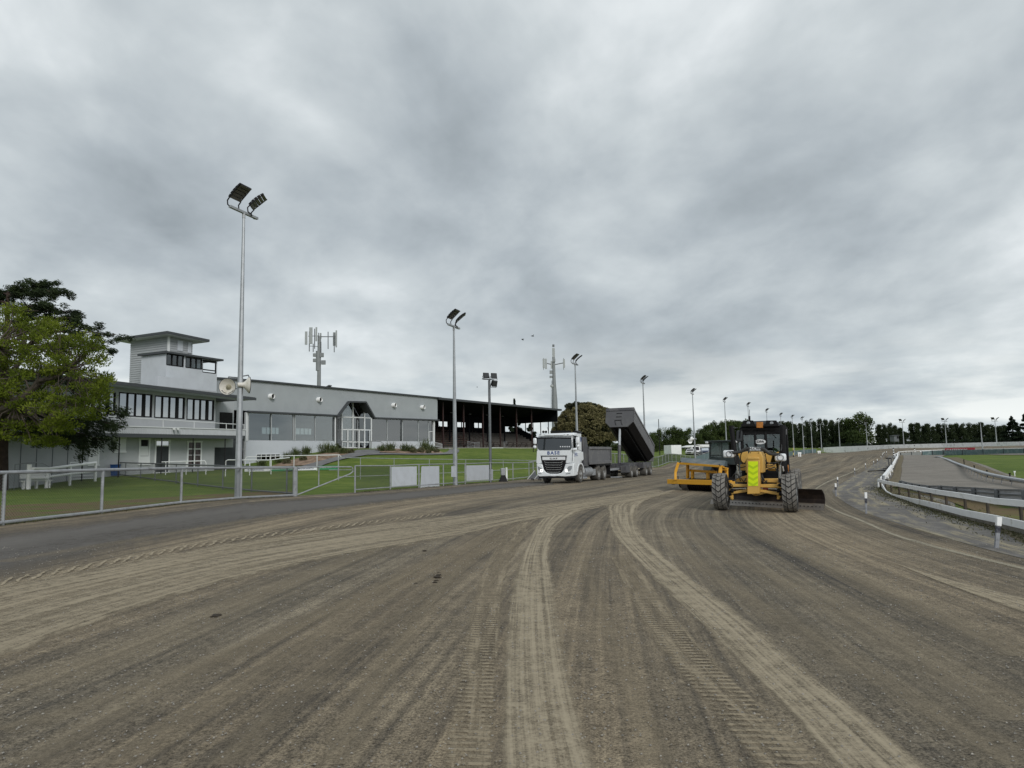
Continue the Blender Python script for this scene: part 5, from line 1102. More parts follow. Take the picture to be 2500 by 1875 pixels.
# light bar with hoses
one('light_bar', M_hose, lambda m: m.tube(catmull([tuple(b6(x, y, .2)) for x, y in ((520, 662), (600, 668), (690, 655), (760, 618), (830, 607), (1010, 614), (1060, 625), (1130, 680), (1210, 698), (1310, 700))], 5).tolist(), .055, 8), gr, smooth=True)
one('hose', M_hose, lambda m: [m.tube(catmull([tuple(b6(x, y, yy)) for x, y, yy in q], 6).tolist(), .016, 5) for q in (
    [(700, 640, .3), (640, 700, .5), (660, 780, .8), (720, 840, 1.0)], [(720, 640, .3), (690, 720, .5), (700, 800, .8), (760, 850, 1)], [(1010, 960, .1), (1040, 1060, 0), (1090, 1130, .1), (1100, 1090, .3)], [(1005, 980, .1), (1020, 1080, 0), (1060, 1150, .1), (1085, 1110, .3)],
    [(1040, 800, .6), (1090, 870, .6), (1180, 870, .7), (1290, 800, .9)], [(1080, 690, .6), (1060, 760, .6), (1120, 830, .6), (1240, 830, .8)], [(560, 1050, .0), (600, 1000, -.1), (650, 1020, 0), (690, 1110, .2)], [(610, 1090, .0), (680, 1060, -.05), (740, 1120, 0), (770, 1070, .2)],
    [(1270, 1190, -.1), (1290, 1160, -.15), (1330, 1190, -.1), (1310, 1230, 0)], [(520, 1190, -.1), (540, 1160, -.15), (560, 1190, -.1), (530, 1230, 0)], [(1320, 640, .8), (1330, 560, 1.4), (1310, 440, 2.2), (1300, 320, 2.5)], [(600, 740, .8), (630, 860, .8), (700, 900, .9), (780, 880, .9)],
    [(1100, 900, .5), (1160, 920, .5), (1220, 900, .6), (1250, 960, .9)], [(1290, 700, .3), (1250, 780, .6), (1300, 860, 1.0), (1330, 800, 1.3)])], gr, smooth=True)
one('valve_block', M_cy, lambda m: (m.tube([b6(1120, 910, 1.1), b6(1245, 915, 1.1)], .09, 10), m.box(b6(1170, 890, 1.1), (.28, .2, .16)), m.tube([b6(1050, 940, .9), b6(1150, 900, 1.1)], .025, 6), m.box(b6(740, 900, 1.1), (.2, .2, .2))), gr, bev=.01)
one('circle', M_blk, lambda m: (m.box((AX, 2.2, ZC + .02), (1.5, 1.2, .18)), m.tube([(AX - .45, 1.2, ZC + .0), (AX + .45, 1.2, ZC + .0)], .1, 10), m.box((AX, 3.2, ZC + .25), (1.1, 1.2, .9))), gr)
one('drawbar', M_cy, lambda m: (m.bar((AX, .3, ZC - .05), (AX - .5, 2.3, ZC + .05), .14, .14), m.bar((AX, .3, ZC - .05), (AX + .5, 2.3, ZC + .05), .14, .14)), gr, bev=.01)
for x, y, s in ((505, 690, -1), (1312, 745, 1)):
    h = one('headlight', M_wht, lambda m: (m.box(b6(x, y, .28), (.34, .22, .24)), m.box(b6(x - s * 75 if s < 0 else x + 50, y + 2, .3), (.14, .12, .16))), gr, bev=.05)
    one('lens', M_hl, lambda m: (m.lathe([(.0, -.02), (.07, -.02), (.09, .01), (.105, .0)], b6(x + (6 if s < 0 else -2), y, .155), Matrix.Rotation(math.pi / 2, 3, 'X'), 18)), h, smooth=True)
# cab
cy0 = 2.6
k1, k2, k3, k4 = a6(1070, 640, cy0), a6(1588, 640, cy0), a6(1588, 300, cy0), a6(1070, 300, cy0)
cw = k2.x - k1.x; cxm = (k1.x + k2.x) / 2; zb_, zt_c = ZC + .45, k3.z; cl = 1.5
def cabf(m):
    for x in (k1.x, k2.x):
        for y in (cy0, cy0 + cl): m.bar((x, y, zb_), (x, y, zt_c), .10, .10)
    for u in (1228, 1355): p = a6(u, 500, cy0); m.bar((p.x, cy0, zb_ + .3), (p.x, cy0, zt_c), .09, .06)
    m.bb((k1.x - .05, cy0, zb_ - .5), (k2.x + .05, cy0 + cl, zb_ + .12))
    m.bb((k1.x - .05, cy0 - .02, zt_c - .28), (k2.x + .05, cy0 + .12, zt_c)); m.bb((k1.x - .05, cy0 + cl - .1, zt_c - .2), (k2.x + .05, cy0 + cl + .03, zt_c))
cab = one('cab', M_blk, cabf, gr, bev=.02)
zr2 = a6(1330, 235, cy0).z
one('roof', M_dgrey, lambda m: m.loft([[Vector((cxm + sx * (cw / 2 + .03), y, zt_c)) for sx, y in ((-1, cy0 - .12), (1, cy0 - .12), (1, cy0 + cl + .1), (-1, cy0 + cl + .1))], [Vector((cxm + sx * (cw / 2 - .28), y, zr2)) for sx, y in ((-1, cy0 + .1), (1, cy0 + .1), (1, cy0 + cl - .2), (-1, cy0 + cl - .2))]]), cab, bev=.04)
one('window', M_cabgl, lambda m: (m.bb((k1.x, cy0 + .03, zb_), (k2.x, cy0 + .04, zt_c - .2)), m.bb((k1.x, cy0 + cl - .05, zb_), (k2.x, cy0 + cl - .04, zt_c - .1)), m.bb((k1.x, cy0, zb_), (k1.x + .01, cy0 + cl, zt_c)), m.bb((k2.x - .01, cy0, zb_), (k2.x, cy0 + cl, zt_c))), cab)
one('seat', M_blk, lambda m: (m.box((cxm - .02, cy0 + .95, zb_ + .75), (.52, .16, .85)), m.box((cxm - .02, cy0 + .75, zb_ + .35), (.52, .5, .16)), m.box((cxm - .02, cy0 + .97, zb_ + 1.25), (.3, .12, .2))), cab, bev=.05)
one('dashboard', M_dgrey, lambda m: (m.box((cxm - .05, cy0 + .2, zb_ + .28), (.6, .35, .42), (.2, 0, 0)), m.tube([(cxm - .05, cy0 + .35, zb_ + .5), (cxm - .05, cy0 + .5, zb_ + .75)], .05, 8)), cab, bev=.05)
one('steering_wheel', M_blk, lambda m: m.lathe([(.17, 0), (.19, .02), (.21, 0), (.19, -.02), (.17, 0)], (cxm - .05, cy0 + .5, zb_ + .78), Matrix.Rotation(-.5, 3, 'X'), 20), cab)
p = a6(1287, 495, cy0 - .03)
ov = one('badge', M_wht, lambda m: m.prism([p + Vector((.19 * math.cos(a), 0, .085 * math.sin(a))) for a in np.linspace(0, 2 * math.pi, 25)[:-1]], (0, .01, 0)), cab)
one('badge_text', M_blk, lambda m: m.text('539A', .12, Matrix.Translation(p + Vector((0, -.004, 0))) @ RX, .002, bold=.004), ov)
q = [a6(x, y, cy0 - .16) for x, y in ((1240, 325), (1321, 325), (1321, 252), (1240, 252))]
one('amber_sign', M_orange, lambda m: m.prism(q, (0, .05, 0)), cab, bev=.01)
for x in (1140, 1425):
    f = one('work_light', M_blk, lambda m: (m.tube([a6(x - 65, 290, cy0 - .1), a6(x - 62, 240, cy0 - .1), a6(x + 60, 240, cy0 - .1), a6(x + 68, 290, cy0 - .1)], .02, 6), m.box(a6(x, 292, cy0 - .05), (.46, .3, .08)), [m.lathe([(.0, -.06), (.075, -.06), (.08, .0), (.05, .07), (0, .08)], a6(x + dx, 266, cy0 - .05), Matrix.Rotation(-math.pi / 2, 3, 'X'), 14) for dx in (-35, 5, 45)]), cab)
    one('lens', M_hl, lambda m: m.lathe([(.0, -.075), (.06, -.07)], a6(x + 5, 266, cy0 - .06), Matrix.Rotation(-math.pi / 2, 3, 'X'), 14), f)
one('beacon', M_blk, lambda m: (m.tube([a6(1155, 240, cy0 + .3), a6(1155, 180, cy0 + .3)], .035, 8), m.tube([a6(1155, 180, cy0 + .3), a6(1155, 100, cy0 + .3)], .008, 5)), cab)
for x0_, x1_, y0_, y1_, mt in ((988, 1066, 358, 488, M_dgrey), (1592, 1614, 338, 410, M_body2)):
    one('mirror', mt, lambda m: m.prism([a6(x0_, y1_, cy0 - .1), a6(x1_, y1_, cy0 - .1), a6(x1_, y0_, cy0 - .1), a6(x0_ + 8, y0_, cy0 - .1)], (0, .07, 0)), cab, bev=.02)
one('grab_rail', M_blk, lambda m: (m.tube([a6(x, y, cy0 - .12) for x, y in ((1035, 450), (1040, 365), (1065, 340), (1500, 340), (1530, 360), (1540, 500), (1555, 600))], .018, 6), m.tube([a6(1480, 450, cy0 - .08), a6(1425, 395, cy0 - .08)], .01, 5), m.tube([a6(1448, 620, cy0 - .1), a6(1448, 480, cy0 - .1)], .012, 5), m.tube([a6(1110, 520, cy0 - .1), a6(1150, 600, cy0 - .1)], .015, 5)), cab)
# engine cover and tandem wheels at the back
one('engine_cover', M_cy, lambda m: (m.bb((AX - .55, 4.3, ZC + .1), (AX + .55, 7.2, ZC + 1.2)), m.bb((AX - .7, 4.2, ZC - .3), (AX + .7, 6.9, ZC + .1))), gr, bev=.06)
one('side_tank', M_dgrey, lambda m: (m.bb((AX + .2, 2.7, ZC - .25), (AX + .85, 3.9, ZC + .45)), m.bb((AX - .85, 2.7, ZC - .25), (AX - .2, 3.9, ZC + .35))), gr, bev=.04)
for s in (-1, 1):
    for y in (4.7, 6.2): wheel(gr, (AX + s * .93, y, GR.g(AX, y) + RW), RW, RW * .66, tread=20, tm=M_tyre)
p = a6(1632, 825, 1.2); one('reflector_disc', M_orange, lambda m: (m.tube([p + Vector((0, -.02, 0)), p + Vector((0, .02, 0))], .01, 6), m.lathe([(.0, -.01), (.13, -.01), (.13, .01), (.0, .01)], p, Matrix.Rotation(math.radians(92), 3, 'Z') @ Matrix.Rotation(math.pi / 2, 3, 'X'), 18), m.tube([p - Vector((0, 0, .17)), p - Vector((0, 0, .45))], .015, 5)), gr)
# blade (mouldboard), set at an angle under the frame
ba_, bb2 = GR.loc(W(1735, 1229.6, 26.3)), GR.loc(W(2009.5, 1246, 22.9))
ba_.z = GR.g(ba_.x, ba_.y); bb2.z = GR.g(bb2.x, bb2.y)
dv = (bb2 - ba_); dv.z = 0; dv.normalize(); bk_ = Vector((-dv.y, dv.x, 0))
prof = [(.00, .02), (.05, .10), (.12, .20), (.15, .34), (.12, .48), (.04, .60), (-.03, .66)]
def blade(m):
    for E in ((ba_, bb2),):
        A_, B_ = E; f = lambda base: [base + bk_ * a + Vector((0, 0, h)) for a, h in prof] + [base + bk_ * (a + .03) + Vector((0, 0, h)) for a, h in reversed(prof)]
        m.loft([f(A_), f(B_)]); n_ = len(prof)
    for k in range(n_): 
        if k in (0, 1): m.m[k] = 1
M_dust = mat('dusty_steel', (.17, .145, .115), .7, .1, .2, 3, (.07, .05, .04), 2, (.5, .7))
bl_ = one('blade', [M_blade, M_dust], blade, gr)
one('cutting_edge', [M_edge, M_blk], lambda m: (m.loft([[q + bk_ * a + Vector((0, 0, h)) for a, h in ((-.035, .0), (.035, .17), (.045, .165), (-.02, .0))] for q in (ba_, bb2)]), [m.tube([ba_.lerp(bb2, f) + bk_ * .0 + Vector((0, 0, .10)), ba_.lerp(bb2, f) - bk_ * .022 + Vector((0, 0, .108))], .018, 6, 1) for f in np.linspace(.06, .98, 30)]), bl_)
one('end_bit', M_edge, lambda m: m.loft([[q + bk_ * a + Vector((0, 0, h)) for a, h in ((-.05, -.02), (.02, .2), (.035, .195), (-.03, -.02))] for q in (bb2 - dv * .3, bb2 + dv * .02)]), bl_)
# ================================================================ roller implement and tractor
lx, ly = 8.5, 33.9
LV = Frame(lx, ly, T(lx, ly), math.radians(-56))
lv = empty('roller_implement', LV.o, LV.th, 'yellow-framed track roller with a black ribbed drum, left of the grader', 'roller')
def c7(x, y): return (1620 + x / 12.76, 1090 + y / 12.76)
l7 = lambda x, y, yy=0: LV.Y(*c7(x, y), yy)
def pbar(m, a, b, yy, w, h, y2=None): m.bar(l7(*a, yy), l7(*b, yy if y2 is None else y2), w, h)
xa, xb = l7(110, 1060).x, l7(1580, 1180).x; zb1 = (l7(110, 1060).z + l7(1580, 1180).z) / 2
xr_ = xb + .9
one('front_beam', M_yel, lambda m: m.bb((xa, 0, zb1 - .10), (xr_, .16, zb1 + .13)), lv, bev=.01)
one('rear_beam', M_yel, lambda m: (m.bb((xa + .6, 1.05, zb1 - .10), (xr_, 1.2, zb1 + .10)), m.bb((xa + .6, .16, zb1 - .06), (xa + .75, 1.05, zb1 + .08)), m.bb((xr_ - .12, .16, zb1 - .06), (xr_, 1.05, zb1 + .08))), lv, bev=.01)
for pts in ([(375, 1050), (375, 790), (465, 500)], [(1755, 1150), (1760, 830), (1790, 615)]):
    one('bent_upright', M_yel, lambda m: [m.bar(l7(*a, -.01 + .1 * (i)), l7(*b, .0 + .1 * (i + 1)), .11, .13) for i, (a, b) in enumerate(zip(pts, pts[1:]))], lv, bev=.008)
one('top_rail', M_yel, lambda m: (pbar(m, (510, 525), (1870, 625), .25, .12, .10), pbar(m, (780, 740), (1650, 800), .8, .12, .12), pbar(m, (1800, 640), (2010, 690), .3, .08, .06), pbar(m, (1800, 720), (2000, 745), .5, .08, .06)), lv, bev=.008)
for x, y0_, y1_ in ((750, 560, 1050), (905, 780, 1080), (1380, 820, 1120), (1960, 680, 1200)): one('upright', M_yel, lambda m: pbar(m, (x, y0_), (x + 5, y1_), .6, .13, .10), lv, bev=.006)
one('brace', M_blk, lambda m: (pbar(m, (800, 1040), (915, 890), .7, .04, .04), m.tube([l7(450, 920, .2), l7(455, 1020, .2)], .02, 6), m.tube([l7(500, 510, .1), l7(545, 460, .1)], .02, 5), m.tube([l7(1730, 560, .1), l7(1770, 610, .1)], .02, 5)), lv)
zg_ = LV.g(0, .6); zr0 = zg_ + .30
def drum(m):
    m.tube([(xa + .35, .62, zr0), (xr_, .62, zr0)], .19, 20); x = xa + 1.0
    while x < xr_ - .05: m.lathe([(.19, -.055), (.30, -.03), (.30, .03), (.19, .055)], (x, .62, zr0), 'X', 24); x += .135
one('drum', M_blk, drum, lv)
one('drum_end', M_tyre2, lambda m: (m.tube([(xa + .55, .62, zr0), (xa + .98, .62, zr0)], .30, 24), m.tube([(xa + .15, .25, zr0 + .12), (xa + .95, .35, zr0 + .12)], .06, 10), m.tube([(xa + .1, .25, zr0 + .10), (xa + .25, .25, zr0 + .10)], .11, 10), m.bar((xa + .25, .1, zb1), (xa + .25, .1, zr0 + .1), .06, .1)), lv)
wt = [(505, 500), (600, 345), (1900, 440), (1885, 570)]
one('weight_box', M_weight, lambda m: (m.loft([[l7(510, 485, .2), l7(560, 340, .75), l7(560, 340, 1.1), l7(530, 485, 1.1)], [l7(1895, 605, .2), l7(1925, 440, .75), l7(1990, 470, 1.1), l7(1990, 625, 1.1)]])), lv, bev=.015)
tr = empty('tractor', LV.wor((0, 0, 0)), LV.th, 'dark green tractor with a glass cab coupled behind the yellow roller', 'tractor')
ty = 2.2
t6 = lambda x, y, yy: LV.Y(*c6(x, y), yy)
ca, cb_ = t6(668, 640, ty), t6(960, 640, ty); zt1 = t6(800, 482, ty).z; zt2 = t6(800, 505, ty).z; zl1 = t6(800, 690, ty).z
cwd = min(cb_.x - ca.x + .35, 1.9); x0_, x1_ = ca.x, ca.x + cwd
one('cab', M_tgrn, lambda m: ([m.bar((x, y, zl1), (x + (.05 if x == x0_ else -.05), y, zt2), .07, .07) for x in (x0_, x1_) for y in (ty, ty + .75, ty + 1.5)], m.bar((x0_ + cwd * .42, ty, zl1), (x0_ + cwd * .42, ty, zt2), .04, .04), m.bb((x0_ - .05, ty, zl1 - .35), (x1_ + .05, ty + 1.5, zl1))), tr, bev=.01)
one('roof', M_tgrn, lambda m: (m.bb((x0_ - .12, ty - .15, zt2), (x1_ + .1, ty + 1.6, zt1 - .03)), m.bb((x0_ - .18, ty - .2, zt1 - .03), (x1_ + .15, ty + 1.65, zt1 + .01))), tr, bev=.02)
one('window', M_cabgl2, lambda m: (m.bb((x0_, ty, zl1), (x1_, ty + .01, zt2)), m.bb((x0_, ty, zl1), (x0_ + .01, ty + 1.5, zt2)), m.bb((x1_ - .01, ty, zl1), (x1_, ty + 1.5, zt2)), m.bb((x0_, ty + 1.49, zl1), (x1_, ty + 1.5, zt2))), tr)
one('seat', M_blk, lambda m: (m.box(((x0_ + x1_) / 2, ty + .7, zl1 + .35), (.5, .15, .7)), m.box(((x0_ + x1_) / 2, ty + .95, zl1 + .1), (.5, .5, .15))), tr, bev=.04)
one('rear_linkage', M_blk, lambda m: (m.bb(((x0_ + x1_) / 2 - .25, ty - .4, zg_ + .45), ((x0_ + x1_) / 2 + .25, ty + 1.2, zl1 - .3)), m.bar((x0_ + .4, ty - .9, zg_ + .5), (x0_ + .4, ty, zg_ + .6), .08, .1), m.bar((x1_ - .4, ty - .9, zg_ + .5), (x1_ - .4, ty, zg_ + .6), .08, .1)), tr)
one('bonnet', M_tgrn, lambda m: m.bb((x0_ + .5, ty + 1.5, zg_ + .8), (x1_ - .5, ty + 3.4, zl1 + .15)), tr, bev=.06)
one('mudguard', M_tgrn, lambda m: [m.loft([[Vector((xx + dx, ty + .75 + math.cos(a) * r_, zg_ + .75 + math.sin(a) * r_)) for dx in (0, .5) for r_ in ((.84, .88) if dx == 0 else (.88, .84))] for a in np.linspace(.2, 2.9, 10)]) for xx in (x0_ - .4, x1_ - .1)], tr)
def agwheel(x, y, r, w):
    t = wheel(tr, (x, y, zg_ + r), r * .96, w, tm=M_tyre, rim=.5); m = MB(); n = 20
    for k in range(n):
        for s in (-1, 1):
            a0 = 2 * math.pi * (k + (.5 if s > 0 else 0)) / n; P_ = []
            for rr in (.94, 1.03):
                for xx, da in ((.02, 0), (.5, .26)):
                    for e in (0, .07): a = a0 + da + e; P_.append((s * xx * w, r * (rr if xx < .3 else rr - .03) * math.cos(a), r * (rr if xx < .3 else rr - .03) * math.sin(a)))
            m.add(P_, [(0, 1, 3, 2), (4, 6, 7, 5), (0, 4, 5, 1), (2, 3, 7, 6), (0, 2, 6, 4), (1, 5, 7, 3)])
    m.build('tread', M_tyre, t)
agwheel(x0_ - .12, ty + .75, .75, .45); agwheel(x1_ + .12, ty + .75, .75, .45); agwheel(x0_ + .15, ty + 2.9, .5, .32); agwheel(x1_ - .15, ty + 2.9, .5, .32)
for x in (x0_ - .2, x1_ + .25): one('mirror', M_dgrey, lambda m: m.box((x, ty + 1.5, zt2 - .15), (.16, .06, .26)), tr, bev=.02)
one('work_light', M_wht, lambda m: [m.box((x, ty - .18, zt2 + .02), (.16, .08, .1)) for x in (x0_, x1_ - .05)], tr, bev=.02)
# ================================================================ tipper truck
def c5(x, y): return (1290 + x / 6.703, 950 + y / 6.703)
_t = W(1356, 1178, 42.4)
TK = Frame(_t.x, 42.4, T(_t.x, 42.4), math.radians(-23.3))
tk = empty('tipper_truck', TK.o, TK.th, 'white tipper truck with blue BASE lettering and a low grey tipping body', 'truck')
y5 = lambda x, y, yy=0: TK.Y(*c5(x, y), yy)
x5 = lambda x, y, xx: TK.X(*c5(x, y), xx)
HW = (y5(745, 1300).x - y5(130, 1300).x) / 2; OX = (y5(745, 1300).x + y5(130, 1300).x) / 2
HC = HW - .06
def slope(z, zs, ztop): return max(0., (z - zs)) * .16
ZW = y5(420, 995).z; ZT = y5(420, 790).z; ZR = y5(420, 722, .35).z; Z0 = y5(420, 1215).z; ZBm = y5(420, 1420).z
def fp5(pts, off=0):
    out = []
    for x, y in pts:
        p = y5(x, y, 0); yy = slope(p.z, ZW, ZT) - off; out.append(y5(x, y, yy))
    return out
SX = OX + HC
cl_ = x5(872, 900, SX).y
prof = [(0, Z0), (0, ZW), (slope(ZT, ZW, ZT), ZT), (.42, ZR), (cl_, ZR + .02), (cl_, Z0 - .1), (1.95, Z0 - .1), (1.95, Z0)]
cabt = one('cab', M_truckw, lambda m: m.prism([(OX - HC, y, z) for y, z in [(0, Z0), (0, ZW), (slope(ZT, ZW, ZT), ZT), (.42, ZR), (cl_, ZR + .02), (cl_, Z0)]], (HC * 2, 0, 0)), tk, bev=.06)
one('sun_visor', M_truckw, lambda m: m.prism(fp5([(160, 775), (715, 765), (722, 728), (175, 735)], .10), (0, .16, 0)), cabt, bev=.04)
one('visor_trim', M_dgrey, lambda m: (m.tube(fp5([(255, 745), (290, 758), (560, 755), (600, 742)], .112), .008, 4), [m.box(fp5([(x, 745)], .11)[0], (.12, .02, .03)) for x in (195, 645)]), cabt)
one('windscreen', M_wind, lambda m: m.prism(fp5([(150, 960), (178, 996), (400, 1000), (690, 990), (712, 955), (706, 800), (560, 797), (420, 800), (280, 797), (152, 800)], .035), (0, .02, 0)), cabt)
one('windscreen_base', M_blk, lambda m: (m.prism(fp5([(150, 960), (178, 994), (400, 998), (690, 988), (710, 955), (708, 905), (150, 905)], .028), (0, .015, 0)), m.prism(fp5([(152, 815), (300, 815), (420, 806), (560, 815), (704, 812), (704, 788), (152, 790)], .04), (0, .02, 0)),
    m.prism(fp5([(150, 990), (708, 985), (706, 790), (152, 790)], -.01), (0, .01, 0))), cabt)
one('dashboard_items', M_wht, lambda m: [m.prism(fp5([(x, 948), (x + 22, 950), (x + 16, 930), (x + 4, 934)], .05), (0, .01, 0)) for x in range(515, 690, 36)], cabt)
one('front_panel', M_truckw, lambda m: (m.prism(fp5([(190, 1085), (636, 1083), (636, 1006), (190, 1008)], .02), (0, .04, 0)), m.prism(fp5([(130, 1208), (205, 1215), (192, 1085), (188, 1010), (140, 1010)], .012), (0, .03, 0)), m.prism(fp5([(622, 1212), (720, 1200), (724, 1010), (640, 1008), (635, 1085)], .012), (0, .03, 0))), cabt, bev=.01)
tw_ = lambda s, txt, size, x, y, off, mt, **k: one('lettering', mt, lambda m: m.text(txt, size, Matrix.Translation(fp5([(x, y)], off)[0]) @ RX, .003, **k), cabt)
tw_(0, 'BASE', .27, 409, 1046, .03, M_blue, bold=.006, sx=1.15, sp=1.25)
one('grille', M_blk, lambda m: m.prism(fp5([(200, 1092), (628, 1090), (606, 1225), (575, 1320), (530, 1365), (480, 1372), (345, 1372), (290, 1362), (250, 1320), (225, 1225)], .03), (0, .06, 0)), cabt, bev=.02)
one('name_panel', M_wht, lambda m: m.prism(fp5([(228, 1163), (604, 1160), (602, 1106), (226, 1108)], .05), (0, .03, 0)), cabt, bev=.01)
tw_(0, 'DAF', .135, 412, 1137, .055, M_blk, bold=.002, sx=1.8, sp=1.15)
for (x0q, x1q, yq, dp) in ((262, 562, 1182, 22), (270, 555, 1222, 20), (276, 548, 1264, 18), (290, 540, 1302, 16), (312, 520, 1346, 14)):
    one('grille_bar', M_chrome, lambda m: m.tube(fp5([(x0q, yq), (x0q + 18, yq + dp * .8), (x0q + 40, yq + dp), (x1q - 40, yq + dp), (x1q - 18, yq + dp * .8), (x1q, yq)], .045), .018, 6), cabt)
bmp = [(135, 1215), (225, 1225), (250, 1318), (290, 1365), (345, 1385), (480, 1385), (532, 1372), (575, 1325), (606, 1222), (738, 1212), (748, 1420), (600, 1432), (460, 1425), (180, 1432), (140, 1400)]
def bumper(m):
    f = fp5(bmp, .06); m.prism(f, (0, .35, 0)); 
bu = one('bumper', M_truckw, bumper, tk, bev=.035)
one('under_bumper', M_blk, lambda m: m.prism(fp5([(170, 1458), (740, 1455), (745, 1420), (170, 1418)], .02), (0, .5, 0)), bu)
for pts in ([(150, 1262), (180, 1270), (215, 1300), (228, 1335), (200, 1345), (160, 1320)], [(635, 1290), (660, 1262), (715, 1255), (712, 1300), (690, 1330), (620, 1345)]):
    h = one('headlight', M_hl, lambda m: m.prism(fp5(pts, .07), (0, .03, 0)), bu); x, y = pts[4] if pts[0][0] < 300 else pts[5]
    one('lamp', M_lit, lambda m: m.lathe([(0, -.01), (.05, -.01), (.06, 0)], fp5([(212, 1332) if x < 300 else (622, 1332)], .09)[0], Matrix.Rotation(math.pi / 2, 3, 'X'), 14), h) if False else None
M_lit = NT('lit_lamp'); M_lit.col((.9, .9, .85)); M_lit.b.inputs['Emission Color'].default_value = (1, .97, .9, 1); M_lit.b.inputs['Emission Strength'].default_value = 2.5; M_lit = M_lit.m
for x in (212, 622): one('lit_lamp', M_lit, lambda m: m.lathe([(0, -.02), (.055, -.015), (.075, 0)], fp5([(x, 1331)], .08)[0], Matrix.Rotation(math.pi / 2, 3, 'X') , 16), bu)
one('fog_light', M_hl, lambda m: (m.prism(fp5([(160, 1372), (215, 1378), (218, 1392), (165, 1388)], .07), (0, .02, 0)), m.prism(fp5([(612, 1380), (690, 1368), (685, 1385), (612, 1394)], .07), (0, .02, 0))), bu)
one('number_plate', M_wht, lambda m: m.prism(fp5([(368, 1424), (458, 1424), (458, 1398), (368, 1398)], .09), (0, .02, 0)), bu)
# cab side
def sx(pts, off=.0): return [x5(x, y, SX + off) for x, y in pts]
one('side_window', M_wind, lambda m: m.prism(sx([(735, 965), (776, 960), (776, 770), (735, 765)], .012), (.01, 0, 0)), cabt)
one('door_lines', M_dgrey, lambda m: (m.tube(sx([(728, 750), (724, 1000), (722, 1180)], .012), .012, 4), m.tube(sx([(783, 750), (786, 980), (868, 1010)], .012), .008, 4)), cabt)
one('side_letter', M_blue, lambda m: (m.text('B', .30, Matrix.Translation(x5(858, 818, SX + .012)) @ Matrix.Rotation(math.pi / 2, 4, 'Z') @ RX, .003, bold=.02), m.prism(sx([(849, 860), (872, 860), (872, 853), (849, 853)], .012), (.006, 0, 0))), cabt)
one('side_lettering', M_blue, lambda m: (m.text('BASE', .22, Matrix.Translation(x5(779, 1065, SX + .03)) @ Matrix.Rotation(math.pi / 2, 4, 'Z') @ RX, .003, bold=.003, sx=1.1), m.prism(sx([(745, 1100), (812, 1092), (812, 1086), (745, 1094)], .03), (.006, 0, 0))), cabt)
wf = x5(850, 1385, SX); RWt = .50
one('side_panel', M_truckw, lambda m: m.prism(sx([(728, 1200), (728, 1050), (790, 1035), (885, 1025), (893, 1150), (885, 1165), (850, 1175), (815, 1210), (795, 1300), (795, 1400), (748, 1420), (740, 1215)], -.02), (.05, 0, 0)), cabt, bev=.02)
one('wheel_arch', M_truckw, lambda m: m.loft([[Vector((SX + dx, wf.y + r_ * math.cos(a), TK.g(SX, wf.y) + .52 + r_ * math.sin(a))) for dx, r_ in ((-.25, .60), (.05, .60), (.05, .70), (-.25, .70))] for a in np.linspace(.1, 2.9, 16)]), cabt)
one('mirror_arm', M_blk, lambda m: (m.tube([(OX - HC, .25, ZT - .1), (OX - HC - .25, .05, ZT - .15), (OX - HC - .25, .05, ZW - .1), (OX - HC, .2, ZW)], .025, 6), m.tube([(SX, .25, ZT + .08), (SX + .28, .1, ZT + .02), (SX + .28, .15, ZW), (SX, .25, ZW)], .025, 6)), tk)
for x0q, x1q, ya, yb2 in ((80, 135, 800, 905), (80, 130, 920, 975)):
    a, b = y5(x0q, yb2, .0), y5(x1q, ya, .0); one('mirror', M_truckw, lambda m: m.box(((a.x + b.x) / 2, 0, (a.z + b.z) / 2), (b.x - a.x, .16, b.z - a.z)), tk, bev=.07)
for x0q, x1q, ya, yb2 in ((775, 830, 785, 895), (790, 835, 905, 955)):
    a, b = y5(x0q, yb2, .1), y5(x1q, ya, .1); one('mirror', M_truckw, lambda m: m.box(((a.x + b.x) / 2, .1, (a.z + b.z) / 2), (b.x - a.x, .16, b.z - a.z)), tk, bev=.07)
a = y5(760, 985, -.05); one('mirror', M_truckw, lambda m: (m.box(a, (.28, .2, .14), (.3, 0, 0)), ), tk, bev=.05)
one('roof_bar', M_blk, lambda m: (m.tube([y5(370, 688, .8), y5(700, 690, .8)], .03, 6), m.tube([y5(390, 700, .8), y5(690, 700, .8)], .05, 6), m.tube([y5(245, 700, .5), y5(245, 699, .4)], .08, 10), m.tube([y5(288, 700, .5), y5(288, 699, .4)], .08, 10), m.tube([y5(330, 712, .5), y5(310, 620, .5)], .012, 5), m.prism([y5(690, 712, 1.0), y5(815, 712, 1.0), y5(800, 690, 1.0), y5(760, 678, 1.0)], (0, .8, 0))), tk)
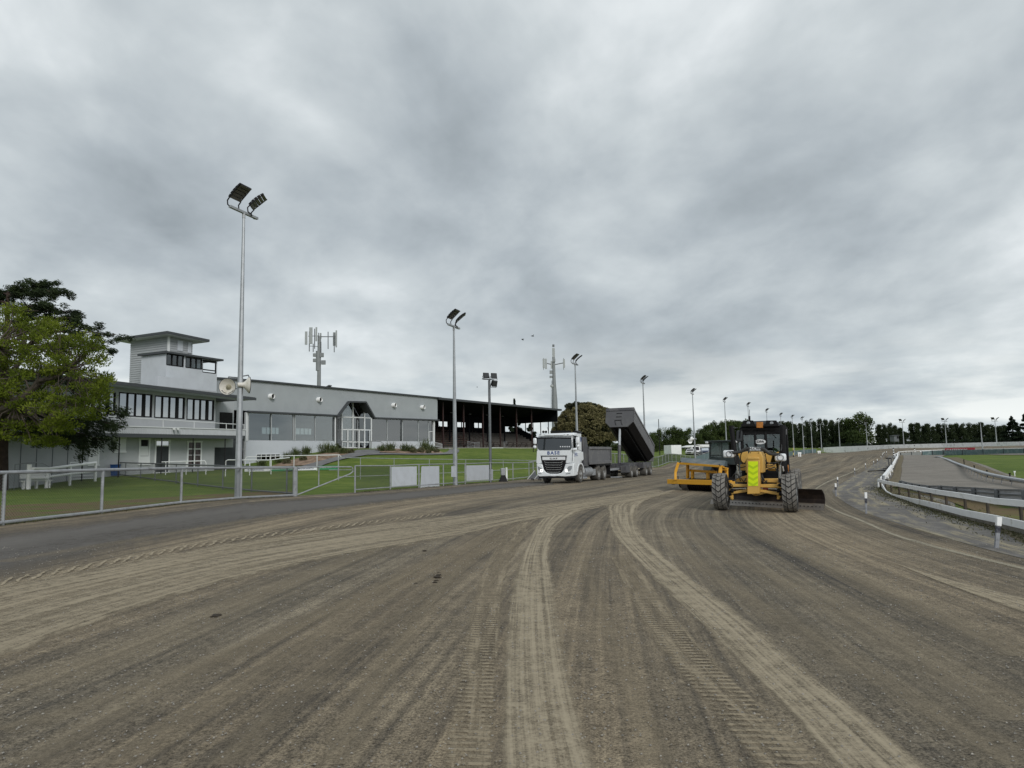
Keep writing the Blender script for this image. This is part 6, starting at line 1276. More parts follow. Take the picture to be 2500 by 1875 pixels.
# chassis, tank, wheels
yw = [wf.y, x5(1150, 1370, SX).y, x5(1243, 1365, SX).y]
ybk = x5(1345, 1200, SX).y; ybf = x5(975, 1100, SX).y
one('chassis', M_blk, lambda m: (m.bb((OX - .4, .5, .75), (OX - .25, ybk - .2, 1.0)), m.bb((OX + .25, .5, .75), (OX + .4, ybk - .2, 1.0)), [m.tube([(OX - 1.0, y, .5), (OX + 1.0, y, .5)], .09, 10) for y in yw], m.bb((OX - .5, .4, .5), (OX + .5, 2.2, 1.1))), tk)
for i, y in enumerate(yw):
    for s in (-1, 1):
        wd = .30 if i == 0 else .56; wheel(tk, (OX + s * (HC + .04 - wd / 2), y, TK.g(OX + s * HC, y) + RWt), RWt, wd, tm=M_tyre3, deep=.03 if i == 0 else .16, rim=.56)
for k, (u0, u1) in enumerate(((940, 990), (994, 1024), (1028, 1058))):
    pa_, pb2 = x5(u0, 1335, SX - .02), x5(u1, 1335, SX - .02); one('tank', M_galv2, lambda m: m.tube([(SX - .34, pa_.y, .62), (SX - .34, pb2.y, .62)], .34, 24), tk, smooth=True)
one('side_box', M_galv2, lambda m: (m.bb((SX - .5, x5(1060, 1335, SX).y, .35), (SX - .03, x5(1110, 1335, SX).y, .75)), m.bb((SX - .3, x5(905, 1400, SX).y, .2), (SX - .02, x5(970, 1400, SX).y, .32))), tk, bev=.03)
# tipping body
zb_0, zb_1 = x5(1150, 1225, SX).z, x5(1150, 945, SX).z; zh = x5(940, 785, SX).z; hb = HC + .02
one('tipping_body', M_body2, lambda m: (m.bb((OX + hb - .06, ybf, zb_0), (OX + hb, ybk, zb_1)), m.bb((OX - hb, ybf, zb_0), (OX - hb + .06, ybk, zb_1)), m.bb((OX - hb + .06, ybf, zb_0), (OX + hb - .06, ybk, zb_0 + .08)), m.bb((OX - hb, ybk, zb_0 - .05), (OX + hb, ybk + .06, zb_1)),
    m.bb((OX + hb, ybf, zb_1 - .16), (OX + hb + .07, ybk + .06, zb_1)), m.bb((OX + hb, ybf, zb_0), (OX + hb + .07, ybk + .06, zb_0 + .2)), m.bb((OX + hb, ybf, zb_0), (OX + hb + .06, ybf + .1, zb_1)), m.bb((OX + hb, ybk - .06, zb_0), (OX + hb + .06, ybk + .06, zb_1)),
    m.bb((OX - hb - .07, ybf, zb_1 - .16), (OX - hb, ybk + .06, zb_1))), tk, bev=.012)
hbf = x5(895, 1000, SX).y
one('headboard', M_body, lambda m: (m.prism([(OX - hb, hbf, zb_0 - .1), (OX - hb, hbf, zh), (OX - hb, x5(945, 785, SX).y, zh), (OX - hb, ybf, zb_1), (OX - hb, ybf, zb_0 - .1)], (hb * 2, 0, 0)),), tk, bev=.015)
one('mudguard', M_blk, lambda m: (m.bb((SX - .55, ybk - .1, .3), (SX - .02, ybk - .07, 1.0)), m.bb((OX - HC, ybk - .1, .3), (OX - HC + .5, ybk - .07, 1.0)), m.bb((OX - hb, yw[1] - .6, zb_0 - .12), (OX + hb, ybk, zb_0 - .01))), tk)
# ================================================================ trailer with raised body
TX = OX + HC - .08; xt = lambda x, y, xx=None: TK.X(*c5(x, y), TX if xx is None else xx)
yt = [xt(1690, 1355).y, xt(1775, 1350).y, xt(1930, 1345).y, xt(2005, 1340).y]
tl_ = empty('tipper_trailer', TK.wor((0, 0, 0)), TK.th, 'dark grey tipping trailer with its body raised steeply, behind the white truck', 'trailer'); 
zq = TK.g(OX, (yt[0] + yt[3]) / 2)
RT = .44
for i, y in enumerate(yt):
    for s in (-1, 1): wheel(tl_, (OX + s * (HC - .3), y, TK.g(OX + s * HC, y) + RT), RT, .52, tm=M_tyre3, deep=.14)
zc0 = xt(1800, 1240).z; zc1 = xt(1800, 1205).z
one('chassis', M_body, lambda m: (m.bb((OX - .55, yt[0] - .9, zc0 - .12), (OX - .4, yt[3] + .8, zc1)), m.bb((OX + .4, yt[0] - .9, zc0 - .12), (OX + .55, yt[3] + .8, zc1)), m.bb((OX - 1.1, yt[0] - .9, zc1 - .08), (OX + 1.1, yt[0] - .7, zc1)), m.bb((OX - 1.0, yt[2] - .8, zc0 - .3), (OX + 1.0, yt[3] + .6, zc1)), m.bb((OX + .6, yt[0] - 1.6, zq + .45), (OX + 1.05, yt[0] - .5, zq + .95)),
     [m.tube([(OX - 1, y, TK.g(OX, y) + RT), (OX + 1, y, TK.g(OX, y) + RT)], .07, 8) for y in yt], m.bb((OX - .8, yt[0] - .7, zc0 - .35), (OX + .8, yt[1] + .5, zc0 - .1))), tl_, bev=.01)
dz = zq + .75
one('drawbar', M_galv2, lambda m: (m.bar((OX - .1, ybk - .1, dz - .05), (OX - .5, yt[0] - .6, dz), .1, .14), m.bar((OX + .1, ybk - .1, dz - .05), (OX + .5, yt[0] - .6, dz), .1, .14)), tl_)
one('underrun_light', M_galv2, lambda m: m.bar((OX - .2, yt[0] - 1.6, zq + .12), (OX + .6, yt[0] - 1.2, zq + .12), .05, .06), tl_)
hinge = Vector((OX, yt[3] + .75, zc1 + .05))
pb3 = TK.X(*c5(1712, 617), OX + HC); dy, dz_ = hinge.y - pb3.y, pb3.z - hinge.z; Lb = math.hypot(dy, dz_); ang = math.atan2(dz_, dy)
pt3 = TK.X(*c5(1742, 372), OX + HC); 
# body-local: f runs from hinge to the front along the floor, h is the height above the floor
def BL(x, f, h): return hinge + Vector((x, -f * math.cos(ang) + h * math.sin(ang), f * math.sin(ang) + h * math.cos(ang)))
v_ = pt3 - hinge; Hb = (v_.y * math.sin(ang) + v_.z * math.cos(ang)); Hb = min(max(Hb, 1.2), 1.9); w_ = HC - .0; ch = .42
M_fw = mat('bin_front_grey', (.075, .075, .08), .55, 0, .06, 1.5, (.1, .1, .1), 1.3, (.5, .75))
body = MB()
sec = [(-w_ + ch, 0), (w_ - ch, 0), (w_, ch), (w_, Hb), (w_ - .06, Hb), (w_ - .06, ch + .03), (w_ - ch - .02, .06), (-w_ + ch + .02, .06), (-w_ + .06, ch + .03), (-w_ + .06, Hb), (-w_, Hb), (-w_, ch)]
body.loft([[BL(x, 0, h) for x, h in sec], [BL(x, Lb, h) for x, h in sec]])
bd_ = body.build('tipping_body', M_blk, tl_)
one('side_panel', M_body2, lambda m: [m.loft([[BL(s * (w_ + a), f, h) for a, h in ((.002, ch + .02), (.02, ch + .02), (.02, Hb - .02), (.002, Hb - .02))] for f in (.02, Lb - .02)]) for s in (1, -1)], bd_)
one('front_wall', M_fw, lambda m: m.loft([[BL(x, Lb + o_, h) for x, h in ((-w_ + ch, 0), (w_ - ch, 0), (w_, ch), (w_, Hb + .0), (-w_, Hb + .0), (-w_, ch))] for o_ in (0.001, .08)]), bd_)
one('front_lip', M_body, lambda m: m.loft([[BL(x, Lb + o_, h) for x, h in ((-w_ - .02, Hb - .02), (w_ + .02, Hb - .02), (w_ + .02, Hb + .22), (-w_ - .02, Hb + .22))] for o_ in (-.25, .13)]), bd_)
one('top_rail', M_body2, lambda m: [m.loft([[BL(s * (w_ + a), f, h) for a, h in ((-.08, Hb - .05), (.06, Hb - .05), (.06, Hb + .10), (-.08, Hb + .10))] for f in (0, Lb)]) for s in (1, -1)], bd_)
one('side_rib', M_body2, lambda m: [m.loft([[BL(s * (w_ + a), f, h) for a, h in ((-.02, ch), (.05, ch), (.05, Hb), (-.02, Hb))] for f in (f0, f0 + .1)]) for s in (1, -1) for f0 in (0.02, Lb - .14)], bd_)
one('tailgate', M_body2, lambda m: m.loft([[BL(x, o_, h) for x, h in ((-w_, .0), (w_, .0), (w_, Hb + .1), (-w_, Hb + .1))] for o_ in (-.08, -.002)]), bd_)
one('floor_rail', M_blk, lambda m: [m.loft([[BL(x, f, h) for x, h in ((s * .45 - .08, -.14), (s * .45 + .08, -.14), (s * .45 + .08, -.001), (s * .45 - .08, -.001))] for f in (0, Lb - .3)]) for s in (-1, 1)], bd_)
one('ladder_marks', M_blk, lambda m: ([m.tube([BL(-.25 - k * .02, Lb + .1, h), BL(.2 - k * .02, Lb + .1, h)], .025, 5) for k, h in enumerate((Hb - .25, Hb - .55, Hb - .85))], [m.tube([BL(x, Lb + .1, .62), BL(x + .02, Lb + .1, .4), BL(x + .12, Lb + .1, .15)], .02, 5) for x in (-.35, .15)]), bd_)
rb = Vector((OX, yt[0] + .3, zc1)); rtp = BL(0, Lb - .25, -.02)
one('ram_barrel', M_body, lambda m: m.tube([rb, rb.lerp(rtp, .52)], .13, 14), tl_, smooth=True); one('ram_rod', M_galv, lambda m: m.tube([rb.lerp(rtp, .52), rtp], .10, 14), tl_, smooth=True)
# ================================================================ vegetation
def leafmat(name, c1, c2, c3=None, tr=.3, sc=.8):
    m = NT(name); co = m.co(); a = m.noise(co, sc, 3, .6); b = m.noise(co, sc * 7, 3, .7)
    f = m.math('ADD', m.math('MULTIPLY', a, .55), m.math('MULTIPLY', b, .45)); c = m.ramp(f, [(.36, c1), (.5, c2), (.66, c3 or c2)])
    m.col(c); m.set(Roughness=.75); m.b.inputs['Specular IOR Level'].default_value = .2
    t = m.n('ShaderNodeBsdfTranslucent'); m.t.links.new(c, t.inputs[0]); mx = m.n('ShaderNodeMixShader'); mx.inputs[0].default_value = tr
    m.l(m.b, 0, mx, 1); m.l(t, 0, mx, 2); m.l(mx, 0, m.out, 0); return m.m
def leaves(name, C, S, mt, parent, L, Wd, dirv=None, spread=1.0, loc=None):
    """C (n,3) leaf centres; L, Wd size arrays or numbers; dirv (n,3) preferred long axis"""
    n = len(C); d = RNG.normal(size=(n, 3)); d /= np.linalg.norm(d, axis=1)[:, None]
    if dirv is not None: d = dirv + d * spread; d /= np.linalg.norm(d, axis=1)[:, None]
    s = np.cross(d, RNG.normal(size=(n, 3))); s /= np.linalg.norm(s, axis=1)[:, None] + 1e-9
    L = np.broadcast_to(L, (n,))[:, None] * RNG.uniform(.6, 1.3, (n, 1)); Wd = np.broadcast_to(Wd, (n,))[:, None] * RNG.uniform(.6, 1.3, (n, 1))
    V = np.stack([C - d * L / 2, C + s * Wd / 2, C + d * L / 2, C - s * Wd / 2], 1).reshape(-1, 3)
    me = bpy.data.meshes.new(name); me.vertices.add(4 * n); me.vertices.foreach_set('co', V.ravel()); me.loops.add(4 * n); me.polygons.add(n)
    me.loops.foreach_set('vertex_index', np.arange(4 * n)); me.polygons.foreach_set('loop_start', np.arange(0, 4 * n, 4)); me.polygons.foreach_set('loop_total', np.full(n, 4))
    me.update(); me.validate(); me.materials.append(mt)
    o = bpy.data.objects.new(name, me); COL.objects.link(o)
    if parent: o.parent = parent
    if loc is not None: o.location = loc
    return o
def blob(n, c, r, shell=.5):
    p = RNG.normal(size=(n, 3)); p /= np.linalg.norm(p, axis=1)[:, None]; q = RNG.uniform(shell, 1, (n, 1)) ** .6
    return np.array(c) + p * q * np.array(r)
M_bark = mat('bark', (.075, .06, .048), .9, 0, .3, 5, bump=.4, bsc=12); M_bark2 = mat('bark_red', (.05, .032, .026), .95, 0, .3, 5, bump=.4, bsc=10)
L_willow = leafmat('willow_leaves', (.026, .042, .013), (.062, .09, .025), (.12, .15, .045), sc=.35)
L_poplar = leafmat('poplar_leaves', (.016, .025, .012), (.036, .052, .022), (.080, .10, .042), sc=.5)
L_dark = leafmat('conifer_leaves', (.008, .014, .009), (.018, .030, .014), (.036, .052, .022), sc=.8)
L_olive = leafmat('olive_leaves', (.06, .06, .028), (.17, .155, .07), (.31, .27, .15), tr=.15, sc=.9)
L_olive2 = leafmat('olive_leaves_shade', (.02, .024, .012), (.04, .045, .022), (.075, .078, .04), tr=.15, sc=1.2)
L_lime = leafmat('lime_leaves', (.04, .06, .007), (.12, .16, .015), (.24, .28, .035), tr=.35, sc=.6)
L_cedar = leafmat('cedar_needles', (.010, .018, .008), (.022, .036, .014), (.045, .065, .02), tr=.15, sc=1)
L_flax = leafmat('flax_blades', (.03, .045, .018), (.08, .105, .04), (.17, .18, .08), tr=.1, sc=3)
L_shrub = leafmat('shrub_leaves', (.04, .045, .02), (.10, .10, .05), (.2, .19, .12), tr=.1, sc=5)
def crown_arr(kind, seed, n=5200):
    rs = np.random.default_rng(seed); out = []
    if kind == 'poplar':
        for k in range(46):
            t = rs.uniform(.04, 1); rr = .40 * (1 - abs(t - .42) ** 1.5 * 1.5) * rs.uniform(.4, 1); a = rs.uniform(0, 6.28)
            out.append(blob(n // 46, (rr * .85 * math.cos(a), rr * .85 * math.sin(a), t * .93), (.17, .17, .10), .1))
    elif kind == 'willow':
        for k in range(60):
            a = rs.uniform(0, 6.28); t = rs.uniform(.04, .93); rr = .52 * math.sqrt(max(.02, 1 - ((t - .38) / .62) ** 2)) * rs.uniform(.55, 1)
            out.append(blob(n // 60, (rr * math.cos(a), rr * math.sin(a), t), (.15, .15, .12), .1))
    else:
        for k in range(60):
            t = rs.uniform(.08, 1); rr = .34 * (1.05 - t) * rs.uniform(.5, 1.1); a = rs.uniform(0, 6.28)
            out.append(blob(n // 60, (rr * math.cos(a), rr * math.sin(a), t * .97), (.12 * (1.1 - t), .12 * (1.1 - t), .04), .2))
    if kind != 'conifer': out.append(blob(1500, (0, 0, .48), (.30, .30, .40) if kind == 'willow' else (.20, .20, .42), .1))
    return np.concatenate(out)
PROTO = {}
def proto(kind, k, mt, lf):
    if (kind, k) not in PROTO:
        C = crown_arr(kind, 50 + k); dv = np.tile([0, 0, -.8 if kind == 'willow' else .5], (len(C), 1))
        o = leaves('crown', C, None, mt, None, lf, lf * .55, dv, 1.0); PROTO[(kind, k)] = o.data; bpy.data.objects.remove(o)
        if 'trunk' not in PROTO:
            m = MB(); m.tube([(0, 0, -.05), (.01, 0, .3), (0, .01, .7)], [.035, .026, .01], 7)
            for a in range(5): m.tube([(0, 0, .15 + a * .1), (.14 * math.cos(a * 2.4), .14 * math.sin(a * 2.4), .35 + a * .11)], [.014, .004], 5)
            o = m.build('trunk', M_bark); PROTO['trunk'] = o.data; bpy.data.objects.remove(o)
    return PROTO[(kind, k)]
def tree(name, u, vt, wpx, d, kind, label, group, mt, cat='tree', vb=None):
    g = G(u, 0, d); H = W(u, vt, d).z - g.z; wd = wpx / 1733 * d
    rt = empty(name, g, 0, label, cat, group)
    for nm, me in (('trunk', PROTO.get('trunk')), ('crown', None)):
        if nm == 'crown' or me is None: me = proto(kind, R.randrange(4), mt, .062 if kind != 'willow' else .06) if nm == 'crown' else (proto(kind, 0, mt, .035), PROTO['trunk'])[1]
        o = bpy.data.objects.new(nm, me); COL.objects.link(o); o.parent = rt; o.rotation_euler[2] = R.uniform(0, 6.28)
        s = wd / (.95 if kind != 'conifer' else .75); o.scale = (s, s, H)
    return rt
GW = 'willows and poplars beyond the lawn behind the grader'; GP = 'poplars in the row behind the white wall'
for u, vt, w, d in [(1605, 1048, 34, 240), (1622, 1043, 40, 246), (1650, 1041, 48, 240), (1676, 1045, 40, 250), (1694, 1052, 26, 236), (1708, 1056, 20, 234)]:
    tree('willow_tree', u, vt, w, d, 'willow', 'soft round willow in the lower clump left of the roller and tractor', GW, L_willow)
for u, vt, w, d in [(1716, 1046, 36, 262), (1732, 1036, 44, 258), (1750, 1029, 48, 262), (1772, 1026, 52, 258), (1796, 1025, 54, 262), (1818, 1024, 50, 258), (1842, 1030, 48, 262)]:
    tree('willow_tree', u, vt, w, d, 'willow', 'tall rounded willow in the high clump behind the tractor and grader cab', GW, L_willow)
for u, vt, w, d in [(1866, 1034, 36, 262), (1892, 1030, 34, 258), (1912, 1028, 32, 262), (1930, 1029, 32, 256), (1944, 1035, 26, 262), (1960, 1033, 24, 256), (1976, 1027, 26, 262), (1990, 1028, 24, 256), (2006, 1022, 24, 260), (2020, 1024, 22, 256), (2035, 1025, 22, 260), (2048, 1029, 20, 256), (2060, 1022, 24, 262), (2072, 1026, 20, 256)]:
    tree('poplar_tree', u, vt, w * 1.25, d, 'poplar', 'slender poplar between the grader cab and the big round willow', GW, L_poplar)
tree('willow_tree', 2101, 1009, 74, 250, 'willow', 'big round dense willow standing above the white wall, tallest of the tree line', None, L_willow)
for u, vt in [(2150, 1036), (2163, 1035), (2177, 1032), (2189, 1038), (2201, 1044), (2212, 1053)]:
    tree('poplar_tree', u, vt, 26, 252, 'poplar', 'dark poplar between the big round willow and the gap in the tree line', GP, L_poplar)
x = 2231
while x < 2462:
    tree('poplar_tree', x, float(np.interp(x, [2231, 2290, 2370, 2400, 2462], [1033, 1036, 1029, 1031, 1040])) + R.uniform(-3, 5), 29, 236 + R.uniform(-5, 5), 'poplar', 'dark poplar in the long even row behind the white wall, right of the gap', GP, L_poplar); x += R.uniform(12, 15.5)
tree('conifer_tree', 2478, 1016, 66, 190, 'conifer', 'dark ragged conifer behind the white wall at the right edge', None, L_dark)
tree('conifer_tree', 2512, 1010, 80, 184, 'conifer', 'dark conifer cut off by the right edge of the picture', None, L_dark)
for u, vt, w, d, lb in [(1258, 974, 46, 150, 'spiky conifer top showing above the grandstand roof'), (1215, 989, 60, 150, 'dark treetop just peeping over the grandstand roof')]:
    tree('conifer_tree', u, vt, w, d, 'conifer', lb, None, L_dark)
tree('conifer_tree', 1296, 1035, 60, 152, 'conifer', 'drooping conifer seen through the open end of the grandstand', None, L_dark)
tree('willow_tree', 1500, 1078, 60, 190, 'willow', 'low bushy tree seen between the truck and the raised tipping body', None, L_willow)
tree('willow_tree', 1535, 1084, 60, 200, 'willow', 'low bushy tree seen behind the trailer ram', None, L_willow)
tree('willow_tree', 1590, 1060, 36, 230, 'willow', 'round willow just right of the raised tipping body', None, L_willow)
# dark hedge under the tree rows
def hedge(label, pts, h, th, n, name='hedge'):
    P = [G(u, 0, d) for u, d in pts]; o = P[0]; rt = empty(name, o, 0, label, 'hedge'); C = []
    for a, b in zip(P, P[1:]):
        k = int(n * (b - a).length); f = RNG.uniform(0, 1, k); c = np.array(a - o)[None] * (1 - f[:, None]) + np.array(b - o)[None] * f[:, None]
        c += np.stack([RNG.uniform(-th, th, k), RNG.uniform(-th, th, k), h * (RNG.uniform(0, 1, k) ** .8) + .25 * np.sin(f * 40)], 1); C.append(c)
    C = np.concatenate(C); leaves('foliage', C, None, L_dark, rt, .75, .5)
    m = MB(); [m.bar((a - o) + Vector((0, 0, h * .42)), (b - o) + Vector((0, 0, h * .42)), th * 1.4, h * .8) for a, b in zip(P, P[1:])]; m.build('stems', L_dark, rt)
    return rt
hedge('long low dark hedge behind the white wall under the poplars', [(2010, 246), (2100, 240), (2200, 228), (2300, 216), (2400, 204), (2500, 190), (2600, 176)], 1.7, .8, 45)
hedge('dark undergrowth below the willows beyond the lawn', [(1560, 262), (1650, 266), (1760, 276), (1860, 276), (1940, 272), (2012, 262), (2110, 262)], 3.6, 2.0, 60)
# olive dome tree behind the truck
g = G(1432, 0, 118); rt = empty('pohutukawa_tree', g, 0, 'big domed olive-brown evergreen tree behind the truck cab', 'tree')
top = W(1432, 983, 118).z - g.z; rx = 76 / 1733 * 118
one('trunk', M_bark, lambda m: (m.tube([(0, 0, -.3), (.1, 0, 1.2), (-.1, .1, 2.6)], [.7, .5, .35], 9), [m.tube([(0, 0, 1.0), (1.6 * math.cos(a), 1.6 * math.sin(a), 2.6), (3.2 * math.cos(a), 3.2 * math.sin(a), 4.4)], [.3, .2, .07], 6) for a in np.arange(0, 6.2, .8)]), rt, smooth=True)
C, D_ = [], []
for k in range(330):
    a = R.uniform(0, 6.283); t = R.uniform(-.18, 1) ; z = t; rr = math.sqrt(max(0, 1 - max(t, 0) ** 2)) * (1 - .12 * max(-t, 0))
    lump = 1 + .07 * math.sin(3 * a + 1) + .05 * math.sin(5 * a + 4 * t); c = Vector((rr * math.cos(a) * rx * lump, rr * math.sin(a) * rx * lump, top * .30 + z * top * .64))
    c *= 1.0 if R.random() < .8 else .9; r_ = R.uniform(.42, .78); nrm = np.array([math.cos(a) * rr, math.sin(a) * rr, .75]); nrm /= np.linalg.norm(nrm)
    p = RNG.normal(size=(150, 3)); p /= np.linalg.norm(p, axis=1)[:, None]; p += nrm * .45; p /= np.linalg.norm(p, axis=1)[:, None]
    C.append(np.array(c) + p * r_ * RNG.uniform(.85, 1.05, (150, 1)) * [1, 1, .8]); D_.append(p)
C = np.concatenate(C); D_ = np.concatenate(D_)
leaves('crown', C, None, L_olive, rt, .26, .16, D_, .6)
leaves('inner_foliage', blob(9000, (0, 0, top * .36), (rx * .88, rx * .88, top * .54), .5) * [1, 1, 1], None, L_olive2, rt, .55, .4)
P2_ = []
for k in range(30): P2_.append(blob(150, (R.gauss(-.6, 1.1), R.gauss(0, 1), top * .93 + R.uniform(-.5, .35)), (.55, .55, .4), .6))
leaves('dark_top', np.concatenate(P2_), None, L_olive2, rt, .26, .18)
# ---- left foreground trees
def branchy(m, p0, p1, r0, r1, n=5, wig=.12, sag=0.0):
    p0, p1 = Vector(p0), Vector(p1); L = (p1 - p0).length; pts = []
    for i in range(n + 1):
        t = i / n; q = p0.lerp(p1, t) + Vector((R.uniform(-1, 1), R.uniform(-1, 1), R.uniform(-1, 1))) * wig * L * math.sin(math.pi * t) * .5; q.z += sag * math.sin(math.pi * t) * L
        pts.append(q)
    m.tube(pts, [r0 + (r1 - r0) * i / n for i in range(n + 1)], 7, cap=False); return pts
D0 = 38.0
g = G(-70, 0, D0); rt = empty('broadleaf_tree', g, 0, 'spreading yellow-green tree leaning into the picture at the left edge', 'tree')
bk = MB(); fork = W(-45, 1050, D0) - g
branchy(bk, (0, 0, -.3), fork, .42, .34, 4, .04)
nodes = []
for u, v, dd, r1 in [(40, 985, -1.5, .15), (95, 940, -.5, .13), (20, 930, 1.5, .14), (130, 1000, .5, .12), (-60, 900, .5, .16), (-10, 850, -1, .12), (-130, 930, 1, .15), (170, 900, -1, .08), (60, 860, 1.5, .10), (-60, 960, -3, .12), (60, 1010, 3, .1)]:
    q = W(u, v, D0 + dd) - g; pts = branchy(bk, fork + Vector((R.uniform(-.1, .1), 0, R.uniform(-.3, .1))), q, .24, r1, 6, .10, .05); nodes.append((q, r1)); nodes.append((pts[3], .16))
CL = []
for k in range(330):
    while True:
        u, v = R.uniform(-170, 275), R.uniform(745, 1095); e = ((u - 40) / 225) ** 2 + ((v - 925) / 172) ** 2
        edge = 1 + .10 * math.sin(u * .06) + .08 * math.sin(v * .07 + 1)
        if e < edge and not (u > 150 and v < 800) and v < 1075 + .1 * u: break
    dd = R.uniform(-1, 1) * 4.2 * math.sqrt(max(.1, 1 - min(e, .95))); CL.append((W(u, v, D0 + dd) - g, e))
tw2 = MB(); C = []; DV = []
for c, e in CL:
    q, r_ = min(nodes, key=lambda nn: (nn[0] - c).length)
    if (q - c).length > .4: branchy(tw2, q, c, min(.06, r_ * .5), .012, 4, .18)
    n_ = R.randint(110, 190); rr = R.uniform(.45, .85); b_ = blob(n_, c, (rr, rr, rr * .42), .15); C.append(b_); d_ = b_ - np.array(c); d_[:, 2] += .35; d_ /= np.linalg.norm(d_, axis=1)[:, None] + 1e-6; DV.append(d_)
    for j in range(3):
        dv_ = Vector((R.uniform(-1, 1), R.uniform(-1, 1), R.uniform(0, .5))) * rr; tw2.tube([c, c + dv_], [.012, .005], 4, cap=False)
bk.build('trunk', M_bark, rt, smooth=True); tw2.build('branches', M_bark, rt)
leaves('crown', np.concatenate(C), None, L_lime, rt, .15, .06, np.concatenate(DV), .5)
D1 = 41.5
g = G(4, 0, D1); rt = empty('cedar_tree', g, 0, 'dark cedar with drooping branches behind the yellow-green tree', 'tree')
bk = MB(); H = W(20, 712, D1).z - g.z; tp = W(20, 712, D1) - g
tr_pts = branchy(bk, (0, 0, -.3), (tp.x, 0, H), .46, .08, 9, .01)
TIPS = [(165, 712, .5), (112, 694, .8), (70, 702, -1), (0, 715, 1), (-60, 730, 0), (120, 742, -1), (188, 778, .5), (225, 800, 1), (288, 818, 0), (255, 845, 1.5), (200, 765, 2), (240, 950, 2), (304, 1008, 0), (290, 1040, -1), (262, 1078, .5), (215, 1092, 0), (180, 1075, 1), (150, 1060, -1), (245, 1040, 1.5), (-100, 800, 1), (-80, 1000, 2), (100, 1040, 3), (60, 800, 3), (-40, 850, 3)]
C, DV = [], []
for u, v, dd in TIPS:
    q = W(u, v, D1 + dd) - g; zr = min(q.z + (-.3 if v < 900 else .9), H - .2); st = Vector((tp.x * zr / H, 0, zr)); pts = branchy(bk, st, q, .10, .015, 8, .06, .04)
    for i in range(3, 9):
        for j in range(4):
            c = pts[i] + Vector((R.gauss(0, .35), R.gauss(0, .45), R.gauss(0, .2))); n_ = 90; b_ = blob(n_, c - Vector((0, 0, .12)), (.34, .34, .20 + (.16 if v > 900 else 0)), .1); C.append(b_)
            o_ = (q - st).normalized(); DV.append(np.tile([o_.x * .8, o_.y * .8, -.55 if v > 900 else -.2], (n_, 1)))
bk.build('trunk', M_bark2, rt, smooth=True); leaves('foliage', np.concatenate(C), None, L_cedar, rt, .22, .05, np.concatenate(DV), .55)
# flax clumps and shrubs in the beds by the hall
def flax(u, v, w, h, label, n=70, mt=None, dd=0, name='flax_bush', grp='flax bushes in the beds below the hall windows'):
    g = G(u, v); d = g.y; s = w / 1733 * d; hh = h / 1733 * d; rt = empty(name, g, R.uniform(0, 6), label, 'plant', grp); m = MB()
    for k in range(n):
        a = R.uniform(0, 6.283); lean = R.uniform(.2, 1.35); L = hh * R.uniform(.7, 1.15); o = Vector((R.gauss(0, s * .13), R.gauss(0, s * .13), 0)); dr = Vector((math.cos(a), math.sin(a), 0)); sd = Vector((-dr.y, dr.x, 0)) * R.uniform(.016, .03)
        P = [o, o + dr * s * .22 * lean + Vector((0, 0, L * .55)), o + dr * s * .5 * lean + Vector((0, 0, L * (1 - .45 * lean ** 2)))]
        m.add([P[0] - sd, P[0] + sd, P[1] + sd * .9, P[1] - sd * .9, P[2]], [(0, 1, 2, 3), (3, 2, 4)])
    m.build('blades', mt or L_flax, rt); return rt
FX = [(640, 1137, 30, 18, 'lowest flax clump below the basement window'), (700, 1122, 34, 22, 'flax clump just right of the basement window'), (722, 1114, 38, 24, 'spiky flax second from the basement window'), (748, 1110, 34, 26, 'flax bush in the middle of the sloping bed'),
      (680, 1130, 28, 14, 'small low flax at the foot of the sloping bed'), (795, 1106, 50, 34, 'large flax bush left of the entrance doors'), (815, 1106, 44, 28, 'flax bush nearest the entrance on its left side'), (838, 1108, 34, 20, 'rounded flax beside the end of the sloping bed'),
      (932, 1102, 36, 20, 'first low flax in the bed right of the entrance'), (952, 1101, 42, 27, 'second flax in the bed right of the entrance'), (990, 1102, 42, 25, 'third flax in the bed right of the entrance'), (1004, 1103, 38, 20, 'low flax in the middle of the right bed'),
      (1038, 1100, 46, 34, 'tallest spiky flax near the hall corner'), (1052, 1102, 32, 20, 'flax at the right end of the bed near the ramp')]
for u, v, w, h, lb in FX: flax(u, v, w, h, lb, 110)
for u, v, w, lb in [(700, 1133, 20, 'pale shrub among stones at the low end of the bed'), (740, 1125, 18, 'pale shrub halfway up the sloping bed'), (857, 1107, 16, 'brown tussock on the bed edge left of the entrance path'), (1010, 1106, 18, 'pale shrub in front of the right bed'), (1028, 1105, 18, 'grey shrub below the tallest flax'), (1066, 1105, 14, 'yellow tussock at the right tip of the bed'), (1046, 1107, 14, 'small tussock at the front of the right bed')]:
    g = G(u, v); s = w / 1733 * g.y; rt = empty('shrub', g, 0, lb, 'plant'); leaves('foliage', blob(900, (0, 0, s * .3), (s * .55, s * .5, s * .42), .3), None, L_shrub, rt, .12, .05, np.tile([0, 0, .7], (900, 1)), .8)
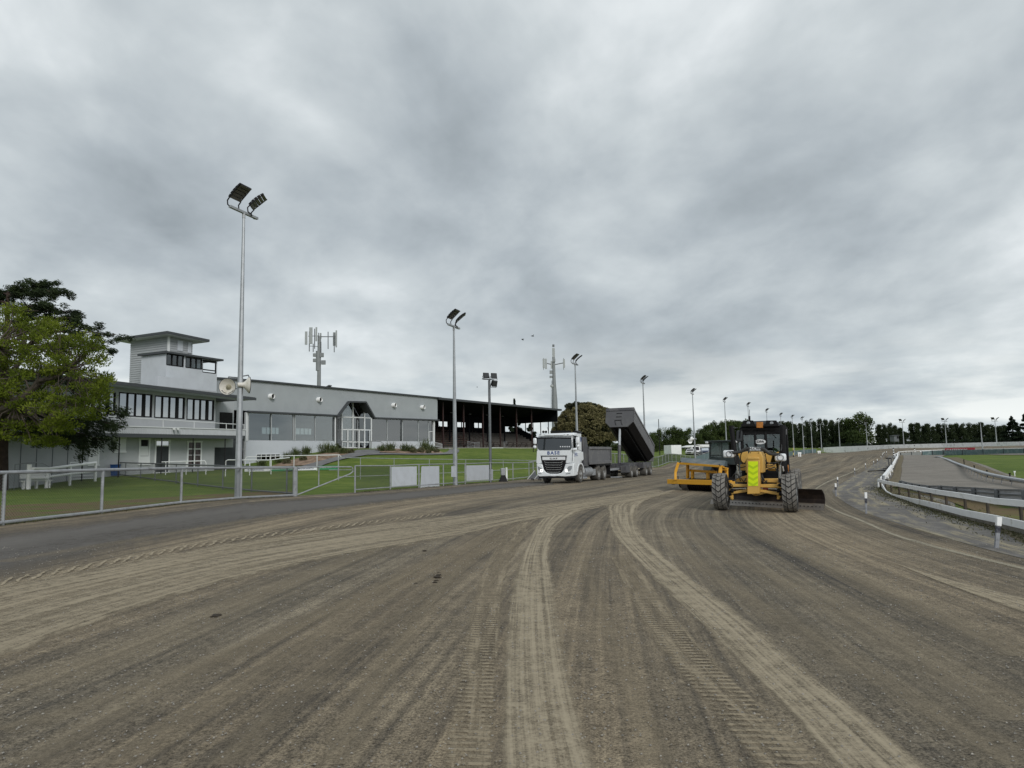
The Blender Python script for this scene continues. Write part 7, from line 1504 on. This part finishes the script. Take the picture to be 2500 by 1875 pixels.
# planting beds, paths
M_bed = mat_ground('bark_chip_bed', [(.35, (.12, .08, .055)), (.5, (.24, .17, .12)), (.65, (.36, .27, .20))], 2, .4)
M_path = mat_ground('path_concrete', [(.35, (.13, .13, .135)), (.5, (.17, .17, .172)), (.65, (.2, .2, .2))], .8, .12)
sheet('planting_bed', px([(655, 1141), (690, 1130), (740, 1117), (790, 1108), (845, 1100)], 1), px([(745, 1137), (775, 1128), (815, 1118), (850, 1109), (880, 1106)], 1), M_bed, .03, 5, 8)
sheet('planting_bed', px([(915, 1098), (960, 1096), (1010, 1097), (1062, 1100)], 1), px([(925, 1105), (965, 1107), (1012, 1108), (1085, 1107)], 1), M_bed, .03, 5, 8)
sheet('footpath', px([(690, 1152), (742, 1138), (778, 1128), (818, 1117.5), (852, 1108.5), (872, 1100)], 1), px([(770, 1145), (800, 1133), (840, 1122), (890, 1113), (925, 1107), (925, 1099)], 1), M_path, .05, 5, 10)
sheet('footpath', px([(905, 1106), (960, 1108.2), (1012, 1109), (1060, 1108), (1090, 1105), (1098, 1098)], 1), px([(900, 1112), (962, 1111), (1015, 1111.5), (1070, 1111), (1115, 1108), (1122, 1099)], 1), M_path, .05, 5, 10)
# ================================================================ yard furniture
M_wood = mat('dark_wood', (.045, .035, .03), .85, 0, .25, 3)
def picnic(u, label, first=[None]):
    p = SF.Y(u, 1093, -1.6); loc = SF.wor((p.x, -1.6, fz))
    if first[0] is None:
        rt = empty('picnic_table', loc, SF.th, label, 'picnic table', 'dark picnic tables in front of the grandstand'); first[0] = rt
        one('tabletop', M_wood, lambda m: m.box((0, 0, .75), (1.9, .75, .06)), rt)
        for s in (-1, 1):
            one('seat', M_wood, lambda m: m.box((0, s * .72, .45), (1.9, .26, .05)), rt)
            one('leg', M_wood, lambda m: (m.bar((s * .65, -.3, .72), (s * .65, -.75, 0), .09, .06), m.bar((s * .65, .3, .72), (s * .65, .75, 0), .09, .06), m.box((s * .65, 0, .42), (.07, 1.6, .09))), rt)
        return rt
    c = copy_tree(first[0]); c.location = loc; c['label'] = label; return c
picnic(1136, 'leftmost dark picnic table by the grey hurdles'); picnic(1204, 'dark picnic table behind the grey lamp post'); picnic(1252, 'dark picnic table second from the truck'); picnic(1285, 'dark picnic table nearest the truck mirror')
def frame_panel(name, label, cat, cor, yy, bars, mt, c=c9, group=None):
    P = [SF.wor(SF.Y(*c(x, y), yy)) for x, y in cor]; o = P[0]; rt = empty(name, o, 0, label, cat, group); P = [p - o for p in P]
    one('frame', mt, lambda m: m.tube(P + [P[0]], .03, 6), rt); one('bars', mt, lambda m: [m.tube([P[0].lerp(P[3], k / bars), P[1].lerp(P[2], k / bars)], .02, 5) for k in range(1, bars)], rt)
frame_panel('hurdle', 'grey rail hurdle leaning against the leftmost picnic table', 'hurdle', [(700, 1130), (835, 1150), (835, 1035), (695, 1000)], -2.4, 4, M_galv2)
frame_panel('hurdle', 'grey upright hurdle on the terrace beside the leaning one', 'hurdle', [(835, 1148), (938, 1148), (938, 1022), (835, 1030)], -2.3, 5, M_galv2)
frame_panel('hurdle', 'pale narrow gate frame on the terrace between the picnic tables', 'hurdle', [(1452, 1120), (1515, 1120), (1512, 1005), (1450, 1008)], -1.0, 4, M_galv2)
frame_panel('ramp_rail', 'white two-rail ramp barrier at the right corner of the hall', 'rail', [(5, 1100), (170, 1125), (165, 1060), (5, 1020)], -1.5, 3, M_wframe)
p0, p1 = SF.wor(SF.Y(*c9(1190, 1138), -3.25)), SF.wor(SF.Y(*c9(1432, 1140), -3.25)); o = one('plank', M_wframe, lambda m: m.bar((0, 0, 0), p1 - p0, .1, .14), loc=p0); tag(o, 'white plank lying along the terrace edge in front of the stand', 'plank')
# entrance handrails on the hall steps
hrp = empty('entrance_handrail', HF.wor(h3(1170, 1170, -1.5)), 0, 'grey and white bent handrails on the path outside the hall entrance', 'handrail')
o_ = hrp.location
def hp3(x, y, yy=-1.5): return HF.wor(h3(x, y, yy)) - o_
one('rail', M_darkpipe, lambda m: (m.tube([hp3(950, 1130), hp3(985, 1092), hp3(1140, 1095), hp3(1158, 1110), hp3(1158, 1200)], .03, 6), m.tube([hp3(1235, 1095), hp3(1360, 1098), hp3(1385, 1115), hp3(1388, 1190)], .03, 6), m.tube([hp3(1280, 1100), hp3(1278, 1165)], .03, 6), m.tube([hp3(1012, 1092), hp3(1012, 1150)], .03, 6)), hrp)
one('post', M_wframe, lambda m: m.tube([hp3(1166, 1090), hp3(1166, 1195)], .035, 6), hrp)
# ---- white banner rail across the lawn
def px3(x, y): return (590 + x / 8.193, 1110 + y / 8.193)
gl, gr_ = G(598, 1151), G(827, 1148)
def on_line(u, v):      # point on the vertical plane through gl and gr_
    a, b = gl, gr_; r = ray(u, v); n_ = Vector((b.y - a.y, -(b.x - a.x), 0)); t = n_.dot(a - Vector((0, 0, EYE))) / n_.dot(r); return Vector((0, 0, EYE)) + r * t
rt = empty('banner_rail', gl, 0, 'white tubular rail carrying advertising banners across the lawn in front of the hall', 'rail')
one('rail', M_wframe, lambda m: m.tube([on_line(*px3(x, y)) - gl for x, y in ((68, 215), (68, 90), (100, 48), (150, 42), (1040, 20), (1960, 5), (1990, 45))], .032, 8), rt, smooth=True)
for x, y in ((68, 90), (569, 35), (1048, 20), (1508, 14), (1935, 8)):
    p = on_line(*px3(x, y)); one('post', M_wframe, lambda m: m.tube([p - gl, Vector((p.x, p.y, T(p.x, p.y) - .1)) - gl], .032, 8), rt)
for (x0_, x1_, ya, yb3, mt, tx, lb) in ((55, 572, 275, 340, M_wht, 'MANAWATU', 'leftmost white banner with dark capitals, seen through the chain-link'), (575, 1045, 270, 335, M_green, None, 'left green banner, seen through the chain-link fence'),
        (1125, 1500, 245, 315, M_wht, 'MANAWATU', 'white banner with dark capitals, seen above the gate'), (1530, 1930, 225, 305, M_green, None, 'right green banner at the end of the white rail')):
    q = [on_line(*px3(x, y)) for x, y in ((x0_, yb3), (x1_, yb3 - 8), (x1_, ya - 8), (x0_, ya))]; fr = (q[0] - q[1]).normalized()
    b = banner(q, lb, mt, tx, M_navy, .17, group=None, sx=1.25, shift=-.12, bold=.004)
    if tx is None: 
        ex = (q[1] - q[0]).normalized(); nn = ex.cross(Vector((0, 0, 1))); L_ = (q[1] - q[0]).length
        one('white_marks', M_wht, lambda m: [m.bar(ex * (L_ * .05 + k * L_ * .9 / 22) + Vector((0, 0, .17 if k % 3 else .20)) + nn * .015, ex * (L_ * .05 + (k + .6) * L_ * .9 / 22) + Vector((0, 0, .17 if k % 2 else .185)) + nn * .015, .006, .05) for k in range(22) if k not in (9, 16)], b)
def tuberail(name, label, pts, uprights, mt, r=.035, cat='handrail', d=None):
    P = [W(u, v, dd) for u, v, dd in pts]; g0 = G(pts[0][0], 0, pts[0][2]); rt = empty(name, g0, 0, label, cat)
    one('rail', mt, lambda m: m.tube([p - g0 for p in P], r, 8), rt, smooth=True)
    for u, v, dd in uprights: p = W(u, v, dd); one('post', mt, lambda m: m.tube([p - g0, Vector((p.x, p.y, T(p.x, p.y) - .15)) - g0], r, 8), rt)
    return rt
tuberail('handrail', 'white handrail on the lawn in front of the clubhouse doors and window', [(395, 1128, 53), (420, 1127, 53), (500, 1125, 54), (503, 1130, 54)], [(405, 1128, 53), (455, 1126, 53.5), (503, 1130, 54)], M_wframe)
tuberail('handrail', 'white handrail by the dark clubhouse alcove behind the nearest pole', [(551, 1150, 52), (551, 1126, 52), (556, 1123, 52), (600, 1123, 53), (660, 1123, 55), (707, 1117, 57)], [(551, 1126, 52), (610, 1123, 53.5), (662, 1124, 55)], M_wframe)
tuberail('handrail', 'grey arched handrail along the blank wall left of the white rails', [(37, 1150, 44), (37, 1134, 44), (60, 1131, 44.3), (90, 1129, 45), (105, 1131, 45.3), (118, 1138, 45.6), (128, 1144, 46)], [(37, 1134, 44), (128, 1144, 46)], M_galv2, .025)
# white pipe rails and bench beside the left lawn
rt = empty('white_pipe_barrier', G(72, 0, 41), 0, 'heavy white pipe barrier rising along the blank wall behind the left lawn', 'barrier'); o = rt.location.copy()
P = [(72, 1134, 41, .10), (115, 1149, 42.5, .08), (172, 1137, 45, .07), (234, 1130, 48, .07)]
for u, v, d, r_ in P: p = W(u, v, d); one('post', M_white, lambda m: m.tube([p - o, Vector((p.x, p.y, T(p.x, p.y) - .2)) - o], r_ * 1.2, 10), rt, smooth=True)
one('rail', M_white, lambda m: (m.tube([W(80, 1144, 41) - o, W(120, 1144, 42.5) - o, W(172, 1137, 45) - o, W(234, 1129.5, 48) - o], .085, 8), m.tube([W(118, 1164, 42.5) - o, W(172, 1157, 45) - o, W(232, 1150, 48) - o], .075, 8), m.tube([W(72, 1167, 41) - o, W(117, 1167, 42.5) - o], .09, 8)), rt, smooth=True)
g = G(92, 0, 42.2); rt = empty('white_bench', g, math.radians(50), 'low white slatted bench beside the end post of the white barrier', 'bench')
one('seat', M_white, lambda m: m.box((0, 0, .45), (1.6, .4, .05)), rt); one('backrest', M_white, lambda m: m.box((0, .22, .75), (1.6, .04, .3)), rt)
for x in (-.65, 0, .65): one('leg', M_white, lambda m: m.box((x, 0, .2), (.07, .35, .45)), rt)
frameu = [(171, 1129, 47), (234, 1129, 50), (234, 1168, 50), (171, 1170, 47)]
g = G(171, 0, 47.5); rt = empty('ramp_rail', g, 0, 'white framed ramp side rail below the downpipe at the left wall', 'rail')
one('frame', M_wframe, lambda m: m.tube([W(*q) - g for q in frameu] + [W(*frameu[0]) - g], .03, 6), rt); one('kick_rail', M_wframe, lambda m: m.tube([W(171, 1163, 47) - g, W(234, 1160, 50) - g], .03, 6), rt)
g = G(283, 0, 51.5); rt = empty('blue_bin', g, 0, 'blue lidded bin against the clubhouse wall behind the pipe fence', 'bin')
one('body', mat('blue_plastic', (.01, .06, .22), .5), lambda m: m.loft([[Vector((s * .2, t * .2, .05)) for s, t in ((-1, -1), (1, -1), (1, 1), (-1, 1))], [Vector((s * .25, t * .25, .8)) for s, t in ((-1, -1), (1, -1), (1, 1), (-1, 1))]]), rt, bev=.02); one('lid', mat('blue_lid', (.01, .05, .18), .5), lambda m: m.box((0, 0, .83), (.54, .54, .06)), rt, bev=.02)
# white bollard, black box, low trolley by the truck
g = G(1237, 1174); rt = empty('bollard', g, 0, 'short white bollard in the rail fence left of the truck', 'bollard'); one('shaft', M_white, lambda m: m.tube([(0, 0, -.1), (0, 0, .95)], .075, 12), rt); one('cap', M_white, lambda m: m.lathe([(.0, .99), (.06, .98), (.085, .94), (.085, .92)], (0, 0, 0), 'Z', 12), rt)
g = G(1227, 0, 50.8); rt = empty('equipment_box', g, .3, 'grey switch box on a black foot beside the white bollard', 'box'); one('cabinet', M_galv2, lambda m: m.box((0, 0, .72), (.3, .22, .5)), rt, bev=.02); one('foot', M_blk, lambda m: m.loft([[(-.3, -.2, 0), (.3, -.2, 0), (.3, .2, 0), (-.3, .2, 0)], [(-.1, -.1, .47), (.15, -.1, .47), (.15, .1, .47), (-.1, .1, .47)]]), rt)
for k, (u, lb) in enumerate(((1298, 'left triangular grey wheel chock trolley at the foot of the rail fence'), (1315, 'right triangular grey wheel chock trolley, nearest the truck'))):
    g = G(u, 0, 53.5 - k * .5); rt = empty('ramp_wedge', g, -.2, lb, 'ramp'); one('wedge', M_darkpipe, lambda m: m.prism([(-.35, 0, .12), (.3, 0, .12), (.22, 0, .75)], (0, .4, 0)), rt); one('edge', M_wframe, lambda m: m.bar((-.35, -.02, .12), (.22, -.02, .75), .03, .04), rt); one('wheel', M_tyre, lambda m: m.tube([(0, -.06, .1), (0, .45, .1)], .1, 12), rt)
# ================================================================ far yard: shed, carport, vehicles
def cf(x, y): return (1625 + x / 15.8, 1055 + y / 15.8)
def farframe(u, d, th): g = G(u, 0, d); return Frame(g.x, g.y, g.z, th)
FS = farframe(1655, 168, math.radians(20)); rt = empty('portable_shed', FS.o, FS.th, 'white box-shaped portable shed on the lawn beyond the outer fence', 'shed')
a, b = FS.Y(*cf(222, 700), 0), FS.Y(*cf(602, 700), 0); zt4 = FS.Y(*cf(400, 500), 0).z
one('walls', M_white, lambda m: m.bb((a.x, 0, .1), (b.x + .05, 3.2, zt4)), rt, bev=.03); one('end_wall', M_board, lambda m: m.bb((b.x + .06, .02, .1), (b.x + .1, 3.1, zt4 - .05)), rt); one('window', M_blk, lambda m: m.bb((b.x + .11, 1.2, .9 + 0), (b.x + .14, 1.9, zt4 - .5)), rt)
FC = farframe(1695, 176, 0); rt = empty('carport', FC.o, 0, 'open dark carport with a low pale gable roof behind the parked cars', 'building')
f4 = lambda x, y, yy=0: FC.Y(*cf(x, y), yy)
one('roof', M_white, lambda m: m.prism([f4(760, 588), f4(1480, 588), f4(1470, 565), f4(1060, 500), f4(770, 570)], (0, 7, 0)), rt)
one('back_wall', M_blk, lambda m: m.prism([f4(775, 590, 6.8), f4(1480, 590, 6.8), f4(1480, 590, 6.8) - Vector((0, 0, 3)), f4(775, 590, 6.8) - Vector((0, 0, 3))], (0, .1, 0)), rt)
for x in (785, 1120, 1470): one('post', M_dgrey, lambda m: m.bar(f4(x, 588, .2), f4(x, 860, .2) - Vector((0, 0, .5)), .12, .12), rt)
FB = farframe(1722, 186, 0); rt = empty('long_shed', FB.o, 0, 'long pale shed with a white sloping roof behind the tractor cab', 'building'); f5 = lambda x, y, yy=0: FB.Y(*cf(x, y), yy)
one('roof', M_white, lambda m: m.add([f5(1150, 480), f5(1500, 570), f5(2900, 585), f5(2850, 470)], [(0, 1, 2, 3)]), rt).modifiers.new('s', 'SOLIDIFY').thickness = .2
one('wall', M_board, lambda m: m.prism([f5(1480, 585, .3), f5(2900, 600, .3), f5(2900, 900, .3), f5(1480, 880, .3)], (0, 5, 0)), rt)
def car(u, d, th, label, col, kind='car', L=4.4, H=1.42, Wd=1.75):
    g = G(u, 0, d); rt = empty('parked_%s' % kind, g, th, label, kind, 'vehicles parked by the carport'); mt = mat('paint_' + kind + str(u), col, .3, 0, .03, coat=.3)
    b = Wd / 2
    pr = {'car': [(0, .35), (0, .72), (.15, .85), (1.1, .95), (1.9, H), (3.3, H), (4.1, .98), (L, .9), (L, .35)], 'van': [(0, .4), (0, .9), (.2, 1.05), (.9, 1.15), (1.5, H), (L, H), (L, .4)], 'ute': [(0, .5), (0, 1.0), (.2, 1.12), (1.3, 1.2), (2.0, H), (3.2, H), (3.5, 1.2), (L, 1.2), (L, .5)]}[kind]
    one('body', mt, lambda m: m.prism([(-b, y, z) for y, z in pr], (Wd, 0, 0)), rt, bev=.08)
    y0, z0, y1, z1 = {'car': (1.15, .97, 1.85, H - .05), 'van': (.95, 1.18, 1.45, H - .08), 'ute': (1.35, 1.22, 1.95, H - .05)}[kind]
    one('windscreen', M_glassd if col[0] < .1 else M_blk, lambda m: m.add([(-b * .82, y0 - .03, z0), (b * .82, y0 - .03, z0), (b * .74, y1 - .03, z1), (-b * .74, y1 - .03, z1)], [(0, 1, 2, 3)]), rt)
    one('grille', M_blk, lambda m: m.box((0, -.01, .62 if kind == 'car' else .75), (Wd * .5, .04, .22)), rt)
    for s in (-1, 1): one('headlight', M_hl, lambda m: m.box((s * b * .78, -.01, .68 if kind == 'car' else .85), (.32, .05, .16)), rt, bev=.02)
    for y in (.8, L - .9):
        for s in (-1, 1): one('wheel', M_tyre, lambda m: m.tube([(s * (b - .2), y, .32), (s * (b + .01), y, .32)], .33, 16), rt)
car(1682.5, 158, math.radians(-25), 'silver saloon car parked beside the white shed', (.50, .51, .50), 'car'); car(1701, 163, math.radians(-8), 'tall white van parked behind the fifth floodlight pole', (.72, .72, .72), 'van', 4.8, 2.1, 1.9)
car(1723, 158, math.radians(-12), 'dark blue pickup parked left of the tractor cab', (.02, .03, .07), 'ute', 5.0, 1.75, 1.9); car(1713, 165, math.radians(-12), 'small white car half hidden by the dark pickup', (.6, .6, .62), 'car'); car(1765, 164, math.radians(-5), 'white van seen through the tractor cab windows', (.7, .71, .72), 'van', 4.8, 2.1, 1.9)
car(1803, 170, 0, 'pale camper van seen between the tractor and the grader cab', (.6, .6, .56), 'van', 5.5, 2.4, 2.1)
for dx, yaw, dz, lb in ((-.55, 200, 0, 'white horn loudspeaker on the fifth floodlight pole, facing away'), (-.1, 40, .35, 'white horn loudspeaker on the fifth floodlight pole, facing right')):
    p5 = G(1697, 0, 121); p5.z = W(1690, 1077, 121).z; rt = empty('horn_loudspeaker', p5 + Vector((dx - .3, -.2, dz)), math.radians(yaw), lb, 'loudspeaker')
    one('bell', M_white, lambda m: m.lathe([(.08, -.5), (.12, -.3), (.22, -.1), (.42, .12), (.40, .12), (.2, -.08), (.05, -.2)], (0, 0, 0), 'Y', 20), rt, smooth=True); one('driver', M_galv2, lambda m: m.tube([(0, -.75, 0), (0, -.48, 0)], .12, 10), rt)
# watch hut on stilts
g = G(2187, 0, 224); FH = Frame(g.x, g.y, g.z, math.radians(20)); rt = empty('watch_hut', g, FH.th, 'grey raised watch hut on stilts behind the white wall', 'hut'); zz0, zz1 = W(2187, 1078, 224).z - g.z, W(2187, 1063.5, 224).z - g.z
one('cabin', M_darkpipe, lambda m: m.bb((-.95, -.7, zz0), (.95, .9, zz1 - .1)), rt); one('roof', M_trim, lambda m: m.prism([(-1.2, -1, zz1 - .1), (1.2, -1, zz1 + .05), (1.2, 1.1, zz1 + .05), (-1.2, 1.1, zz1 - .1)], (0, 0, .12)), rt); one('window', M_blk, lambda m: m.bb((.15, -.74, zz0 + .9), (.85, -.71, zz1 - .2)), rt)
for sx_ in (-.8, .8):
    for sy_ in (-.6, .8): one('leg', M_dgrey, lambda m: m.box((sx_, sy_, zz0 / 2), (.14, .14, zz0)), rt)
for u, d, lb, w_, h_ in ((1952, 196, 'white metal cabinet on two legs in the outer fence', .95, 1.3), (2000, 215, 'small white cabinet at the end of the outer fence', 1.0, .9)):
    g = G(u, 0, d); rt = empty('cabinet', g, 0, lb, 'cabinet'); one('top', M_white, lambda m: m.box((0, 0, h_ - .15), (w_, .3, .35)), rt)
    for s in (-1, 1): one('leg', M_white, lambda m: m.box((s * w_ * .25, 0, (h_ - .3) / 2), (w_ * .3, .25, h_ - .3)), rt)
# ================================================================ right side details
df = [(2193.7, 1173.7, 1188, 33.5), (2205.6, 1177.5, 1191, 32.2), (2219.5, 1180.5, 1194.5, 30.8), (2236.7, 1183.3, 1198, 29.5), (2259.5, 1186.3, 1203, 28), (2288.6, 1186.3, 1209, 26.8), (2325, 1189, 1215.5, 25.3), (2370, 1191, 1223, 23.7), (2425, 1195, 1232.5, 22.1), (2492, 1196.3, 1243.3, 20.4), (2580, 1199, 1258, 18.8)]
M_cfence = mat('corrugated_pale', (.36, .37, .39), .5, .3, .06, 2, (.22, .23, .24), 1.5, (.5, .75))
g0 = G(2325, 0, 25.3); rt = empty('sheeted_rail_fence', g0, 0, 'dark grey post and rail fence backed with pale corrugated sheets beside the inner track', 'fence')
BP = []; 
for u, vt, vb, d in df:
    b = G(u, 0, d); t = W(u, vt, d).z; b2 = Vector((b.x, b.y, b.z)); BP.append((b2, t)); one('post', M_darkpipe, lambda m: m.box((b.x - g0.x, b.y - g0.y, (b.z + t) / 2 - g0.z - .05), (.11, .11, t - b.z + .1), (0, 0, .5)), rt, bev=.008)
for f in (.04, .42, .72, 1.0):
    m = MB(); 
    for (a, ta), (b, tb) in zip(BP, BP[1:]): m.bar(Vector((a.x, a.y - .07, a.z + (ta - a.z) * f)) - g0, Vector((b.x, b.y - .07, b.z + (tb - b.z) * f)) - g0, .03, .035)
    m.build('rail', M_darkpipe, rt)
m = MB(); rings = []; nk = 22
for (a, ta) in BP:
    rings.append([Vector((a.x + .06, a.y + .08 + (.012 if k % 2 else -.012), a.z + .03 + (ta - a.z - .05) * k / nk)) - g0 for k in range(nk + 1)])
m.loft(rings, cap=False, close=False); m.build('sheeting', M_cfence, rt)
# low cantilever rail round the infield
rp = [(2285, 1119, 118), (2294, 1115.5, 100), (2312, 1122, 80), (2330, 1130, 66), (2362, 1141, 52), (2400, 1154, 41), (2450, 1165, 34.5), (2499, 1173.4, 30.5), (2560, 1183, 27.5)]
P = []
for u, v, d in rp: b = G(u, 0, d); P.append((b, max(W(u, v, d).z, b.z + .12)))
g0 = P[3][0].copy(); rt = empty('low_infield_rail', g0, 0, 'low grey cantilevered running rail between the inner track and the infield grass', 'rail')
cu = catmull([(b.x, b.y, z) for b, z in P], 6)
one('rail', M_galv, lambda m: [m.bar(Vector(a) - g0, Vector(b) - g0, .26, .07) for a, b in zip(cu, cu[1:])], rt)
one('shadow_lip', M_darkpipe, lambda m: [m.bar(Vector(a) - g0 + Vector((-.13, -.05, -.05)), Vector(b) - g0 + Vector((-.13, -.05, -.05)), .03, .07) for a, b in zip(cu, cu[1:])], rt)
sg = np.concatenate([[0], np.cumsum(np.hypot(*np.diff(cu[:, :2], axis=0).T))])
for s in np.arange(1, sg[-1], 2.6):
    p = Vector([np.interp(s, sg, cu[:, i]) for i in range(3)]); one('bracket', M_darkpipe, lambda m: m.tube([p - g0, Vector((p.x + .1, p.y + .1, T(p.x, p.y) - .05)) - g0 + Vector((-.35, -.3, 0))], .018, 5), rt)
for u, d in ((2352, 62), (2376, 52), (2406, 45), (2461, 37.5)): 
    g = G(u, 0, d); rt = empty('peg', g, 0, 'short black peg behind the low infield rail', 'peg', 'black pegs along the infield edge'); one('shaft', M_blk, lambda m: m.box((0, 0, .2), (.05, .05, .5)), rt); one('head', M_blk, lambda m: m.box((0, 0, .46), (.07, .07, .05)), rt)
g = G(2473, 0, 46.5); rt = empty('peg', g, 0, 'white peg standing alone on the infield grass', 'peg'); one('shaft', M_white, lambda m: m.box((0, 0, .12), (.04, .04, .3)), rt); one('head', M_white, lambda m: m.box((0, 0, .28), (.10, .08, .09)), rt)
# black metal frame lying on the shoulder
g = G(2170, 0, 58); rt = empty('metal_frame', g, 0, 'black bent metal stand on the grey shoulder beside the white rail', 'frame'); w2 = lambda u, v, d: W(u, v, d) - g
one('legs', M_blk, lambda m: (m.tube([w2(2163, 1119, 62), w2(2176, 1119, 62)], .05, 6), m.tube([w2(2168, 1119, 62), w2(2171, 1139, 58), w2(2165, 1141, 58)], .045, 6), m.tube([w2(2176, 1119, 62), w2(2178, 1139, 56)], .045, 6)), rt)
one('base', M_blk, lambda m: (m.tube([w2(2118, 1150.5, 54.5), w2(2172, 1148, 54)], .04, 6), m.tube([w2(2156, 1144.5, 57), w2(2172, 1143, 57)], .03, 6), m.tube([w2(2158, 1151, 52.5), w2(2172, 1151, 52.5)], .04, 6)), rt)
# grey short post by the rail end
g = G(2153, 0, 35.5); rt = empty('bollard', g, 0, 'short grey capped post at the end of the near white rail', 'bollard'); one('shaft', M_galv, lambda m: m.tube([(0, 0, -.1), (0, 0, .55)], .07, 12), rt); one('tyre', M_blk, lambda m: m.tube([(.12, 0, .25), (.12, .1, .25)], .12, 12), rt)
# ================================================================ ground bits, birds
for u, v, s in ((1068, 1412, .05), (1071, 1406, .035), (1066, 1419, .03), (1074, 1399, .03), (527, 1506, .05), (522, 1508, .04), (1015, 1426, .03), (1062, 1424, .03), (1036, 1347, .04)):
    g = G(u, v); C = blob(14, (0, 0, s * .3), (s * 1.5, s, s * .6), .5); bm = bmesh.new(); [bm.verts.new(c) for c in C]; bmesh.ops.convex_hull(bm, input=bm.verts); me = bpy.data.meshes.new('clod'); bm.to_mesh(me); bm.free(); me.materials.append(M_clod if 'M_clod' in globals() else mat('dark_clod', (.035, .028, .02), .95))
    o = bpy.data.objects.new('dirt_clod', me); COL.objects.link(o); o.location = g; tag(o, 'small dark clod lying on the track surface', 'clod', 'dark clods on the track')
n = 7000; yy_ = 2.2 + 12 * RNG.uniform(0, 1, n) ** 1.6; xx_ = RNG.uniform(-.78, .78, n) * yy_; zz_ = TZ(xx_, yy_); S = RNG.uniform(.0035, .0095, n) * (1 + yy_ * .05)
base = np.array([(1, 0, 0), (-.5, .87, 0), (-.5, -.87, 0), (0, 0, .9), (.1, .1, -.8)]); ang_ = RNG.uniform(0, 6.28, n)
V = np.empty((n, 5, 3))
for k in range(5):
    b = base[k] * RNG.uniform(.7, 1.3, (n, 3)); V[:, k, 0] = (b[:, 0] * np.cos(ang_) - b[:, 1] * np.sin(ang_)) * S + xx_; V[:, k, 1] = (b[:, 0] * np.sin(ang_) + b[:, 1] * np.cos(ang_)) * S + yy_; V[:, k, 2] = b[:, 2] * S * .8 + zz_ + .012
fc = [(0, 1, 3), (1, 2, 3), (2, 0, 3), (1, 0, 4), (2, 1, 4), (0, 2, 4)]
me = bpy.data.meshes.new('stones'); me.from_pydata(V.reshape(-1, 3).tolist(), [], [tuple(5 * i + j for j in f) for i in range(n) for f in fc])
me.materials.append(mat('stone', (.24, .225, .20), .9, 0, .5, 60)); o = bpy.data.objects.new('loose_stones', me); COL.objects.link(o); tag(o, 'loose gravel stones scattered on the near track', None, None, 'stuff')
for u, v, d, s, lb in ((1276, 828, 90, .45, 'small bird flying with wings down between the dark lamp post and right mast'), (1300, 820.5, 90, .5, 'small bird gliding, just left of the right phone mast'), (1165, 944.5, 100, .25, 'tiny distant bird above the grandstand roof')):
    p = W(u, v, d); rt = empty('bird', p, R.uniform(-.5, .5), lb, 'bird')
    one('body', M_blk, lambda m: m.lathe([(0, -.5 * s), (.10 * s, -.2 * s), (.12 * s, .1 * s), (.06 * s, .35 * s), (0, .5 * s)], (0, 0, 0), 'X', 8), rt, smooth=True)
    for q in (-1, 1): one('wing', M_blk, lambda m: m.prism([(-.15 * s, 0, 0), (.18 * s, 0, 0), (.05 * s, q * .8 * s, .25 * s * (1 if s > .46 else -1.4)), (-.1 * s, q * .75 * s, .2 * s * (1 if s > .46 else -1.4))], (0, 0, .02 * s)), rt)

# weeds and tufts along the fence feet and below the near rail, crumbs of soil on the shoulder
def scatter(name, label, segs, n, wid, mt, L, Wd_, up, z0=.02):
    C = []
    for a, b in segs:
        a, b = Vector(a), Vector(b); k = max(1, int(n * (b - a).length)); f = RNG.uniform(0, 1, k); c = np.array(a[:2])[None] * (1 - f[:, None]) + np.array(b[:2])[None] * f[:, None]
        cl = np.sin(f * (b - a).length * 2.1) * .5 + .5; keep = RNG.uniform(0, 1, k) < .25 + .75 * cl; c = c[keep] + RNG.normal(size=(keep.sum(), 2)) * wid; C.append(c)
    C = np.concatenate(C); Z = TZ(C[:, 0], C[:, 1]) + z0; P = np.column_stack([C, Z]); o = leaves(name, P, None, mt, None, L, Wd_, np.tile([0, 0, up], (len(P), 1)), 1.0); return tag(o, label, None, None, 'stuff')
_f = [p[0] for p in fp([(-160, 1154, 16), (15, 1151, 18.3), (253, 1145, 21.9), (445, 1141, 26.2), (590, 1140.5, 29.3), (721, 1139.5, 31.8)])]
scatter('fence_weeds', 'dry weeds and grass tufts along the foot of the near chain-link fence', list(zip(_f, _f[1:])), 130, .10, L_shrub, .11, .02, 1.1)
_f2 = [p[0] for p in F2]; scatter('fence_weeds', 'grass tufts along the foot of the board fence', list(zip(_f2, _f2[1:])), 90, .10, L_shrub, .13, .03, 1.1)
_r = [Vector((p.x - .15, p.y - .25, 0)) for p in Lp]; scatter('rail_weeds', 'moss, weeds and crumbs of soil under the near white rail', list(zip(_r, _r[1:])), 150, .16, L_shrub, .06, .03, .5)
_r = [Vector((p.x + .5, p.y + .8, 0)) for p in Lp]; scatter('rail_weeds', 'rough grass tufts behind the near white rail', list(zip(_r, _r[1:])), 260, .40, L_shrub, .10, .025, 1.0)
